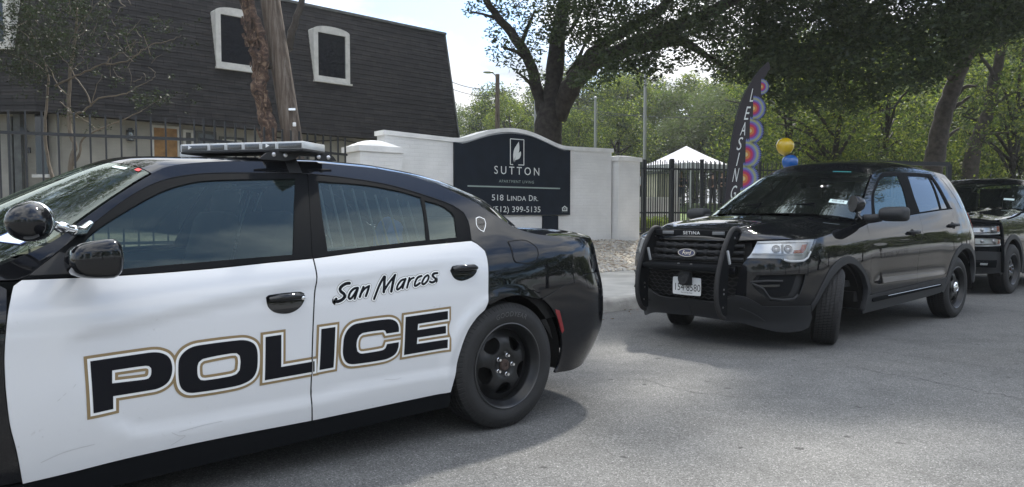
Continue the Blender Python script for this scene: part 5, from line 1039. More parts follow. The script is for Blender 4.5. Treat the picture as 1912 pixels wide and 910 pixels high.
    def stick(u, t0, t1, du, m, nm):
        q = top(np.array([u, u, u+du, u+du]), np.array([t0, t1, t1, t0]))+np.array([0,0,.004]); mb = MB(); mb.add(q, [(0,1,2,3)]); mb.build(nm, m, car, smooth=False)
    stick(uh-.05, .80, .64, .018, M_STICKER, 'toll_tag'); stick(uh-.032, .915, .87, .02, M_REDSTK, 'red_tag')
    stick(.13, .93, .78, .085, M_BLUESTK, 'inspection_sticker'); stick(.135, .92, .79, .075, M_STICKER, 'inspection_label')
    # ---- cabin
    cb = MB(); cb.box((2.35,0,.93), (.5,1.45,.14), ch=.05); cb.box((1.2,0,.5), (2.8,1.6,.06)); cb.box((1.95,0,.72), (.5,.3,.4), ch=.03); cb.build('dashboard', M_SEAT, car)
    for y in (.38,-.38):
        s_ = MB(); s_.box((1.55,y,.62), (.55,.5,.16), ch=.05); s_.box((1.22,y,.95), (.14,.48,.62), rot=roty(-.28), ch=.06); s_.box((1.10,y,1.30), (.1,.26,.17), rot=roty(-.2), ch=.04); s_.build('seat', M_SEAT, car)
    s_ = MB(); s_.box((.25,0,.62), (.55,1.35,.2), ch=.05); s_.box((-.1,0,.92), (.14,1.35,.6), rot=roty(-.3), ch=.05); s_.build('rear_seat', M_SEAT, car)
    sw = MB(); n = 28; c0 = np.array([1.98,.38,1.0]); Rm = roty(-1.1)
    ring = [c0+Rm@np.array([.185*math.cos(2*math.pi*i/n), .185*math.sin(2*math.pi*i/n), 0]) for i in range(n+1)]
    sw.tube(ring, .014, 8, cap=False); sw.tube([c0+Rm@np.array([-.18,0,0]), c0, c0+Rm@np.array([.18,0,0])], .012, 6); sw.tube([c0, c0+np.array([.3,0,-.14])], .03, 8); sw.build('steering_wheel', M_SEAT, car)
    cg = MB()
    for y in (-.62,.62): cg.tube([(.98,y,.55),(.98,y*.86,1.42)], .014, 6)
    cg.box((.98,0,.75), (.015,1.2,.5)); cg.tube([(.98,-.55,1.40),(.98,.55,1.40)], .014, 6); cg.tube([(.98,-.62,1.02),(.98,.62,1.02)], .014, 6)
    cg.build('partition', M_CAGE, car)
    bars = MB()
    for sd_ in (1, -1):
        for s in np.linspace(.50, 1.02, 9):
            z1 = 1.30+.09*sstep(.45,1.0,s)+.0; bars.tube([CS.pt(s, 1.06, -.055)*[1,sd_,1], CS.pt(s*.94+.02, z1, -.055)*[1,sd_,1]], .0065, 6)
        for z in (1.065,): bars.tube([CS.pt(s, z, -.05)*[1,sd_,1] for s in (.45,.7,1.08)], .008, 6)
    bars.build('window_bars', M_CAGE, car)
    jk = MB(); jk.ball((.42,.36,1.05), (.10,.05,.17)); jk.tube([(.40,.40,1.16),(.46,.46,1.10),(.50,.50,.98)], [.05,.055,.04], 10); jk.build('blue_jacket', M_JACKET, car)
    ms = MB(); ms.box((2.02,0,1.375), (.03,.24,.07), ch=.012); ms.build('inner_mirror', M_SEAT, car)
    # ---- wheels
    tl_ = ('GOODYEAR', R(93), .030, .300)
    make_wheel(car, (-.015,.825,.3635), 1, lettering=tl_); make_wheel(car, (3.04,.82,.3635), 1, lettering=tl_)
    make_wheel(car, (-.015,-.825,.3635), -1); make_wheel(car, (3.04,-.82,.3635), -1)
    return car
build_charger()
# ------------------------------------------------------------------ black sport-utility police vehicle
XZB = lambda s: np.clip(1.13+.025*(1.9-np.asarray(s)), 1.05, 1.25)
def explorer_D(s, z):
    s = np.asarray(s, float); z = np.asarray(z, float)
    a = .5*np.maximum(0, z-.9)**2+.25*np.maximum(0, .55-z)**2
    fr = sstep(3.0, 3.7, s); a = a+fr*(.35*np.maximum(0, z-.75)**1.6+.10*sstep(.5, .25, z))
    dm = sstep(-.1, .3, s)*sstep(2.3, 1.9, s)                         # doors: crease under the handles, soft hollow, sill flare
    zc = .945+.062*(2.05-s)/1.2*.9
    a = a+dm*(.010*sstep(.012, -.03, z-zc)*sstep(.0, .28, z-.46)-.005*np.exp(-((z-.50)/.07)**2))
    h = z-XZB(s); g = .075+.36*h+.15*np.maximum(h, 0)**2
    return smax(a, g, .04)
XS = Surf([(3.80,0),(3.78,.35),(3.70,.65),(3.56,.83),(3.38,.94),(3.1,.985),(2.86,.99),(2,.985),(1,.985),(0,.985),(-.5,.975),(-.88,.94),(-1.1,.85),(-1.22,.65),(-1.27,.35),(-1.28,0)], explorer_D)
M_LENS = glass('headlamp_lens', (.93,.95,.96), film=.08, fcol=(.7,.7,.7))
M_CLAD = mat('grey_black_cladding', (.022,.0235,.026), .55, spec=.35)
M_GHOST = mat('faded_decal', (.011,.011,.0125), .5, coat=1, coat_rough=.05, spec=0)
M_PLATE = mat('plate_white', (.7,.71,.7), .45); M_INK = mat('ink_black', (.012,.012,.014), .5)
M_FBLUE = mat('emblem_blue', (.008,.02,.09), .25, coat=1); M_DRL = mat('pale_lens', (.5,.52,.53), .3)
def flip_y(sd): return np.array([1., sd, 1.])
def box_mirror(parent, c, size, mats, name='mirror', sd=1):
    bm = bmesh.new(); bmesh.ops.create_cube(bm, size=1); bmesh.ops.subdivide_edges(bm, edges=bm.edges[:], cuts=5, use_grid_fill=True)
    for v in bm.verts:
        x, y, z = v.co*2; p = 5; n_ = (abs(x)**p+abs(y)**p+abs(z)**p)**(1/p); x, y, z = x/n_, y/n_, z/n_; f = (x+1)/2
        v.co = (c[0]+x*size[0]/2*(1-.25*abs(z)*f), sd*(c[1]+y*size[1]/2*(1-.1*f)), c[2]+z*size[2]/2*(1-.22*f))
    V = [v.co[:] for v in bm.verts]; F = [[q.index for q in f.verts] for f in bm.faces]; bm.free()
    mb = MB(); mb.add(V, F); return mb.build(name, mats, parent, angle=180)
def skin_tube(S, pts, off, r, n=8, sd=1):
    return [S.pt(s, z, off)*flip_y(sd) for s, z in pts]
def build_explorer():
    car = thing('police_suv', 'plain black sport-utility vehicle with a push bar, parked behind the police sedan', 'police suv', (4.515, 9.610, 0), R(270-49.2))
    D = XD; S = XS
    ro = [(.297,.343),(.136,.514),(-.078,.752),(-.30,.858),(-.50,.876),(-.68,.83),(-.83,.72),(-.90,.57),(-.86,.40)]
    ri = [(.225,.335),(.06,.52),(-.131,.725),(-.33,.808),(-.50,.82),(-.65,.775),(-.77,.68),(-.82,.55),(-.78,.38)]
    fi = [(3.235,.36),(3.199,.416),(3.066,.564),(2.862,.701),(2.64,.769),(2.447,.736),(2.284,.635),(2.2,.509),(2.21,.40),(2.24,.28)]
    fo = [(3.25,.414),(3.126,.568),(2.951,.734),(2.743,.82),(2.564,.833),(2.382,.764),(2.225,.642),(2.15,.521),(2.157,.437)]
    cant = [(2.235,1.177),(1.95,1.36),(1.649,1.544),(1.408,1.667),(1.211,1.715),(.881,1.753),(.405,1.775),(-.047,1.771),(-.539,1.749),(-.80,1.728),(-1.0,1.70)]
    seam_rr = [(-.308,1.296),(-.266,1.222),(-.243,1.043),(-.151,.886),(-.06,.74),(.103,.55),(.176,.507)]
    for sd in (1, -1):
        body = [(2.05,1.178)]+cant+[(-1.12,1.55),(-1.2,1.30),(-1.24,1.1),(-1.24,.42),(-.86,.41)]+ro[::-1][1:7]+seam_rr[3::-1]+[(-.275,1.45),(-.257,1.605),(-.236,1.722),(.2,1.722),(.612,1.713),(1.146,1.688),(1.34,1.62),(1.504,1.542),(1.719,1.413),(1.904,1.186)]
        panel(S, 'body' if sd > 0 else 'body_side', body, M_BLACK, car, step=.04, inset=.0015, side=sd, smooth=30)
        fend = [(2.06,1.165),(2.4,1.118),(2.748,1.066),(3.11,1.017),(3.125,1.0),(3.19,.94),(3.262,.872),(3.047,.783)]+fo[2:]+[(2.102,.43),(2.107,.705),(2.081,.927),(2.06,1.06)]
        panel(S, 'front_wing', fend, M_BLACK, car, step=.04, side=sd, smooth=28)
        bump = [(3.262,.869),(3.306,.833),(3.36,.814),(3.444,.809),(3.525,.811),(3.583,.836),(3.739,.838),(3.88,.838),(3.93,.78),(3.96,.65),(3.985,.509),(3.896,.50),(3.835,.474),(3.741,.416),(3.492,.419),(3.255,.416),(3.126,.568),(2.96,.735),(3.047,.78)]
        panel(S, 'front_bumper', bump, M_BLACK, car, holes=[D['fog_out']], step=.035, side=sd, smooth=28)
        clad = [(3.985,.506),(3.896,.497),(3.835,.471),(3.741,.413),(3.492,.416),(3.253,.412),(3.235,.36),(3.20,.30),(3.22,.21),(3.307,.183),(3.514,.170),(3.749,.205),(3.984,.245),(S.s0-.002,.265),(S.s0-.002,.43),(4.15,.43)]
        panel(S, 'bumper_cladding', clad, M_CLAD, car, off=.006, step=.04, side=sd, smooth=28)
        lip = [(3.95,.39),(3.8,.33),(3.70,.27),(3.72,.255),(3.83,.31),(3.97,.365)]
        panel(S, 'bumper_lip', lip, M_CLAD, car, off=.016, step=.04, depth=.012, side=sd, smooth=40)
        # fog lamp pocket
        fp = panel(S, 'fog_pocket', D['fog_out'], M_PLAST, car, off=-.035, step=.04, inset=-.01, depth=0, side=sd)
        panel(S, 'fog_bezel', D['fog_in'], M_MATTE, fp, off=-.018, step=.04, depth=.02, side=sd)
        panel(S, 'fog_lamp', D['fog_lamp'], M_MATTE, fp, off=-.008, step=.03, depth=.012, side=sd, smooth=20)
        q = offset_loop(D['fog_lamp'], -.012); panel(S, 'fog_glass', q, M_GLASSD, fp, off=-.005, step=.03, depth=.002, side=sd, smooth=20)
        mb = MB(); mb.tube(skin_tube(S, [(3.84,.622),(3.74,.575),(3.68,.49),(3.56,.476),(3.46,.486),(3.42,.52)], -.004, .01, sd=sd), .011, 8); mb.tube(skin_tube(S, [(3.85,.632),(3.7,.645),(3.57,.643)], -.004, .01, sd=sd), .011, 8); mb.build('fog_trim', M_CLAD, fp)
        # headlamp
        hl = panel(S, 'headlight', D['headlight'], M_LAMPSIL, car, off=-.03, step=.03, inset=.001, depth=0, side=sd, smooth=30)
        panel(S, 'lamp_bowl', D['hl_inner'], M_LAMPREF, hl, off=-.022, step=.03, depth=.02, side=sd, smooth=30)
        mb = MB()
        for s_, z_, r_ in ((3.62,.925,.034),(3.50,.925,.034)):
            p = S.pt(s_, z_, -.018); nrm = S.nrm(np.array(s_), np.array(z_)); tmp = MB(); tmp.lathe([(r_+.004,0),(r_,.010),(r_*.8,.004),(r_*.5,.012),(0,.016)], 20, 0, 'z'); Q = np.array(Vector(nrm).to_track_quat('Z','Y').to_matrix())
            mb.add([(Q@np.array(v)+p)*flip_y(sd) for v in tmp.v], tmp.f)
        mb.build('projector', M_STEEL, hl, angle=60)
        panel(S, 'indicator', D['hl_amber'], M_AMBER, hl, off=-.012, step=.03, depth=.01, side=sd, smooth=20)
        for pts in ([(3.845,.882),(3.60,.879),(3.35,.878),(3.30,.915),(3.245,.975)], [(3.80,.98),(3.5,.988),(3.2,.988)], [(3.56,.89),(3.555,.965)]):
            mb = MB(); mb.tube(skin_tube(S, pts, -.012, .01, sd=sd), .009, 6); mb.build('light_pipe', M_WVINYL, hl)
        mb = MB(); mb.tube(skin_tube(S, [(3.56,.832),(3.50,.818),(3.42,.818),(3.355,.823),(3.30,.848),(3.25,.90)], -.008, .01, sd=sd), .012, 8); mb.build('light_pipe', M_DRL, hl)
        panel(S, 'lamp_lens', D['headlight'], M_LENS, hl, off=.0, step=.03, inset=.002, depth=0, side=sd, smooth=30)
        # doors
        fd = [(2.05,1.17),(1.9,1.184),(1.4,1.208),(.985,1.221),(.719,1.242),(.735,1.10),(.891,.854),(.96,.66),(1.003,.473),(1.6,.452),(2.10,.432),(2.107,.705),(2.081,.927),(2.06,1.06)]
        rd = [(.719,1.242),(.4,1.262),(.055,1.283),(-.308,1.298)]+seam_rr[1:]+[(.6,.488),(1.003,.473),(.96,.66),(.891,.854),(.735,1.10)]
        d1 = panel(S, 'door', fd, M_BLACK, car, step=.035, inset=.003, side=sd, smooth=30)
        d2 = panel(S, 'door', rd, M_BLACK, car, step=.035, inset=.003, side=sd, smooth=30)
        f1 = [(1.146,1.688),(.90,1.702),(.612,1.713),(.66,1.60),(.712,1.475),(.719,1.242),(.985,1.221),(1.4,1.208),(1.904,1.184),(1.719,1.413),(1.504,1.542),(1.34,1.62)]
        f2 = [(.612,1.713),(.2,1.722),(-.236,1.722),(-.257,1.605),(-.275,1.45),(-.308,1.298),(.055,1.283),(.719,1.242),(.712,1.475),(.66,1.60)]
        g1 = [(1.123,1.647),(.78,1.665),(.86,1.45),(.965,1.243),(1.4,1.222),(1.80,1.204),(1.645,1.414),(1.439,1.54),(1.30,1.605)]
        g2 = [(.519,1.673),(.2,1.68),(-.102,1.680),(-.04,1.5),(.04,1.288),(.38,1.268),(.66,1.250),(.63,1.45)]
        g3 = [(-.137,1.67),(-.18,1.665),(-.20,1.5),(-.215,1.303),(.0,1.291),(-.08,1.5)]
        panel(S, 'window_frame', f1, M_MATTE, d1, holes=[g1], off=-.003, step=.045, side=sd, smooth=30)
        panel(S, 'window_frame', f2, M_MATTE, d2, holes=[g2, g3], off=-.003, step=.045, side=sd, smooth=30)
        for g, d, m in ((g1, d1, M_GLASSF), (g2, d2, M_GLASSD), (g3, d2, M_GLASSD)):
            panel(S, 'window', g, m, d, off=-.012, step=.05, inset=-.004, depth=0, side=sd, smooth=30)
        gq = [(-.50,1.685),(-.75,1.675),(-.93,1.66),(-1.03,1.50),(-1.10,1.33),(-.80,1.312),(-.66,1.30),(-.60,1.48)]
        panel(S, 'quarter_window', gq, M_GLASSD, car, off=.003, step=.04, depth=.006, side=sd, smooth=25)
        for (s0_, z0), d in (((1.03,1.04), d1), ((-.16,1.108), d2)):
            mb = MB(); P = [S.pt(s0_+q, z0, o)*flip_y(sd) for q, o in ((.11,.006),(.09,.03),(0,.036),(-.09,.034),(-.12,.01))]; mb.tube(P, [.013,.018,.019,.018,.014], 10); h = mb.build('handle', M_CLAD, d, angle=60)
            c = [(s0_+.055*math.cos(t), z0-.008+.04*math.sin(t)) for t in np.linspace(0, 2*math.pi, 22)[:-1]]
            panel(S, 'handle_cup', c, M_DARK, h, off=.002, step=.03, inset=0, depth=.003, side=sd, smooth=0)
        mb = MB(); mb.tube(skin_tube(S, [(2.02,1.192),(1.85,1.197),(.98,1.232),(.719,1.247),(.055,1.287),(-.30,1.303)], .004, .01, sd=sd), .0085, 6); mb.build('waist_moulding', M_MATTE, d1)
        # cladding round the arches and along the sill
        for nm, o_, i_ in (('arch_cladding', fo, fi), ('arch_cladding', ro, ri)):
            loop = o_+i_[::-1]
            panel(S, nm, loop, M_CLAD, car, off=.014, step=.04, inset=0, depth=.05, side=sd, smooth=35)
        sill = [(2.195,.425),(1.6,.447),(1.0,.468),(.5,.488),(.175,.502),(.26,.36),(.30,.335),(.716,.312),(1.5,.283),(2.25,.255),(2.215,.35)]
        sl = panel(S, 'sill', sill, M_CLAD, car, off=.008, step=.05, side=sd, smooth=25)
        st = [(2.083,.394),(2.06,.402),(.37,.440),(.352,.432),(.352,.418),(.37,.412),(2.06,.362),(2.085,.372)]
        panel(S, 'sill_strip', st, M_MATTE, sl, off=.022, step=.05, inset=0, depth=.014, side=sd, smooth=0)
        mb = MB(); mb.tube(skin_tube(S, [(1.75,.404),(.40,.436)], .024, .01, sd=sd), .0035, 6); mb.build('bright_strip', M_STEEL, sl)
        # rear bumper wrap and lamp
        tl = [(-.98,1.25),(-1.1,1.26),(-1.45,1.24),(-1.45,1.0),(-1.12,.98),(-1.02,1.08)]
        tp = panel(S, 'tail_light', tl, M_RED, car, off=.006, step=.04, side=sd, smooth=30)
        # dark shell
        th = np.linspace(R(5), R(175), 16)
        o = [(3.4,.28),(3.4,.75),(2.9,.95),(2.2,1.05),(0,1.15),(-1.0,1.15),(-1.0,.62),(-.70,.60)]+[(-.28+.50*math.cos(t), .30+.50*math.sin(t)) for t in th[::-1]]+[(.3,.33),(2.15,.26)]+[(2.70+.50*math.cos(t), .28+.48*math.sin(t)) for t in th[::-1]]
        panel(S, 'inner_panel', o, M_DARK, car, off=-.06, step=.1, inset=0, depth=0, side=sd, smooth=0)
        for x in (-.28, 2.70):
            mb = MB(); n = 26; P = [(x+.49*math.cos(t), .30+.49*math.sin(t)) for t in np.linspace(R(2), R(180), n+1)]
            V = [(p[0], sd*.95, p[1]) for p in P]+[(p[0], sd*.52, p[1]) for p in P]; mb.add(V, [(i,i+1,n+2+i,n+1+i) for i in range(n)]+[tuple(range(n+1,2*n+2))]); mb.build('wheel_well', M_DARK, car)
        box_mirror(car, (2.01,1.14,1.235), (.19,.27,.155), M_CLAD, sd=sd)
        mb = MB(); mb.tube([(2.02,sd*.87,1.185),(2.03,sd*.95,1.19),(2.03,sd*1.03,1.20)], [.05,.045,.04], 10); mb.build('mirror_arm', M_CLAD, car, angle=60)
        def tailgate(s, v):
            sc = np.clip(s, S.s1, 0); return S.pt(sc, .42+1.27*v)*flip_y(sd)
        skin('tailgate', tailgate, np.linspace(S.s1, -1.238, 14), np.linspace(0, 1, 24), M_BLACK, car, flip=(sd > 0))
        panel(S, 'rear_window', [(-1.27,1.28),(-1.27,1.60),(S.s1+.01,1.60),(S.s1+.01,1.28)], M_GLASSD, car, off=.006, step=.06, depth=.004, side=sd, smooth=0)
        def nose(s, v):
            sc = np.clip(s, 3, S.s0); return S.pt(sc, .28+.70*v, -.07)*flip_y(sd)
        skin('grille_backing', nose, np.linspace(3.86, S.s0-.001, 14), np.linspace(0, 1, 14), M_DARK, car, flip=(sd > 0))
    mb = MB(); mb.box((1.3,0,.36), (4.2,1.5,.16)); mb.box((1.2,0,.42), (2.2,1.8,.1)); mb.build('underbody', M_DARK, car)
    # ---- roof, windscreen, bonnet
    ks = np.array([S.pt(s, z) for s, z in cant]); L_ = np.r_[0, np.cumsum(np.linalg.norm(np.diff(ks, axis=0), axis=1))]
    kx, ky, kz = (pchip(L_, ks[:,i]) for i in range(3)); xl = pchip(-ks[:,0], L_); uh = float(xl(-1.44))
    crown = pchip([0, uh*.5, uh, uh+.22, L_[-1]-.5, L_[-1]], [.07,.075,.06,.105,.085,.05]); bow = pchip([0, uh, uh+.5, L_[-1]-.4, L_[-1]], [.30,.13,.03,.0,-.12])
    def top(u, t):
        u2 = np.clip(u, 0, L_[-1]); a = np.abs(t); return np.stack([kx(u2)+bow(u2)*(1-a**2), ky(u2)*t, kz(u2)+crown(u2)*(.35*(1-a**2)+.65*(1-a**6))], -1)
    ts = np.linspace(-1, 1, 45)
    skin('roof', top, np.linspace(uh, L_[-1], 40), ts, M_BLACK, car, flip=True, thick=.01)
    skin('windshield', top, np.linspace(.0, uh-.006, 24), np.linspace(-.975, .975, 41), M_WSHIELD, car, flip=True)
    frit = skin('windshield_border', lambda u, t: top(u, t)+np.array([0,0,-.006]), np.linspace(uh-.075, uh, 5), np.linspace(-.98,.98,41), M_MATTE, car, flip=True)
    hk = [(2.06,1.170),(2.4,1.123),(2.748,1.071),(3.11,1.021),(3.507,1.014),(3.717,1.010),(3.966,.998),(4.2,.99),(S.s0,.988)]; hz = pchip(*zip(*hk))
    hcr = pchip([2.2,2.45,2.75,3.11,3.4,3.7,3.95,4.25,S.s0], [.062,.105,.15,.165,.14,.10,.062,.03,.0]); hbw = pchip([2.2,2.5,2.9,S.s0], [.305,.12,.0,0])
    def hood(s, t):
        sc = np.clip(s, 2.0, S.s0); e = S.pt(sc, hz(sc)); a = np.abs(t)
        pr = .45*(1-a**2.0)+.55*(1-a**5)
        # two raised ribs that run back from the lamps
        rib = .016*np.exp(-((a-.60)/.07)**2)*sstep(3.95, 3.5, sc)*sstep(2.1, 2.5, sc)
        return np.stack([e[...,0]+hbw(sc)*(1-a**2), e[...,1]*t, e[...,2]+hcr(sc)*pr+rib], -1)
    skin('bonnet', hood, np.linspace(2.2, S.s0-.001, 64), np.linspace(-1, 1, 61), M_BLACK, car, flip=False)
    cw = MB(); cw.box((2.25,0,1.10), (.4,1.5,.04)); cw.build('cowl', M_DARK, car)
    for a, b in (((.16,.62),(.09,-.20)), ((.15,-.10),(.10,-.80))):
        p = [top(np.array(a[0]-.12), np.array(a[1]))+[0,0,-.03], top(np.array(a[0]), np.array(a[1]*.9))+[0,0,.02], top(np.array(b[0]), np.array(b[1]))+[0,0,.014]]
        mb = MB(); mb.tube(p, [.007,.008,.006], 6); mb.build('wiper', M_MATTE, car)
    def stick(u, t0, t1, du, m, nm, o=.006):
        q = top(np.array([u, u, u+du, u+du]), np.array([t0, t1, t1, t0]))+np.array([0,0,o]); mb = MB(); mb.add(q, [(0,1,2,3)]); return mb.build(nm, m, car, smooth=False)
    k_ = stick(.22, .86, .68, .065, M_STICKER, 'inspection_sticker')
    P, F = text2d('05-24', .05, 1.0)
    q = np.array([top(np.array(.238+y*1.0), np.array(.77+x*1.1))+[0,0,.009] for x, y in P]); mesh_obj('sticker_text', q, F, M_INK, k_, smooth=False)
    stick(uh-.045, .72, .45, .018, mat('teal_strip', (.04,.3,.3), .5), 'toll_tag')
    # ---- grille slats, mesh bars, emblem
    for z, r in ((.945,.017),(.885,.017),(.825,.017)):
        for sd in (1,):
            half = [(s, z-.01*(s-3.9)) for s in np.linspace(3.925, S.s0-.002, 12)]
            pts = [S.pt(s, zz, -.03) for s, zz in half]; full = pts+[p*[1,-1,1] for p in pts[::-1]]
            mb = MB(); mb.tube(full, r, 8)
            for y in np.linspace(-.42, .42, 8):
                p = min(full, key=lambda q: abs(q[1]-y)); mb.box((p[0]+.002, y, z-.002), (.03,.045,.045), ch=.006)
            mb.build('grille_slat', M_PLAST, car, angle=50)
    half = [(s, .725) for s in np.linspace(3.98, S.s0-.002, 10)]; pts = [S.pt(s, zz, -.012) for s, zz in half]; full = pts+[p*[1,-1,1] for p in pts[::-1]]
    mb = MB(); mb.tube(full, .045, 10); mb.build('bumper_beam', M_BLACK, car, angle=60)
    mb = MB()
    for i, z in enumerate(np.linspace(.455, .655, 7)):
        pts = [S.pt(s, z, -.05) for s in np.linspace(3.95, S.s0-.002, 14)]; full = pts+[p*[1,-1,1] for p in pts[::-1]]
        full = [p+np.array([0,0,.008*(1 if (j+i)%2 else -1)]) for j, p in enumerate(full)]; mb.tube(full, .006, 5)
    for z in (.765,.785): mb.tube([S.pt(s, z, -.05) for s in np.linspace(3.95, S.s0-.002, 8)]+[S.pt(s, z, -.05)*[1,-1,1] for s in np.linspace(S.s0-.002, 3.95, 8)], .006, 5)
    mb.build('grille_mesh', M_PLAST, car)
    em = MB(); th = np.linspace(0, 2*math.pi, 41)[:-1]; ov = [(.098*math.cos(t), .038*math.sin(t)) for t in th]
    ex = 3.772; ez = .872
    em.prism([(y, z+ez) for y, z in ov], ex, ex+.022, 'x'); eo = em.build('emblem', M_STEEL, car)
    e2 = MB(); e2.prism([(y*.91, z*.85+ez) for y, z in ov], ex+.0215, ex+.0235, 'x'); e2.build('emblem_field', M_FBLUE, eo)
    P, F = text2d('Ford', .052, .95, .35); mesh_obj('emblem_script', [(ex+.025, x, ez-.016+y) for x, y in P], F, M_CHROME, eo, smooth=False)
    # ---- push bar
    pb = MB(); pb.box((3.70,0,1.055), (.035,.88,.062), ch=.008); bar = pb.build('push_bar', M_MATTE, car)
    pm = MB(); pm.box((3.875,0,.745), (.075,.88,.045), rot=roty(.25), ch=.008); pm.build('cross_member', M_MATTE, bar)
    bl = MB()
    for y in (-.02,.12): bl.lathe([(.011,0),(.011,.006),(0,.008)], 10, 0, 'z', (3.885,y,.772))
    bl.build('bar_bolt', M_STEEL, bar)
    path = [(3.60,1.055),(3.63,1.092),(3.68,1.105),(3.735,1.09),(3.79,1.03),(3.85,.94),(3.90,.83),(3.945,.70),(3.965,.58),(3.96,.46),(3.93,.38),(3.89,.325),(3.84,.30)]
    for sd in (1, -1):
        y = sd*.45
        pl = path+[(3.80,.33),(3.80,.55),(3.78,.75),(3.70,.92),(3.62,1.0)]
        pr = MB(); pr.prism(smooth_loop(pl, 50, 3), y-.006, y+.006, 'y'); up = pr.build('upright', M_MATTE, bar)
        tb = MB(); n = len(path); tb.tube([(x, y, z) for x, z in smooth_path(path)], .021, 10); tb.build('rubber_strip', M_RUBBER, up)
        bo = MB()
        for x, z in ((3.86,.56),(3.86,.52),(3.87,.40),(3.70,1.02)): bo.lathe([(.009,0),(.009,.005),(0,.007)], 8, 0, 'y', (x, y+.006, z))
        bo.build('bar_bolt', M_STEEL, up)
        lm = MB(); lm.box((3.80,y+.012,.845), (.022,.02,.13), rot=roty(.3), ch=.004); lm.build('side_light', M_DRL, up)
    for y in (-.27,.30):
        lm = MB(); lm.box((3.72,y,1.058), (.012,.13,.03), ch=.003); lm.build('warning_light', M_CAGE, bar)
    P, F = text2d('SETINA', .044, 1.1); P = P*[1.25, 1]; mesh_obj('maker_lettering', [(3.7195, x, 1.043+y) for x, y in P], F, M_WVINYL, bar, smooth=False)
    hn = MB(); hn.box((3.845,.03,.635), (.06,.13,.13), ch=.02); hn.lathe([(.055,3.875),(.058,3.885),(.05,3.892),(.045,3.882),(.02,3.88),(.012,3.89),(0,3.89)], 24, 0, 'x', (0,.03,.635)); hn.build('siren_speaker', M_PLAST, bar)
    np_ = MB(); plate = smooth_loop([(-.128,.488),(-.128,.632),(-.118,.642),(.178,.642),(.188,.632),(.188,.488),(.178,.478),(-.118,.478)], 60, 2); np_.prism(plate, 3.822, 3.825, 'x'); pln = np_.build('number_plate', M_PLATE, car)
    for txt, sz, yc, z in (('154·8580', .092, .035, .516), ('The Lone Star State', .016, .03, .493), ('TEXAS', .03, .03, .606)):
        P, F = text2d(txt, sz, 1.0); w = np.ptp(P[:,0]); k = min(1, .285/w); P = P*[k, 1.05]; mesh_obj('plate_lettering', [(3.8262, yc+x, z+y) for x, y in P], F, M_INK, pln, smooth=False)
    P, F = text2d('CRIME SCENE', .085, 1.1); P = np.array([(1.52-x*1.25, .80+y-.0*x) for x, y in P]); P[:,1] += (1.52-P[:,0])*.05; on_skin(S, 'faded_lettering', P, [f[::-1] for f in F], M_GHOST, car, .0015)
    # ---- spot lamp
    c = np.array([2.36,.925,1.333]); ax = np.array([.80,-.55,.1]); ax /= np.linalg.norm(ax); tmp = MB()
    tmp.lathe([(0,-.09),(.03,-.086),(.055,-.07),(.072,-.045),(.082,-.01),(.084,.02),(.08,.03),(0,.026)], 28, 0, 'z'); Q = np.array(Vector(ax).to_track_quat('Z','Y').to_matrix())
    mb = MB(); mb.add([Q@np.array(v)+c for v in tmp.v], tmp.f); sp = mb.build('spot_lamp', M_BLACK, car, angle=60)
    mb = MB(); mb.tube([c+[-.05,.0,-.06],c+[-.09,-.02,-.10],(2.16,.89,1.195)], [.016,.018,.015], 10); mb.ball(c+[-.07,0,-.075], .022); mb.build('lamp_arm', M_CHROME, sp)
    # ---- cabin
    cb = MB(); cb.box((2.05,0,1.07), (.6,1.55,.12), ch=.05); cb.box((1.0,0,.55), (3.2,1.7,.06)); cb.build('dashboard', M_SEAT, car)
    for y in (.40,-.40):
        s_ = MB(); s_.box((1.1,y,.78), (.5,.5,.16), ch=.05); s_.box((.80,y,1.12), (.14,.48,.62), rot=roty(-.22), ch=.06); s_.box((.71,y,1.48), (.1,.27,.17), rot=roty(-.15), ch=.04); s_.build('seat', M_SEAT, car)
    s_ = MB(); s_.box((-.2,0,1.05), (.14,1.4,.6), rot=roty(-.2), ch=.05); s_.build('rear_seat', M_SEAT, car)
    sw = MB(); c0 = np.array([1.66,.40,1.20]); Rm = roty(-1.15); ring = [c0+Rm@np.array([.185*math.cos(q), .185*math.sin(q), 0]) for q in np.linspace(0, 2*math.pi, 27)]
    sw.tube(ring, .015, 8, cap=False); sw.tube([c0+Rm@np.array([0,-.18,0]), c0, c0+Rm@np.array([0,.18,0])], .014, 6); sw.tube([c0, c0+np.array([.3,0,-.12])], .03, 8); sw.build('steering_wheel', M_SEAT, car)
    ms = MB(); ms.box((1.50,0,1.62), (.03,.26,.07), ch=.012); ms.build('inner_mirror', M_SEAT, car)
    rk = MB(); rk.tube([(.55,-.55,.9),(.55,-.52,1.68)], .02, 6); rk.tube([(.55,.55,.9),(.55,.52,1.68)], .02, 6); rk.box((.55,0,1.2), (.02,1.1,.05)); rk.box((.55,0,1.65), (.02,1.05,.04)); rk.build('partition', M_CAGE, car)
    # ---- wheels: the front pair is steered towards the kerb-free side
    make_wheel(car, (-.20,.865,.3635), 1, cap=True); make_wheel(car, (-.20,-.865,.3635), -1, cap=True)
    w = make_wheel(car, (2.715,.845,.366), 1, steer=R(26), cap=True); w.rotation_euler = (R(-5), 0, R(26)); w.rotation_mode = 'XYZ'
    w = make_wheel(car, (2.715,-.845,.366), -1, steer=R(24), cap=True)
    return car
def smooth_path(p, k=3):
    p = np.array(p, float); q = []
    for i in range(len(p)-1):
        p0 = p[max(0,i-1)]; p1 = p[i]; p2 = p[i+1]; p3 = p[min(len(p)-1,i+2)]
        for j in range(k):
            t = j/k; q.append(.5*((2*p1)+(p2-p0)*t+(2*p0-5*p1+4*p2-p3)*t*t+(3*p1-p0-3*p2+p3)*t**3))
    return q+[p[-1]]
build_explorer()
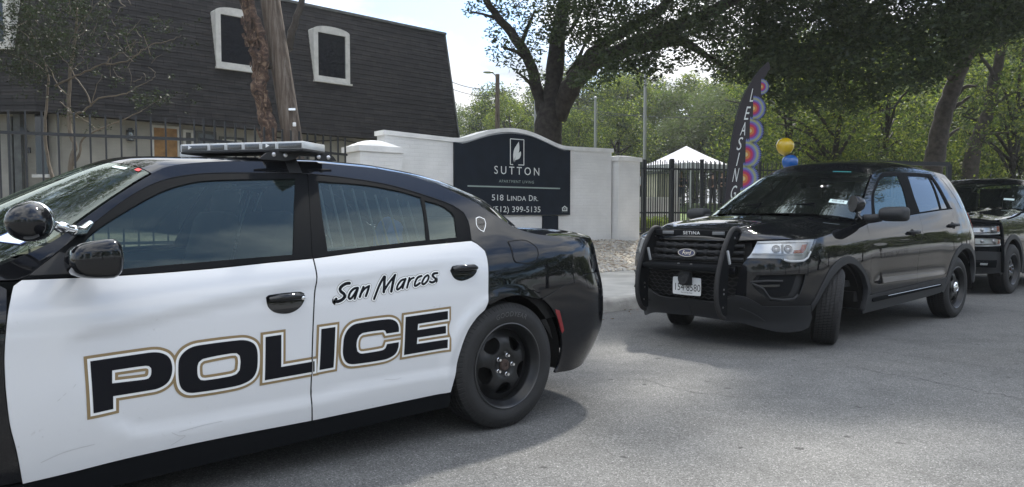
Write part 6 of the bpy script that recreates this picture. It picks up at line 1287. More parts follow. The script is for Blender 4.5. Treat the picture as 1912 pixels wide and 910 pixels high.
# ------------------------------------------------------------------ trees: tapered limbs plus crowns of separate leaves
CAM = np.array([0,0,1.235]); _th = R(3.0)
def at(px, py, depth):
    """a point seen in that direction, that far down the street"""
    x = (px-956)/1415; y = -(py-474.16)/1415
    return CAM+depth*(np.array([0,math.cos(_th),-math.sin(_th)])+np.array([1.,0,0])*x+np.array([0,math.sin(_th),math.cos(_th)])*y)
def leaf_material(name, col, trans, var=.35):
    m = bpy.data.materials.new(name); m.use_nodes = True; nt = m.node_tree; N = nt.nodes; L = nt.links; N.clear()
    out = N.new('ShaderNodeOutputMaterial'); d = N.new('ShaderNodeBsdfDiffuse'); t = N.new('ShaderNodeBsdfTranslucent'); g = N.new('ShaderNodeBsdfGlossy'); g.inputs['Roughness'].default_value = .45; g.inputs['Color'].default_value = (.5,.5,.5,1)
    ge = N.new('ShaderNodeNewGeometry'); r = N.new('ShaderNodeValToRGB'); e = r.color_ramp.elements
    e[0].color = tuple(v*(1-var) for v in col)+(1,); e[1].color = tuple(v*(1+var) for v in col)+(1,)
    L.new(ge.outputs['Random Per Island'], r.inputs['Fac']); L.new(r.outputs['Color'], d.inputs['Color'])
    hs = N.new('ShaderNodeMix'); hs.data_type = 'RGBA'; hs.blend_type = 'MULTIPLY'; hs.inputs['Factor'].default_value = 1; L.new(r.outputs['Color'], hs.inputs['A']); hs.inputs['B'].default_value = (1.25*trans,1.45*trans,.7*trans,1); L.new(hs.outputs['Result'], t.inputs['Color'])
    a = N.new('ShaderNodeAddShader'); L.new(d.outputs[0], a.inputs[0]); L.new(t.outputs[0], a.inputs[1])
    mx = N.new('ShaderNodeMixShader'); mx.inputs['Fac'].default_value = .05; L.new(a.outputs[0], mx.inputs[1]); L.new(g.outputs[0], mx.inputs[2]); L.new(mx.outputs[0], out.inputs[0])
    MATS[name] = m; return m
def leaf_mesh(name, C, S, mats, parent, rg, droop=.3, idx=None, org=(0,0,0)):
    """C (N,3) leaf centres, S (N,) sizes -> one mesh of bent two-triangle leaves"""
    N_ = len(C); C = np.asarray(C)-np.array(org)
    a = rg.normal(size=(N_,3)); a[:,2] *= .55; a /= np.linalg.norm(a,axis=1)[:,None]+1e-9
    n = rg.normal(size=(N_,3)); n[:,2] += .6; b = np.cross(n, a); b /= np.linalg.norm(b,axis=1)[:,None]+1e-9
    s = S[:,None]; w = rg.uniform(.32,.5,(N_,1))
    p0 = C-a*s*.5; p1 = C+b*s*w*.5+a*s*.05; p2 = C+a*s*.5-np.array([0,0,1])*s*droop*.2; p3 = C-b*s*w*.5+a*s*.05
    V = np.stack([p0,p1,p2,p3],1).reshape(-1,3).astype(np.float32)
    me = bpy.data.meshes.new(name); me.vertices.add(4*N_); me.vertices.foreach_set('co', V.ravel())
    me.loops.add(4*N_); me.loops.foreach_set('vertex_index', np.arange(4*N_, dtype=np.int32)); me.polygons.add(N_)
    me.polygons.foreach_set('loop_start', np.arange(0, 4*N_, 4, dtype=np.int32)); me.polygons.foreach_set('loop_total', np.full(N_, 4, dtype=np.int32))
    for m in mats: me.materials.append(m)
    if len(mats) > 1: me.polygons.foreach_set('material_index', (rg.integers(0, len(mats), N_) if idx is None else idx).astype(np.int32))
    me.update(calc_edges=True); return link_mesh(name, me, parent)
def clumps(cs, rs, per, rg, flat=.75):
    """leaves scattered in clumps: hollow-ish balls"""
    out = []
    for c, r in zip(cs, rs):
        k = max(6, int(per*r*r)); d = rg.normal(size=(k,3)); d /= np.linalg.norm(d,axis=1)[:,None]; q = r*rg.uniform(.15,1,(k,1))**.55
        out.append(np.array(c)+d*q*[1,1,flat])
    return np.vstack(out)
def limb(mb, pts, r0, r1, n=9, rg=None, wob=.0, k=4):
    q = np.array(smooth_path(pts, k)); t = np.linspace(0, 1, len(q))
    r = r0+(r1-r0)*t
    if rg is not None: q[1:-1] += rg.normal(0, wob, (len(q)-2, 3)); r = r*(1+rg.normal(0,.05,len(q)))
    mb.tube(q, r, n)
LF_OAK = leaf_material('oak_leaf', (.034,.047,.020), .40); LF_OAK2 = leaf_material('oak_leaf_dark', (.024,.036,.017), .25)
LF_MID = leaf_material('mid_green_leaf', (.053,.072,.025), .65); LF_YEL = leaf_material('yellow_green_leaf', (.098,.106,.027), .9); LF_GREY = leaf_material('grey_green_leaf', (.075,.085,.050), .5); LF_MYR = leaf_material('myrtle_leaf', (.022,.024,.015), .22); LF_SHRUB = leaf_material('shrub_leaf', (.10,.13,.03), .7)

def street_oak():
    rg = np.random.default_rng(11); base = at(1030, 300, 20.0); gz = ground_z(base[0], base[1])
    t = thing('oak_tree', 'large dark oak with a forked trunk rising behind the sign wall', 'tree', (base[0], base[1], gz)); o = np.array([base[0], base[1], gz])
    A = lambda x, y, d: at(x, y, d)-o
    mb = MB()
    limb(mb, [np.array([-.12,0,-.2]), A(1022,330,20), A(1024,250,20), A(1028,195,20)], .41, .34, 14, rg, .01)
    br = MB(); L1 = [A(1020,225,20),A(1004,170,20),A(988,115,19.8),A(955,62,19.6),A(915,12,19.4),A(880,-60,19),A(850,-150,18.6)]; limb(br, L1, .19, .05, 10, rg, .01)
    L2 = [A(1031,215,20),A(1034,150,20),A(1040,80,20.3),A(1052,10,20.6),A(1070,-90,21),A(1080,-220,21.4)]; limb(br, L2, .28, .10, 12, rg, .01)
    L3 = [A(1040,220,20),A(1065,165,19.6),A(1100,125,19.1),A(1160,95,18.5),A(1240,62,17.7),A(1330,22,17),A(1430,-40,16.2),A(1560,-130,15.4)]; limb(br, L3, .27, .08, 12, rg, .01)
    L4 = [A(1042,190,20),A(1080,130,20.2),A(1115,92,20.4),A(1175,52,20.6),A(1245,5,20.8),A(1330,-80,21)]; limb(br, L4, .20, .07, 10, rg, .01)
    L5 = [A(1100,125,19.1),A(1180,95,18.9),A(1270,80,18.7),A(1320,105,18.6),A(1370,135,18.6)]; limb(br, L5, .15, .04, 8, rg, .01)
    for a, b, c in (((988,115,19.8),(960,95,19.5),(935,88,19.4)), ((972,90,19.7),(985,50,19.5),(1000,20,19.3)), ((955,62,19.6),(925,35,19.4),(880,22,19.2)), ((1004,170,20),(985,150,19.7),(965,135,19.6)), ((1040,80,20.3),(1070,50,20),(1090,10,19.8)), ((1060,140,20.2),(1085,100,20.3),(1100,60,20.4)), ((1160,95,18.5),(1180,120,18.3),(1190,135,18.2)), ((1240,62,17.7),(1290,80,17.4),(1340,120,17.3))): limb(br, [A(*a),A(*b),A(*c)], .07, .02, 6, rg, .01)
    tr = mb.build('trunk', M_BARK, t, angle=180); br.build('limbs', M_BARK, tr, angle=180)
    cs = []; rs = []
    def add(x, y, d, r): cs.append(at(x, y, d)); rs.append(r)
    for x, y, r in ((872,22,.20),(888,14,.28),(910,8,.35),(930,30,.34),(950,18,.42),(918,62,.26),(935,75,.34),(955,88,.36),(970,60,.40),(975,98,.34),(920,100,.24),(940,112,.26),(962,120,.28),(985,80,.38),(975,140,.24),(992,135,.25),(1000,50,.42),(1005,92,.30),(985,20,.45),(1012,20,.45),(960,-15,.5),(925,-30,.5),(890,-40,.5),(1000,118,.22),(1010,150,.2),(1060,60,.3),(1062,100,.3),(1085,75,.3),(1075,120,.24),(1050,30,.45),(1085,30,.5),(1110,60,.3)): add(x, y, 19.6+rg.uniform(-.7,.9), r*1.15)
    # overhanging mass to the right: limits follow the drip line
    bx = [1030,1085,1130,1180,1235,1275,1330,1370,1420,1450]; by = [30,95,122,132,140,118,128,150,150,175]
    n = 0
    while n < 430:
        x = rg.uniform(1035,1460); y = rg.uniform(-420, 175); lim = np.interp(x, bx, by)
        if y > lim-10: continue
        if 1225 < x < 1350 and 50 < y < 130 and rg.random() < .62: continue
        if x < 1110 and 30 < y and rg.random() < .6: continue
        d = rg.uniform(15.0, 21.5); d = d if x < 1250 else rg.uniform(13.8, 20.5); add(x, y, d, rg.uniform(.28,.62)); n += 1
    for x in np.arange(1110, 1440, 9): add(x+rg.uniform(-4,4), np.interp(x, bx, by)-rg.uniform(-4,26), rg.uniform(16.5,19.5), rg.uniform(.16,.32))
    for _ in range(150): add(rg.uniform(860,1200), rg.uniform(-480,-25), rg.uniform(17,23), rg.uniform(.35,.7))
    for _ in range(75):
        f = rg.random(); add(1075+f*260+rg.normal(0,14), 150-f*105+rg.normal(0,16), rg.uniform(15.2,18.3), rg.uniform(.14,.30))
    for _ in range(26): add(rg.uniform(1010,1110), rg.uniform(-20,75), rg.uniform(17.5,19.3), rg.uniform(.2,.36))
    # unseen crown above the picture, stretched over the kerb side to block the sun
    for _ in range(270):
        p = np.array([rg.uniform(.5, 9.5), rg.uniform(10.4, 19.5), rg.uniform(6.8, 10.0)]); cs.append(p); rs.append(rg.uniform(.5,.8))
    for _ in range(130): cs.append(np.array([rg.uniform(3.9, 7.4), rg.uniform(10.8, 14.6), rg.uniform(6.9, 9.6)])); rs.append(rg.uniform(.5, .75))  # extra unseen clumps added on the sun's path to stop the windshield glint
    C = clumps(cs, rs, 640, rg); leaf_mesh('crown', C, rg.uniform(.07,.15,len(C)), [LF_OAK, LF_OAK, LF_OAK2], t, rg, org=o)
street_oak()
def leaning_tree():
    rg = np.random.default_rng(12); base = at(1745, 318, 22.); gz = ground_z(base[0], base[1]); o = np.array([base[0], base[1], gz])
    t = thing('leaning_tree', 'tall dark tree with a thick trunk leaning right behind the plain black vehicle', 'tree', tuple(o)); A = lambda x, y, d: at(x, y, d)-o
    mb = MB(); limb(mb, [np.array([-.35,0,-.2]), A(1740,330,22), A(1750,270,21.9), A(1763,210,21.7), A(1782,155,21.4), A(1810,95,21), A(1850,20,20.4), A(1890,-80,20)], .31, .14, 12, rg, .012); tr = mb.build('trunk', M_BARK2, t, angle=180)
    br = MB()
    for P in ([(1768,200,21.7),(1800,165,21.5),(1825,160,21.3)], [(1782,155,21.4),(1740,100,20.8),(1690,60,20),(1640,20,19)], [(1763,210,21.7),(1790,195,21.6),(1812,180,21.5)], [(1810,95,21),(1780,40,20.5),(1760,-40,20)], [(1750,270,21.9),(1770,255,21.8),(1790,240,21.8)], [(1700,70,20.2),(1600,60,19),(1500,90,18),(1420,120,17.6)], [(1782,150,21.4),(1700,70,20.2)]): limb(br, [A(*q) for q in P], .10, .025, 7, rg, .012)
    br.build('limbs', M_BARK2, tr, angle=180)
    cs = []; rs = []; bx = [1400,1430,1460,1520,1600,1680,1740,1790,1840,1912,1990]; by = [140,160,195,205,200,165,150,110,75,50,40]; n = 0
    while n < 1150:
        x = rg.uniform(1405,1985); y = rg.uniform(-420, 205); lim = np.interp(x, bx, by)
        if y > lim-8: continue
        d = rg.uniform(14.5, 21.0); cs.append(at(x, y, d)); rs.append(rg.uniform(.28,.62)); n += 1
    for x in np.arange(1425, 1960, 8): cs.append(at(x+rg.uniform(-4,4), np.interp(x, bx, by)-rg.uniform(-10,25), rg.uniform(16,20))); rs.append(rg.uniform(.16,.34))
    for _ in range(260):
        p = np.array([rg.uniform(6, 19), rg.uniform(13.5, 22), rg.uniform(7.0, 11)]); cs.append(p); rs.append(rg.uniform(.5,.85))
    C = clumps(cs, rs, 480, rg); leaf_mesh('crown', C, rg.uniform(.08,.16,len(C)), [LF_OAK, LF_OAK, LF_OAK2], t, rg, org=o)
leaning_tree()
def crape_myrtle():
    rg = np.random.default_rng(13); base = at(135, 320, 12.8); gz = ground_z(base[0], base[1]); o = np.array([base[0], base[1], gz])
    t = thing('small_tree', 'small sparse crape myrtle with pale bare limbs in front of the shingle mansard', 'small tree', tuple(o)); k = 2.676
    A = lambda x, y, d=12.8: at(x/k, y/k, d)-o
    mb = MB(); g0 = np.array([0,0,-.1])
    P = [[(355,900),(358,790),(375,730),(348,650),(344,560),(345,480),(352,350),(368,250),(380,150),(385,40)]]
    limb(mb, [g0]+[A(*q) for q in P[0]], .048, .016, 9, rg, .004); limb(mb, [np.array([-.25,.3,-.1])]+[A(*q, 13.1) for q in ((265,900),(250,850),(225,690),(235,500),(240,380),(200,260),(150,150))], .036, .010, 8, rg, .004)
    limb(mb, [A(365,830),A(400,760),(A(410,700)),A(480,655,12.6),A(600,605,12.5),A(710,555,12.4)], .024, .006, 7, rg, .004)
    tr = mb.build('trunk', M_MYRT, t, angle=180); br = MB()
    for Q, a, b in (([(275,430),(335,400),(400,370),(510,322),(580,275),(640,255),(680,205)], .028,.008), ([(530,325),(610,312),(680,280),(735,240),(790,215),(850,205),(905,178)], .02,.006), ([(350,585),(395,565),(450,530),(490,492),(600,475),(650,460),(690,430),(760,400)], .028,.007), ([(455,525),(425,450),(380,390),(345,330),(310,290),(280,262)], .02,.006), ([(462,515),(480,440),(510,372)], .012,.006), ([(300,510),(360,560),(460,625),(490,660)], .014,.01), ([(545,310),(540,290),(550,280)], .008,.005), ([(630,258),(635,235),(680,203)], .008,.005), ([(240,380),(170,310),(100,290),(20,260)], .02,.008), ([(345,480),(300,440),(240,330),(180,230)], .018,.007), ([(380,150),(430,80),(510,0)], .018,.007), ([(352,350),(420,300),(400,280)], .012,.006), ([(700,560),(760,520),(830,490)], .008,.004), ([(760,400),(775,360),(740,335)], .008,.005)):
        limb(br, [A(*q, 12.75) for q in Q], a*.68, b*.6, 6, rg, .008)
    for _ in range(70):
        x, y = rg.uniform(0,760), rg.uniform(0,430); a = rg.uniform(-2.6,-.4); l = rg.uniform(30,110); d = rg.uniform(12.4,13.2)
        limb(br, [A(x,y,d), A(x+.5*l*math.cos(a)+rg.normal(0,8), y+.5*l*math.sin(a)+rg.normal(0,8), d), A(x+l*math.cos(a), y+l*math.sin(a), d)], .006, .003, 4, rg, .003)
    br.build('limbs', M_MYRT, tr, angle=180)
    cs = []; rs = []
    for _ in range(330):
        x, y = rg.normal(190,150), rg.normal(190,120)
        if y > 430-.25*x: continue
        cs.append(at(x/k, y/k, rg.uniform(12.2,13.5))); rs.append(rg.uniform(.06,.17))
    for cx, cy, n in ((600,170,16),(700,260,14),(820,130,10),(880,180,7),(760,500,16),(840,480,10),(700,470,8),(560,360,8),(430,590,8),(250,470,10),(520,60,18),(380,40,24),(120,60,40),(60,330,36),(160,380,30)):
        for _ in range(int(n*1.8)): cs.append(at(rg.normal(cx,60)/k, rg.normal(cy,34)/k, rg.uniform(12.4,13.1))); rs.append(rg.uniform(.04,.11))
    C = clumps(cs, rs, 1500, rg); leaf_mesh('crown', C, rg.uniform(.035,.065,len(C)), [LF_MYR, LF_OAK2], t, rg, org=o)
crape_myrtle()
def dead_trunk():
    rg = np.random.default_rng(14); o = np.array([-3.87,12.2,ground_z(-3.87,12.2)]); t = thing('dead_tree', 'dying tree with peeling broken bark leaning against the utility pole', 'tree', tuple(o)); W = lambda x, y, z: np.array([x,y,z])-o
    mb = MB(); limb(mb, [W(-3.80,12.2,.4), W(-3.86,12.18,1.6), W(-3.88,12.18,2.4), W(-3.98,12.2,3.0), W(-4.03,12.2,3.5), W(-4.06,12.2,3.9), W(-4.2,12.2,4.5), W(-4.35,12.2,5.2), W(-4.6,12.2,6.4)], .15, .07, 14, rg, .02, 6); limb(mb, [W(-4.0,12.2,3.3), W(-3.93,12.15,3.7), W(-3.98,12.12,4.1), W(-4.1,12.1,4.5), W(-4.14,12.1,4.75)], .09, .04, 10, rg, .014, 5)
    for _ in range(46):
        z = rg.uniform(2.0, 4.6); x = np.interp(z, [2.4,3.5,4.6], [-3.88,-4.03,-4.22])+rg.uniform(-.12,.10); a = rg.uniform(0, 6.28); mb.box(W(x, 12.06+rg.uniform(-.03,.06), z), (rg.uniform(.015,.05), rg.uniform(.01,.025), rg.uniform(.06,.22)), rot=roty(rg.normal(0,.25))@rotz(rg.normal(0,.5)))
    m = mat('peeling_bark', (.07,.045,.035), .95, bump=(16,1.0,8)); N, L, b = nodes_of(m); tc = N.new('ShaderNodeTexCoord'); n = N.new('ShaderNodeTexNoise'); n.inputs['Scale'].default_value = 9; n.inputs['Detail'].default_value = 10; n.inputs['Roughness'].default_value = .7; n.inputs['Distortion'].default_value = 1.2; L.new(tc.outputs['Object'], n.inputs['Vector'])
    r = N.new('ShaderNodeValToRGB'); e = r.color_ramp.elements; e[0].position = .36; e[0].color = (.016,.014,.013,1); e[1].position = .52; e[1].color = (.085,.05,.036,1); q = e.new(.62); q.color = (.20,.14,.095,1); L.new(n.outputs['Fac'], r.inputs['Fac']); L.new(r.outputs['Color'], b.inputs['Base Color'])
    tk = mb.build('trunk', m, t, angle=45)
    br = MB(); limb(br, [W(-3.75,12.9,4.0), W(-3.65,12.8,4.35), W(-3.5,12.75,4.7), W(-3.4,12.7,5.3)], .07, .04, 8, rg, .01); limb(br, [W(-3.9,12.3,3.6), W(-3.8,12.75,3.9), W(-3.75,12.9,4.02)], .05, .06, 8, rg, .01); br.build('limb', M_BARK2, tk, angle=180)
    # the bare wood pole next to it
    p = thing('utility_pole', 'weathered wooden utility pole with a white tag, in front of the shingle mansard', 'utility pole', (-3.64, 12.4, ground_z(-3.64,12.4))); z0 = ground_z(-3.64,12.4)
    mb = MB(); mb.tube([(.12,0,-.2),(.0+.09,0,1.7),(-.26+.0,.05,4.0),(-.62,.1,8.5)], [.20,.158,.155,.14], 20); mb.build('post', M_POLE, p, angle=60)
    mb = MB(); mb.box((.12,-.165,2.88-z0+.03), (.11,.012,.035)); mb.build('tag_band', M_CHROME, p); mb = MB(); mb.box((.15,-.155,2.67-z0), (.055,.02,.065), ch=.01); mb.build('tag', M_WVINYL, p)
dead_trunk()
# ---- background trees: three builds, copied
def make_tree(name, label, H, W, leaf, seed, dens=1.0, group=None, trunk_h=.3, lsize=(.14,.27), bark=None, cat='tree'):
    rg = np.random.default_rng(seed); t = thing(name, label, cat, (0,0,0), 0, group); mb = MB()
    limb(mb, [(0,0,-.3),(rg.normal(0,.1),rg.normal(0,.1),H*.25),(rg.normal(0,.25),rg.normal(0,.25),H*.6),(rg.normal(0,.3),0,H*.85)], H*.028, H*.006, 8, rg, .02)
    tops = []
    for i in range(9):
        a = rg.uniform(0, 6.28); z = H*rg.uniform(.25,.6); e = np.array([math.cos(a)*W*.36, math.sin(a)*W*.36, z+H*rg.uniform(.1,.3)]); limb(mb, [(0,0,z),e*[.5,.5,1]-[0,0,H*.05],e], H*.011, H*.003, 6, rg, .02)
    mb.build('trunk', bark or M_BARK, t, angle=180); cs = []; rs = []
    for _ in range(int(70*dens)):
        a = rg.uniform(0,6.28); f = rg.uniform(0,1)**.5; zf = rg.uniform(trunk_h, 1.0); w = W/2*math.sqrt(max(.05, 1-((zf-.55)/.55)**2)); cs.append((math.cos(a)*w*f, math.sin(a)*w*f, H*zf*.96)); rs.append(W*rg.uniform(.07,.15))
    C = clumps(cs, rs, 330/(W/6)**1.2, rg); leaf_mesh('crown', C, rg.uniform(*lsize, len(C)), leaf, t, rg); return t
def copy_thing(t, loc, rz, sc, label=None, group=None):
    c = t.copy(); COL.objects.link(c); c.location = loc; c.rotation_euler = (0,0,rz); c.scale = (sc[0],sc[0],sc[1])
    if label: c['label'] = label
    if group: c['group'] = group
    for ch in t.children:
        d = ch.copy(); COL.objects.link(d); d.parent = c
        for g in ch.children: e = g.copy(); COL.objects.link(e); e.parent = d
    return c
def woods():
    rg = np.random.default_rng(21); G = 'trees in the background woods'
    A = make_tree('background_tree', 'broad mid green tree standing in the woods behind the parked vehicles', 9, 8, [LF_MID, LF_OAK, LF_OAK2, LF_YEL], 31, 1.3, G)
    B = make_tree('background_tree', 'tall yellow-green sunlit tree standing in the woods behind the parked vehicles', 10, 6.5, [LF_YEL, LF_MID], 32, 1.1, G)
    Cc = make_tree('background_tree', 'broad grey-green live oak standing beyond the flagpoles and the white tent', 8, 9, [LF_GREY, LF_MID, LF_GREY], 33, 1.3, G, .12)
    D = make_tree('bush', 'bright yellow-green bush at the foot of the woods', 3, 4, [LF_YEL, LF_MID, LF_OAK], 34, .55, 'bushes under the trees', .05, (.07,.15), cat='bush')
    E_ = make_tree('dark_tree', 'dark spreading shade tree with drooping boughs, just beyond the parked vehicles', 9, 8.5, [LF_OAK, LF_MID, LF_YEL], 35, 1.0, 'dark shade trees beyond the parked vehicles', .2, (.13,.24))
    first = {}
    def put(P, px, top, Z, w=1.0, lab=None):
        H = {A:9, B:10, Cc:8, D:3, E_:9}[P]; p = at(px, top, Z); gz = ground_z(p[0], p[1]); s = (p[2]-gz)/H
        loc = (p[0], p[1], gz); rz = rg.uniform(0, 6.28)
        if P not in first:
            first[P] = 1; P.location = loc; P.rotation_euler = (0,0,rz); P.scale = (s*w, s*w, s)
            return P
        return copy_thing(P, loc, rz, (s*w, s), lab)
    put(A, 925, 158, 48, .8); put(A, 985, 172, 52, .9); put(B, 950, 175, 44, .7); put(Cc, 880, 200, 56, .7); put(Cc, 868, 225, 50, .5)
    put(A, 1075, 125, 48, .9); put(A, 1130, 118, 50); put(B, 1175, 130, 46, .9); put(A, 1215, 138, 56, .9); put(A, 1085, 200, 36, .8); put(A, 1150, 190, 40, 1.0); put(A, 1040,190,44,.8)
    put(Cc, 1255, 172, 46, .8); put(Cc, 1315, 165, 44, .9); put(Cc, 1225, 225, 42, .8); put(B, 1300, 135, 56, 1.0); put(B, 1370, 130, 58, 1.0); put(A, 1400, 150, 50, .9); put(Cc, 1350,215,44,.8)
    for px, top, Z, P in ((1440,120,40,A),(1480,170,36,A),(1520,100,44,A),(1560,150,34,A),(1600,120,42,B),(1640,160,36,A),(1690,110,44,A),(1720,170,38,B),(1780,120,42,A),(1830,90,36,A),(1870,60,40,B),(1900,110,32,A),(1945,60,36,A),(1990,40,40,A),(2060,60,44,A),(1460,215,48,Cc),(1740,200,50,A),(1850,150,48,A),(1590,190,50,A),(1670,60,52,A),(1560,40,54,A),(1460,60,56,A),(1800,20,54,A)): put(P, px, top, Z, .95)
    for px, top, Z in ((1595,238,31),(1632,222,30),(1668,215,32),(1712,240,29),(1545,272,27),(1462,282,30),(1815,268,30),(1885,262,28)): put(D, px, top, Z, .7)
    for px, top, Z, w in ((1475,60,27,.8),(1565,50,25,.85),(1655,30,28,.75),(1905,20,27,.7)): put(E_, px, top, Z, w)
    for u, n, s in ((-30,-10,.9),(-22,-12,.8),(-14,-10.5,.85),(-6,-12,.75),(2,-13,.8),(10,-11,.85),(17,-10,.9),(24,-10.5,.95),(31,-9.5,.9),(38,-10,1.0),(46,-9.5,.95),(55,-10,1.0),(65,-9,1.05)):
        p = SU*u+SN*n; copy_thing(A, (p[0], p[1], 0), rg.uniform(0,6.28), (s*.95, s*.78), 'broad mid green tree across the street, behind the viewer', 'trees across the street')
woods()
def second_trunk():
    rg = np.random.default_rng(52); b_ = at(1808, 330, 27); gz = ground_z(b_[0], b_[1]); o = np.array([b_[0], b_[1], gz]); t = thing('slender_tree', 'slender dark tree right of the leaning one, with a thin crooked trunk', 'tree', tuple(o)); A = lambda x, y, d: at(x, y, d)-o; mb = MB()
    limb(mb, [np.array([-.1,0,-.2]), A(1812,310,27), A(1824,262,27), A(1846,205,26.8), A(1858,140,26.5), A(1876,70,26.2), A(1890,-30,26)], .30, .12, 10, rg, .015); tr = mb.build('trunk', M_BARK2, t, angle=180); br = MB()
    for P in ([(1846,205,26.8),(1880,180,26.5),(1925,160,26.2)], [(1858,150,26.5),(1835,110,26.2),(1810,80,26)], [(1824,262,27),(1850,250,26.8),(1885,248,26.6)]): limb(br, [A(*q) for q in P], .09, .02, 6, rg, .015)
    br.build('limbs', M_BARK2, tr, angle=180); cs = []; rs = []
    for _ in range(120): cs.append(at(rg.uniform(1800,1990), rg.uniform(-160,110), rg.uniform(24.5,28))); rs.append(rg.uniform(.3,.6))
    for _ in range(40): cs.append(at(rg.uniform(1840,1960), rg.uniform(110,250), rg.uniform(25.5,27.5))); rs.append(rg.uniform(.15,.35))
    C = clumps(cs, rs, 260, rg); leaf_mesh('crown', C, rg.uniform(.10,.19,len(C)), [LF_MID, LF_YEL, LF_OAK], t, rg, org=o)
second_trunk()
def left_shade_tree():
    rg = np.random.default_rng(51); o = np.array([-12.0, 9.0, .55]); t = thing('shade_tree', 'broad street tree outside the left edge of the view, over the iron fence', 'tree', tuple(o)); mb = MB()
    limb(mb, [np.array([0,0,-.2]),np.array([.2,.1,2.2]),np.array([.8,.3,4.4]),np.array([1.8,.8,7.2])], .30, .12, 10, rg, .02); tr = mb.build('trunk', M_BARK, t, angle=180); br = MB()
    for _ in range(8): e = np.array([rg.uniform(-1,5.5), rg.uniform(-3,3), rg.uniform(5.8,7.8)]); limb(br, [np.array([.8,.3,4.6]), e*[.5,.5,.85], e], .09, .02, 6, rg, .02)
    br.build('limbs', M_BARK, tr, angle=180); cs = [o+np.array([rg.uniform(-1.5,6.2), rg.uniform(-3.4,3.6), rg.uniform(5.4,8.8)]) for _ in range(260)]; C = clumps(cs, rg.uniform(.45,.8,260), 330, rg); leaf_mesh('crown', C, rg.uniform(.09,.17,len(C)), [LF_MID, LF_OAK], t, rg, org=o)
left_shade_tree()
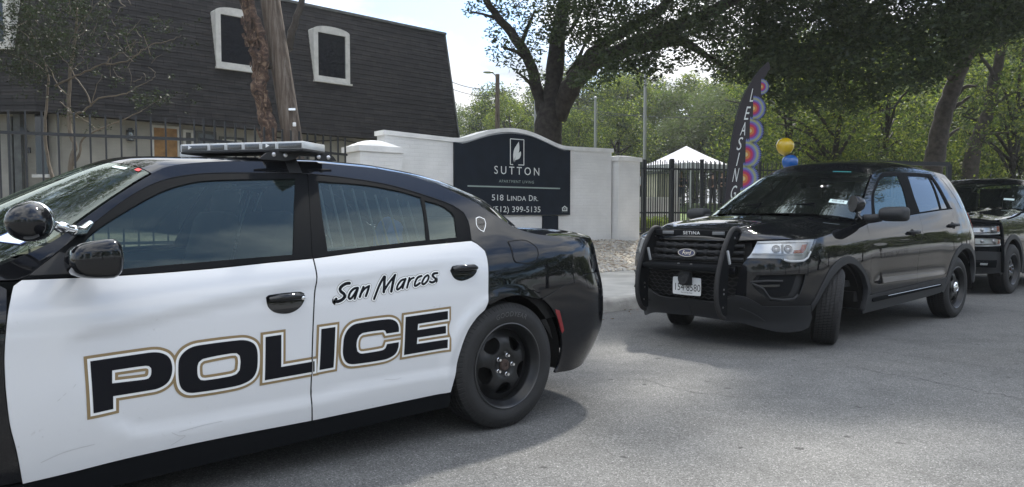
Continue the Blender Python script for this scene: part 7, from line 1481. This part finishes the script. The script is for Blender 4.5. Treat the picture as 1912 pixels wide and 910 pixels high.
# ------------------------------------------------------------------ small things of the street
M_TENT = mat('white_tent_cloth', (.55,.55,.59), .85, bump=(3,.15)); M_ALU = mat('grey_aluminium', (.42,.43,.44), .5, metal=.4); M_FLAGB = mat('flag_black_cloth', (.035,.03,.034), .85, bump=(8,.2))
def small_things():
    # white canopy tent
    b = at(1280, 400, 38); gz = ground_z(b[0], b[1])-.0; gz = 1.55
    t = thing('canopy_tent', 'white pop-up canopy tent behind the iron gate', 'tent', (b[0], b[1], gz), R(38)); s = 1.52; e = 2.12; pk = 3.08; mb = MB()
    for k in range(4):          # four cloth panels with a slight sag between hip and eave
        m = rotz(k*math.pi/2); n = 12; V = []; F = []
        for i in range(n+1):
            f = i/n
            for j in range(n+1): a_ = -1+2*j/n; V.append(m@np.array([a_*s*(1-f), -s*(1-f), e+(pk-e)*f**1.15-.05*math.sin(math.pi*f)*(1-abs(a_))]))
        F = [(i*(n+1)+j, i*(n+1)+j+1, (i+1)*(n+1)+j+1, (i+1)*(n+1)+j) for i in range(n) for j in range(n)]; mb.add(V, F)
    for k in range(4):
        m = rotz(k*math.pi/2); q = []
        for i in range(13): x = -1+2*i/12; q.append((x*s, -s, e)); 
        w = [m@np.array(p) for p in q]+[m@np.array((p[0], p[1], p[2]-.26-.03*abs(math.sin(i*math.pi/3)))) for i, p in enumerate(q)]; mb.add(w, [(i, i+1, 14+i, 13+i) for i in range(12)])
    mb.build('canopy', M_TENT, t, angle=20, fix=False)
    for x in (-1,1):
        for y in (-1,1): mb = MB(); mb.box((x*(s-.04), y*(s-.04), e/2), (.05,.05,e)); mb.box((x*(s-.04), y*(s-.04), .01), (.12,.12,.02)); mb.build('leg', M_ALU, t)
    # flagpoles (bare) and lamp post
    for px, top, Z, lab, w in ((999,185,27,'pale bare pole just left of the oak trunk',.045), (1111,186,27,'pale bare pole right of the oak trunk, shorter one of the pair',.05), (1203,60,27,'tall pale bare pole rising into the oak crown behind the white pier',.05)):
        p = at(px, 300, Z); g = ground_z(p[0], p[1]); h = at(px, top, Z)[2]-g; t = thing('metal_pole', lab, 'pole', (p[0], p[1], g)); mb = MB(); mb.tube([(0,0,0),(0,0,h*.5),(0,0,h)], [w,w*.9,w*.75], 10); mb.build('shaft', M_ALU, t); mb = MB(); mb.ball((0,0,h+.03), .06, 6); mb.build('finial', M_ALU, t); mb = MB(); mb.lathe([(w*1.6,0),(w*1.6,.05),(w,.12)], 12); mb.tube([(w+.012,0,.3),(w+.012,0,h-.1)], .008, 4); mb.build('base_collar', M_ALU, t)
    p = at(929, 240, 30); g = ground_z(p[0], p[1]); h = at(929,140,30)[2]-g; t = thing('street_lamp', 'wooden pole with a cobra-head street lamp, right of the mansard roof', 'street lamp', (p[0], p[1], g)); mb = MB(); mb.tube([(0,0,-.1),(0,0,h)], [.12,.085], 10); mb.build('post', M_POLE, t); mb = MB(); mb.tube([(0,0,h-.2),(-.10,-.05,h-.02),(-.22,-.1,h+.06)], .025, 8); a = mb.build('arm', M_ALU, t); mb = MB(); mb.ball((-.36,-.14,h+.06), (.21,.11,.055), 8); mb.lathe([(.03,.08),(.03,.14),(0,.15)], 8, 0, 'z', (-.32,-.13,h)); mb.build('lamp_head', M_ALU, a)
    for k, (a, b_, sag) in enumerate((((843,153,30),(929,166,30.3),.12), ((843,166,30),(929,178,30.3),.12), ((929,166,30.3),(1360,215,36),.5), ((1060,198,34),(1205,212,34),.25))):
        A = at(*a); B = at(*b_); q = [A+(B-A)*s_-np.array([0,0,sag*4*s_*(1-s_)]) for s_ in np.linspace(0,1,14)]
        if a[0] == 843: q = [A+(A-B)*3]+q
        mb = MB(); mb.tube(q, .013, 5); o = mb.build('overhead_wire', M_IRON); props(o, ('upper thin overhead wire running left from the street lamp pole', 'lower thin overhead wire running left from the street lamp pole', 'thin overhead wire crossing from the lamp pole towards the flag', 'thin wire strung between the bare poles behind the oak trunk')[k], 'wire')
    # feather flag
    Z = 14.0; base = at(1350, 430, Z); gz = ground_z(base[0], base[1]); t = thing('feather_flag', 'tall black feather flag with LEASING lettering and rainbow rosettes', 'flag', (base[0], base[1], gz)); o = np.array([base[0], base[1], gz])
    def q2(px, py): p = at(px, py, Z)-o; return (p[0], p[2])
    k = 3.643; cv = lambda x, y: q2(1320+x/k, 100+y/k)
    left = [cv(400,68),(cv(350,115)),cv(300,178),cv(250,265),cv(215,350),cv(190,440),cv(170,540),cv(158,620),cv(150,700),cv(138,800),cv(130,890),cv(118,1000),cv(106,1120),cv(98,1220)]
    cen = [(345,235,60),(310,380,82),(290,530,90),(262,690,102),(246,852,104),(228,1020,104)]
    right = [cv(215,1220),cv(280,1100)]
    for x, y, r in cen[::-1]:
        for a in np.linspace(R(58), R(-58), 7): right.append(cv(x+r*math.cos(a)*(.98 if y > 250 else .75), y+r*math.sin(a)))
    right.append(cv(412,110)); mb = MB(); outl = left+right; mb.prism(outl, -.003, .003, 'y'); fl = mb.build('cloth', M_FLAGB, t, angle=30)
    cols = [('p_blue',(.11,.14,.36)),('p_yell',(.34,.36,.12)),('p_blue2',(.14,.18,.40)),('p_viol',(.20,.05,.25)),('p_red',(.42,.04,.08)),('p_orng',(.50,.17,.05)),('p_pale',(.55,.45,.2))]; CM = [mat('flag_'+n, c, .8) for n, c in cols]
    dk = [cv(330,150),cv(352,210),cv(330,270),cv(300,380),cv(283,500),cv(268,610),cv(250,720),cv(240,840),cv(228,960),cv(215,1080),cv(205,1220)]
    sx = abs(cv(1,0)[0]-cv(0,0)[0])
    for x, y, r in cen:
        xo = {235:352,380:300,530:280,690:254,852:239,1020:222}[y]; ro = MB()
        for i, (f, zig) in enumerate(((.97,.10),(.82,.12),(.70,.10),(.58,.07),(.46,.05),(.30,.04),(.14,.02))):
            n = 26; P = []
            for j in range(2*n+1):
                a = -math.pi/2+math.pi*j/(2*n); rr = r*(f+(zig if j%2 else -zig*.3))*(1.0 if y > 250 else .85); P.append(cv(xo+rr*math.cos(a), y+rr*math.sin(a)))
            c = cv(xo, y); V = [(c[0], -.0036-.0005*i, c[1])]+[(p[0], -.0036-.0005*i, p[1]) for p in P]; ro.add(V, [(0, j+1, j+2) for j in range(2*n)], i)
        ro.build('rosette', CM, fl, smooth=False, fix=False)
    for ch, x, y, sc in (('L',292,292,1.0),('E',262,412,1.0),('A',236,517,1.0),('S',214,617,1.0),('I',203,722,1.0),('N',190,828,1.05),('G',178,945,1.05)):
        P, F = text2d(ch, 1, 1, .18); P = P-(P.max(0)+P.min(0))/2; c = cv(x, y); h = 88*sx*sc
        P[:,1] *= h/np.ptp(P[:,1]); P[:,0] *= (.40*h if ch not in 'I' else .16*h)/max(.01, np.ptp(P[:,0])) if ch not in 'L' else .26*h/np.ptp(P[:,0])
        th = R(-8); P = np.stack([P[:,0]*math.cos(th)+P[:,1]*math.sin(-th)*.9, P[:,1]], 1); mesh_obj('lettering', [(c[0]+a, -.0045, c[1]+b_) for a, b_ in P], F, M_SIGNW, fl, smooth=False)
    pp = [(x-.012, 0, z) for x, z in left]; mb = MB(); mb.tube([(pp[-1][0]-.01,0,0)]+pp[::-1], [.016]*2+list(np.linspace(.016,.006,len(pp)-1)), 8); mb.build('pole', M_IRON, t)
    # balloons
    for px, py, r, col, lab in ((1466,274,.165,(.62,.42,.012),'yellow balloon floating above the blue balloon'), (1475,304,.150,(.006,.10,.38),'blue balloon just above the roof of the plain black vehicle')):
        p = at(px, py, 14.2); g = ground_z(p[0], p[1]); t = thing('balloon', lab, 'balloon', (p[0], p[1], p[2])); mb = MB(); mb.lathe([(0,-r*1.02),(.012,-r*1.02),(r*.35,-r*.93),(r*.72,-r*.66),(r*.96,-r*.2),(r,.12*r),(r*.93,r*.45),(r*.7,r*.76),(r*.38,r*.95),(0,r)], 28); mb.build('skin', mat('balloon_'+lab[:4], col, .22, coat=.8), t, angle=180); mb = MB(); mb.lathe([(.0,-r*1.0),(.022,-r*1.12),(0,-r*1.1)], 8); mb.build('knot', MATS['balloon_'+lab[:4]], t)
        mb = MB(); mb.tube([(0,0,-r*1.1),(.02,0,(g-p[2])*.5),(.0 if r > .16 else -.09,0,g-p[2])], .004, 4); mb.build('ribbon', M_WVINYL, t)
    # things beyond the gate
    p = at(1222, 372, 23); g = ground_z(p[0], p[1]); t = thing('low_wall', 'low white masonry wall seen through the iron gate', 'wall', (p[0], p[1], g), R(14)); mb = MB(); mb.box((0,0,(1.70-g)/2), (1.6,.2,1.70-g)); mb.build('block', M_BRICKW, t); mb = MB(); mb.box((0,0,1.72-g), (1.66,.26,.06)); mb.build('coping', M_COPING, t)
    p = at(1260, 372, 21.5); g = ground_z(p[0], p[1]); t = thing('gate_pier', 'slim white masonry pier behind the iron gate', 'pier', (p[0], p[1], g)); mb = MB(); mb.box((0,0,(2.55-g)/2), (.14,.3,2.55-g)); mb.build('shaft', M_BRICKW, t); mb = MB(); mb.box((0,0,2.58-g), (.2,.36,.07)); mb.build('cap', M_COPING, t)
    p = at(1234, 372, 30); g = ground_z(p[0], p[1]); t = thing('storage_shed', 'beige panelled shed behind the low white wall', 'shed', (p[0], p[1], g), R(20)); mb = MB(); mb.box((0,0,(2.8-g)/2), (.8,.8,2.8-g)); mb.build('wall', mat('beige_panel', (.42,.39,.32), .8, noise=(3,.15)), t); mb = MB()
    for x in (-.36,-.12,.12,.36): mb.box((x,-.41,(2.8-g)/2), (.03,.03,2.8-g))
    mb.build('trim', M_GREYP, t); mb = MB(); mb.box((0,0,2.85-g), (.95,.95,.08)); mb.build('roof', M_GREYP, t)
    # black pipe frame behind the parked vehicles
    a = at(1590, 303, 16.5); b_ = at(1772, 306, 17.2); g = ground_z(a[0], a[1]); t = thing('pipe_frame', 'low black steel pipe frame standing behind the parked vehicles', 'pipe frame', (a[0], a[1], g)); d = b_-a; mb = MB(); mb.box((d[0]/2, d[1]/2, a[2]-g), (np.hypot(d[0],d[1]),.09,.09), rot=rotz(math.atan2(d[1],d[0]))); mb.build('top_rail', M_IRON, t); 
    for f in (0, 1): mb = MB(); mb.box((d[0]*f, d[1]*f, (a[2]-g)/2), (.09,.09,a[2]-g)); mb.build('post', M_IRON, t)
    # green shrubs at the foot of the gate
    rg = np.random.default_rng(41)
    for i in range(6):
        p = at(1186+i*11, 418, 20.3+rg.uniform(-.2,.3)); g = ground_z(p[0], p[1]); t = thing('green_shrub', 'bright green clipped shrub at the foot of the iron gate', 'shrub', (p[0], p[1], g), 0, 'shrubs behind the iron gate')
        cs = [(rg.normal(0,.1), rg.normal(0,.1), rg.uniform(.1,.42)) for _ in range(9)]; C = clumps(cs, [.14]*9, 5200, rg); leaf_mesh('leaves', C, rg.uniform(.03,.06,len(C)), [LF_SHRUB, LF_YEL], t, rg); mb = MB(); mb.tube([(0,0,-.05),(0,0,.3)], .015, 5); mb.build('stem', M_BARK, t)
small_things()
# ---- people under the tent, far behind the gate
def person(label, loc, rz, top_col, leg_col, hair, pose):
    t = thing('person', label, 'person', loc, rz, None)
    J = {'pel':(0,0,.95),'sp':(0,.0,1.15),'ch':(0,.01,1.36),'nk':(0,.0,1.50),'hd':(0,-.02,1.60),'ht':(0,-.01,1.74)}
    for s, k in ((1,'l'),(-1,'r')):
        J['hip'+k] = (.09*s,0,.90); J['kn'+k] = (.10*s,-.01,.50); J['an'+k] = (.10*s,.02,.08); J['to'+k] = (.12*s,-.15,.04)
        J['sh'+k] = (.18*s,0,1.41); J['el'+k], J['wr'+k], J['ha'+k] = [(p[0]*s, p[1], p[2]) for p in pose]
    rad = {'pel':.135,'sp':.125,'ch':.145,'nk':.055,'hd':.085,'ht':.075,'hip':.095,'kn':.06,'an':.042,'to':.038,'sh':.062,'el':.044,'wr':.032,'ha':.036}
    ed = [('pel','sp'),('sp','ch'),('ch','nk'),('nk','hd'),('hd','ht')]
    for k in 'lr': ed += [('pel','hip'+k),('hip'+k,'kn'+k),('kn'+k,'an'+k),('an'+k,'to'+k),('ch','sh'+k),('sh'+k,'el'+k),('el'+k,'wr'+k),('wr'+k,'ha'+k)]
    def grow(name, keys, m, gain, parent):
        ks = [k for k in J if k in keys]; idx = {k:i for i, k in enumerate(ks)}; E_ = [(idx[a], idx[b]) for a, b in ed if a in idx and b in idx]
        me = bpy.data.meshes.new(name); me.from_pydata([J[k] for k in ks], E_, []); me.materials.append(m); ob = link_mesh(name, me, None)
        sm = ob.modifiers.new('skin', 'SKIN'); ss = ob.modifiers.new('sub', 'SUBSURF'); ss.levels = 2; ss.render_levels = 2
        for i, k in enumerate(ks):
            r = rad.get(k, rad.get(k[:-1], .05))+gain; me.skin_vertices[0].data[i].radius = (r, r*.8 if k in ('sp','ch','pel') else r); me.skin_vertices[0].data[i].use_root = (i == 0)
        dg = bpy.context.evaluated_depsgraph_get(); me2 = bpy.data.meshes.new_from_object(ob.evaluated_get(dg)); bpy.data.objects.remove(ob); bpy.data.meshes.remove(me)
        me2.name = name; me2.polygons.foreach_set('use_smooth', np.full(len(me2.polygons), True)); return link_mesh(name, me2, parent)
    grow('body', set(J), MATS.get('skin') or mat('skin', (.42,.25,.18), .6), 0, t)
    grow('jacket', {'pel','sp','ch','shl','shr','ell','elr','wrl','wrr'}, mat('cloth_top', top_col, .9), .022, t)
    grow('trousers', {'pel','hipl','hipr','knl','knr','anl','anr'}, mat('cloth_leg', leg_col, .9), .02, t)
    mb = MB(); mb.ball((0,.012,1.70), (.088,.095,.085), 8); mb.build('hair', mat('hair', hair, .8), t, angle=180)
    for s in (1,-1): mb = MB(); mb.ball((.11*s,-.05,.045), (.05,.13,.05), 7); mb.build('shoe', M_SEAT, t, angle=180)
    return t
M_SKIN = mat('skin', (.42,.25,.18), .6)
DOWN = [(.24,.02,1.13),(.25,-.06,.88),(.25,-.08,.80)]; FOLD = [(.25,.0,1.14),(.12,-.22,1.16),(.04,-.24,1.18)]; UPB = [(.25,-.06,1.15),(.16,-.26,1.28),(.13,-.29,1.34)]
for px, py, Z, lab, tc_, lc, hr, ps, rz in ((1272,384,40,'person with fair hair in a dark navy jacket and jeans, standing by the tent leg',(.012,.018,.035),(.03,.05,.10),(.35,.22,.10),UPB,.3), (1211,384,39,'person in black clothes standing left of the beige shed',(.012,.012,.014),(.014,.014,.016),(.03,.02,.015),FOLD,-.4), (1192,384,38,'person in a white shirt and dark trousers at the pier end of the gate',(.55,.56,.58),(.02,.02,.025),(.04,.03,.02),DOWN,.8), (1330,384,41,'person in dark brown clothes under the right side of the tent',(.05,.035,.028),(.02,.02,.022),(.03,.02,.015),DOWN,2.2), (1349,384,40,'person in black with folded arms beside the feather flag',(.012,.012,.013),(.014,.014,.016),(.02,.015,.012),FOLD,-.2)):
    p = at(px, py, Z); person(lab, (p[0], p[1], p[2]), rz, tc_, lc, hr, ps)
# ------------------------------------------------------------------ third police vehicle at the right edge
def tahoe_D(s, z):
    s = np.asarray(s, float); z = np.asarray(z, float)
    a = .35*np.maximum(0, z-.95)**2+.2*np.maximum(0, .6-z)**2+sstep(3.4, 3.9, s)*(.3*np.maximum(0, z-.8)**1.7+.10*sstep(.55, .35, z))
    h = z-1.22; g = .06+.26*h+.12*np.maximum(h, 0)**2
    return smax(a, g, .04)
TS = Surf([(3.93,0),(3.92,.45),(3.87,.78),(3.76,.94),(3.55,1.005),(3.2,1.02),(2.9,1.02),(1,1.02),(0,1.02),(-.7,1.015),(-1.05,.97),(-1.18,.8),(-1.22,.4),(-1.225,0)], tahoe_D)
def build_tahoe():
    car = thing('police_suv', 'third vehicle, a black full-size utility with a wrap-around front guard, at the right edge', 'police suv', (9.35, 14.45, 0), R(270-49.2)); S = TS
    cant = [(2.12,1.30),(1.75,1.52),(1.42,1.72),(1.2,1.785),(.8,1.80),(.0,1.81),(-.8,1.80),(-1.1,1.77)]
    for sd in (1,-1):
        ar = lambda cx, r: [(cx+r*math.cos(t), .39+r*math.sin(t)) for t in np.linspace(R(190), R(-10), 22)]
        fen = [(1.98,1.28),(2.12,1.30),(2.8,1.20),(3.3,1.16),(3.45,1.15),(3.50,.95),(3.47,.70)]+ar(2.946,.50)[::-1]+[(2.2,.42),(2.12,.45),(2.12,.8)]
        panel(S, 'front_wing', fen, M_BLACK, car, step=.05, side=sd, smooth=25)
        body = [(1.95,1.29),(2.12,1.305)]+cant[1:]+[(-1.4,1.5),(-1.45,.5),(-1.0,.45)]+ar(0,.50)[::-1][3:]+[(.5,.4)] 
        rail = [(1.95,1.295),(2.12,1.305)]+cant[1:]+[(-1.2,1.7),(-1.3,1.3),(-1.3,.5),(-.55,.45)]+[(.50*math.cos(t), .39+.50*math.sin(t)) for t in np.linspace(R(172), R(20), 14)]+[(.36,.95),(.40,1.28),(.38,1.70),(1.15,1.70),(1.38,1.62),(1.66,1.46)]
        panel(S, 'body' if sd > 0 else 'body_side', rail, M_BLACK, car, step=.05, side=sd, smooth=25)
        for dl in ([(2.11,.45),(2.12,.8),(1.98,1.28),(1.24,1.285),(1.22,.45)], [(1.21,.45),(1.23,1.285),(.40,1.285),(.36,.95),(.48,.6),(.52,.45)]): 
            d = panel(S, 'door', dl, M_BLACK, car, step=.05, inset=.003, side=sd, smooth=20)
        fr = [(1.94,1.295),(1.65,1.455),(1.37,1.615),(1.14,1.695),(.385,1.695),(.40,1.295)]; g1 = [(1.85,1.32),(1.62,1.45),(1.36,1.585),(1.16,1.65),(1.16,1.32)]; g2 = [(1.10,1.65),(.44,1.65),(.45,1.32),(1.10,1.32)]
        panel(S, 'window_frame', fr, M_MATTE, d, holes=[g1, g2], off=-.003, step=.05, side=sd, smooth=20)
        for g in (g1, g2): panel(S, 'window', g, M_GLASSD, d, off=-.012, step=.06, inset=-.004, depth=0, side=sd, smooth=0)
        panel(S, 'sill', [(2.2,.46),(.5,.46),(.5,.28),(2.36,.28)], M_CLAD, car, off=.0, step=.06, side=sd, smooth=0)
        bump = [(3.47,.66),(3.44,.45),(3.50,.35),(4.0,.33),(S.s0-.002,.33),(S.s0-.002,.62),(4.2,.66),(3.9,.68)]
        panel(S, 'front_bumper', bump, M_CLAD, car, off=.03, step=.05, side=sd, smooth=25)
        panel(S, 'fog_lamp', [(3.80,.47),(3.80,.50),(3.90,.503),(3.90,.473)], M_DRL, car, off=.037, step=.04, depth=.008, side=sd, smooth=0)
        panel(S, 'fog_recess', [(3.62,.43),(3.66,.55),(4.02,.55),(4.02,.44)], M_MATTE, car, off=.033, step=.05, depth=.004, side=sd, smooth=0)
        for z0, z1 in ((.935,1.06),(.76,.90)):
            hp = [(3.50,z0+.02),(3.49,z1),(4.05,z1-.005),(4.06,z0)]; hl = panel(S, 'headlight', hp, M_BARREL, car, off=-.012, step=.04, depth=0, side=sd, smooth=0)
            panel(S, 'lamp_bowl', offset_loop(hp, -.025), M_LAMPREF, hl, off=-.006, step=.04, depth=.01, side=sd, smooth=0); panel(S, 'indicator', [(3.505,z0+.035),(3.50,z1-.01),(3.58,z1-.01),(3.585,z0+.03)], M_AMBER, hl, off=-.003, step=.04, depth=.004, side=sd, smooth=0)
            mb = MB(); mb.tube([S.pt(s, z, .002)*[1,sd,1] for s, z in ((3.495,z1),(3.50,z0+.03),(3.54,z0+.008),(3.8,z0+.0),(4.06,z0+.0))], .012, 8); mb.build('light_pipe', M_DRL, hl)
            for ss in (3.70,3.88):
                p = S.pt(ss, (z0+z1)/2, -.001); mb = MB(); mb.ball(p*[1,sd,1], (.028,.028,.028), 7); mb.build('projector', M_STEEL, hl, angle=180)
            panel(S, 'lamp_lens', hp, M_LENS, hl, off=.006, step=.05, depth=0, side=sd, smooth=0)
        th = [(2.946+.50*math.cos(t), .39+.50*math.sin(t)) for t in np.linspace(R(180), 0, 16)]; t2 = [(.50*math.cos(t), .39+.50*math.sin(t)) for t in np.linspace(R(180), 0, 16)]
        panel(S, 'arch_cladding', [(2.946+.53*math.cos(t), .39+.53*math.sin(t)) for t in np.linspace(R(190), R(-8), 22)]+[(2.946+.46*math.cos(t), .39+.46*math.sin(t)) for t in np.linspace(R(-8), R(190), 22)], M_CLAD, car, off=.012, step=.05, inset=0, depth=.04, side=sd, smooth=0)
        panel(S, 'inner_panel', [(3.44,.45),(3.44,1.0),(-1.0,1.2),(-1.0,.5),(-.5,.45)]+t2+[(.5,.3),(2.42,.3)]+th, M_DARK, car, off=-.06, step=.1, inset=0, depth=0, side=sd, smooth=0)
        for x in (0,2.946): mb = MB(); n = 20; P = [(x+.49*math.cos(t), .39+.49*math.sin(t)) for t in np.linspace(0, math.pi, n+1)]; V = [(p[0], sd*.97, p[1]) for p in P]+[(p[0], sd*.55, p[1]) for p in P]; mb.add(V, [(i,i+1,n+2+i,n+1+i) for i in range(n)]+[tuple(range(n+1,2*n+2))]); mb.build('wheel_well', M_DARK, car)
        box_mirror(car, (1.95,1.17,1.38), (.18,.26,.20), M_MATTE, sd=sd); mb = MB(); mb.tube([(1.95,sd*.93,1.31),(1.95,sd*1.05,1.34)], .04, 8); mb.build('mirror_arm', M_MATTE, car)
        panel(S, 'tail_light', [(-1.0,1.2),(-1.0,.9),(-1.2,.9),(-1.2,1.2)], M_RED, car, off=.006, step=.05, side=sd, smooth=0)
        def nose(s, v): sc = np.clip(s, 3, S.s0); return S.pt(sc, .40+.74*v, -.03)*np.array([1,sd,1])
        skin('grille_backing', nose, np.linspace(3.46, S.s0-.001, 18), np.linspace(0, 1, 14), M_MATTE, car, flip=(sd > 0))
        def tail(s, v): sc = np.clip(s, S.s1, 0); return S.pt(sc, .5+1.25*v)*np.array([1,sd,1])
        skin('tailgate', tail, np.linspace(S.s1, -1.29, 10), np.linspace(0, 1, 12), M_BLACK, car, flip=(sd > 0))
    mb = MB(); mb.box((1.4,0,.45), (4.4,1.6,.2)); mb.build('underbody', M_DARK, car)
    ks = np.array([S.pt(s, z) for s, z in cant]); L_ = np.r_[0, np.cumsum(np.linalg.norm(np.diff(ks, axis=0), axis=1))]; kx, ky, kz = (pchip(L_, ks[:,i]) for i in range(3)); uh = float(pchip(-ks[:,0], L_)(-1.44))
    crown = pchip([0, uh, uh+.25, L_[-1]], [.06,.05,.085,.05]); bow = pchip([0, uh, uh+.5, L_[-1]], [.24,.10,.02,0])
    def top(u, t): u2 = np.clip(u, 0, L_[-1]); a = np.abs(t); return np.stack([kx(u2)+bow(u2)*(1-a**2), ky(u2)*t, kz(u2)+crown(u2)*(.4*(1-a**2)+.6*(1-a**6))], -1)
    ts = np.linspace(-1, 1, 33); skin('roof', top, np.linspace(uh, L_[-1], 24), ts, M_BLACK, car, flip=True, thick=.01); skin('windshield', top, np.linspace(0, uh-.006, 16), np.linspace(-.97,.97,31), M_WSHIELD, car, flip=True)
    hz = pchip([2.1,2.8,3.3,3.6,S.s0], [1.285,1.20,1.16,1.145,1.13]); hcr = pchip([2.1,2.6,3.2,3.7,S.s0], [.07,.11,.11,.06,0]); hbw = pchip([2.1,2.5,3,S.s0], [.24,.1,0,0])
    def hood(s, t): sc = np.clip(s, 2.0, S.s0); e = S.pt(sc, hz(sc)); a = np.abs(t); return np.stack([e[...,0]+hbw(sc)*(1-a**2), e[...,1]*t, e[...,2]+hcr(sc)*(.4*(1-a**2)+.6*(1-a**6))+.02*np.exp(-((a-.55)/.06)**2)*sstep(3.7,3.2,sc)*sstep(2.1,2.4,sc)], -1)
    skin('bonnet', hood, np.linspace(2.12, S.s0-.001, 40), np.linspace(-1,1,49), M_BLACK, car)
    q = top(np.array([.24,.24,.30,.30]), np.array([.82,.66,.66,.82]))+np.array([0,0,.008]); mb = MB(); mb.add(q, [(0,1,2,3)]); mb.build('inspection_sticker', M_STICKER, car, smooth=False)
    mb = MB()
    for z in (.70,.82,.94,1.06): mb.box((3.935,0,z), (.03,1.1,.05))
    mb.build('grille_slats', M_PLAST, car)
    # wrap-around guard of bent tube
    gb = MB()
    for sd in (1,-1):
        for zz in (1.115,.905): gb.tube([np.array([4.03,sd*.0,zz]),np.array([4.02,sd*.5,zz]),np.array([3.95,sd*.82,zz]),np.array([3.80,sd*1.01,zz-.01]),np.array([3.68,sd*1.05,zz-.03])], .021, 8)
        gb.tube([np.array([3.72,sd*1.045,1.105]),np.array([3.67,sd*1.055,1.05]),np.array([3.62,sd*1.06,.85]),np.array([3.55,sd*1.055,.6]),np.array([3.47,sd*1.04,.36])], .023, 8); gb.tube([(4.03,sd*.45,1.115),(4.03,sd*.45,.40)], .03, 8)
    gb.build('front_guard', M_MATTE, car, angle=60)
    c = np.array([2.12,1.0,1.53]); ax = np.array([.8,-.58,.1]); ax /= np.linalg.norm(ax); tmp = MB(); tmp.lathe([(0,-.09),(.05,-.075),(.08,-.02),(.085,.02),(0,.026)], 22, 0, 'z'); Q = np.array(Vector(ax).to_track_quat('Z','Y').to_matrix()); mb = MB(); mb.add([Q@np.array(v)+c for v in tmp.v], tmp.f); sp = mb.build('spot_lamp', M_BLACK, car, angle=60); mb = MB(); mb.tube([c+[0,0,-.06],(2.0,.93,1.36)], .016, 8); mb.build('lamp_arm', M_CHROME, sp)
    mb = MB(); mb.tube([(1.1,.1,1.9),(1.05,.1,2.0)], [.02,.004], 8); mb.build('antenna', M_IRON, car)
    cb = MB(); cb.box((1.9,0,1.2), (.6,1.6,.12), ch=.05); cb.box((1.0,0,.7), (3.2,1.7,.06)); cb.build('dashboard', M_SEAT, car)
    for y in (.45,-.45): s_ = MB(); s_.box((.75,y,1.3), (.14,.5,.7), rot=roty(-.2), ch=.06); s_.box((.68,y,1.66), (.1,.27,.16), ch=.04); s_.build('seat', M_SEAT, car)
    for sd in (1,-1): make_wheel(car, (0,sd*.90,.38), sd, Rr=.385, rim_r=.235, width=.26, detail=False); make_wheel(car, (2.946,sd*.90,.38), sd, Rr=.385, rim_r=.235, width=.26, detail=False)
build_tahoe()
# ------------------------------------------------------------------ the hazy air of the street
def haze():
    m = bpy.data.materials.new('haze_air'); m.use_nodes = True; N = m.node_tree.nodes; L = m.node_tree.links; N.clear()
    out = N.new('ShaderNodeOutputMaterial'); v = N.new('ShaderNodeVolumePrincipled'); v.inputs['Color'].default_value = (.86,.90,.95,1); v.inputs['Density'].default_value = .0007; v.inputs['Anisotropy'].default_value = .45
    L.new(v.outputs[0], out.inputs['Volume'])
    mb = MB(); mb.box((20,30,9.5), (220,220,21)); o = mb.build('haze', m, None, smooth=False); props(o, kind='stuff')
haze()
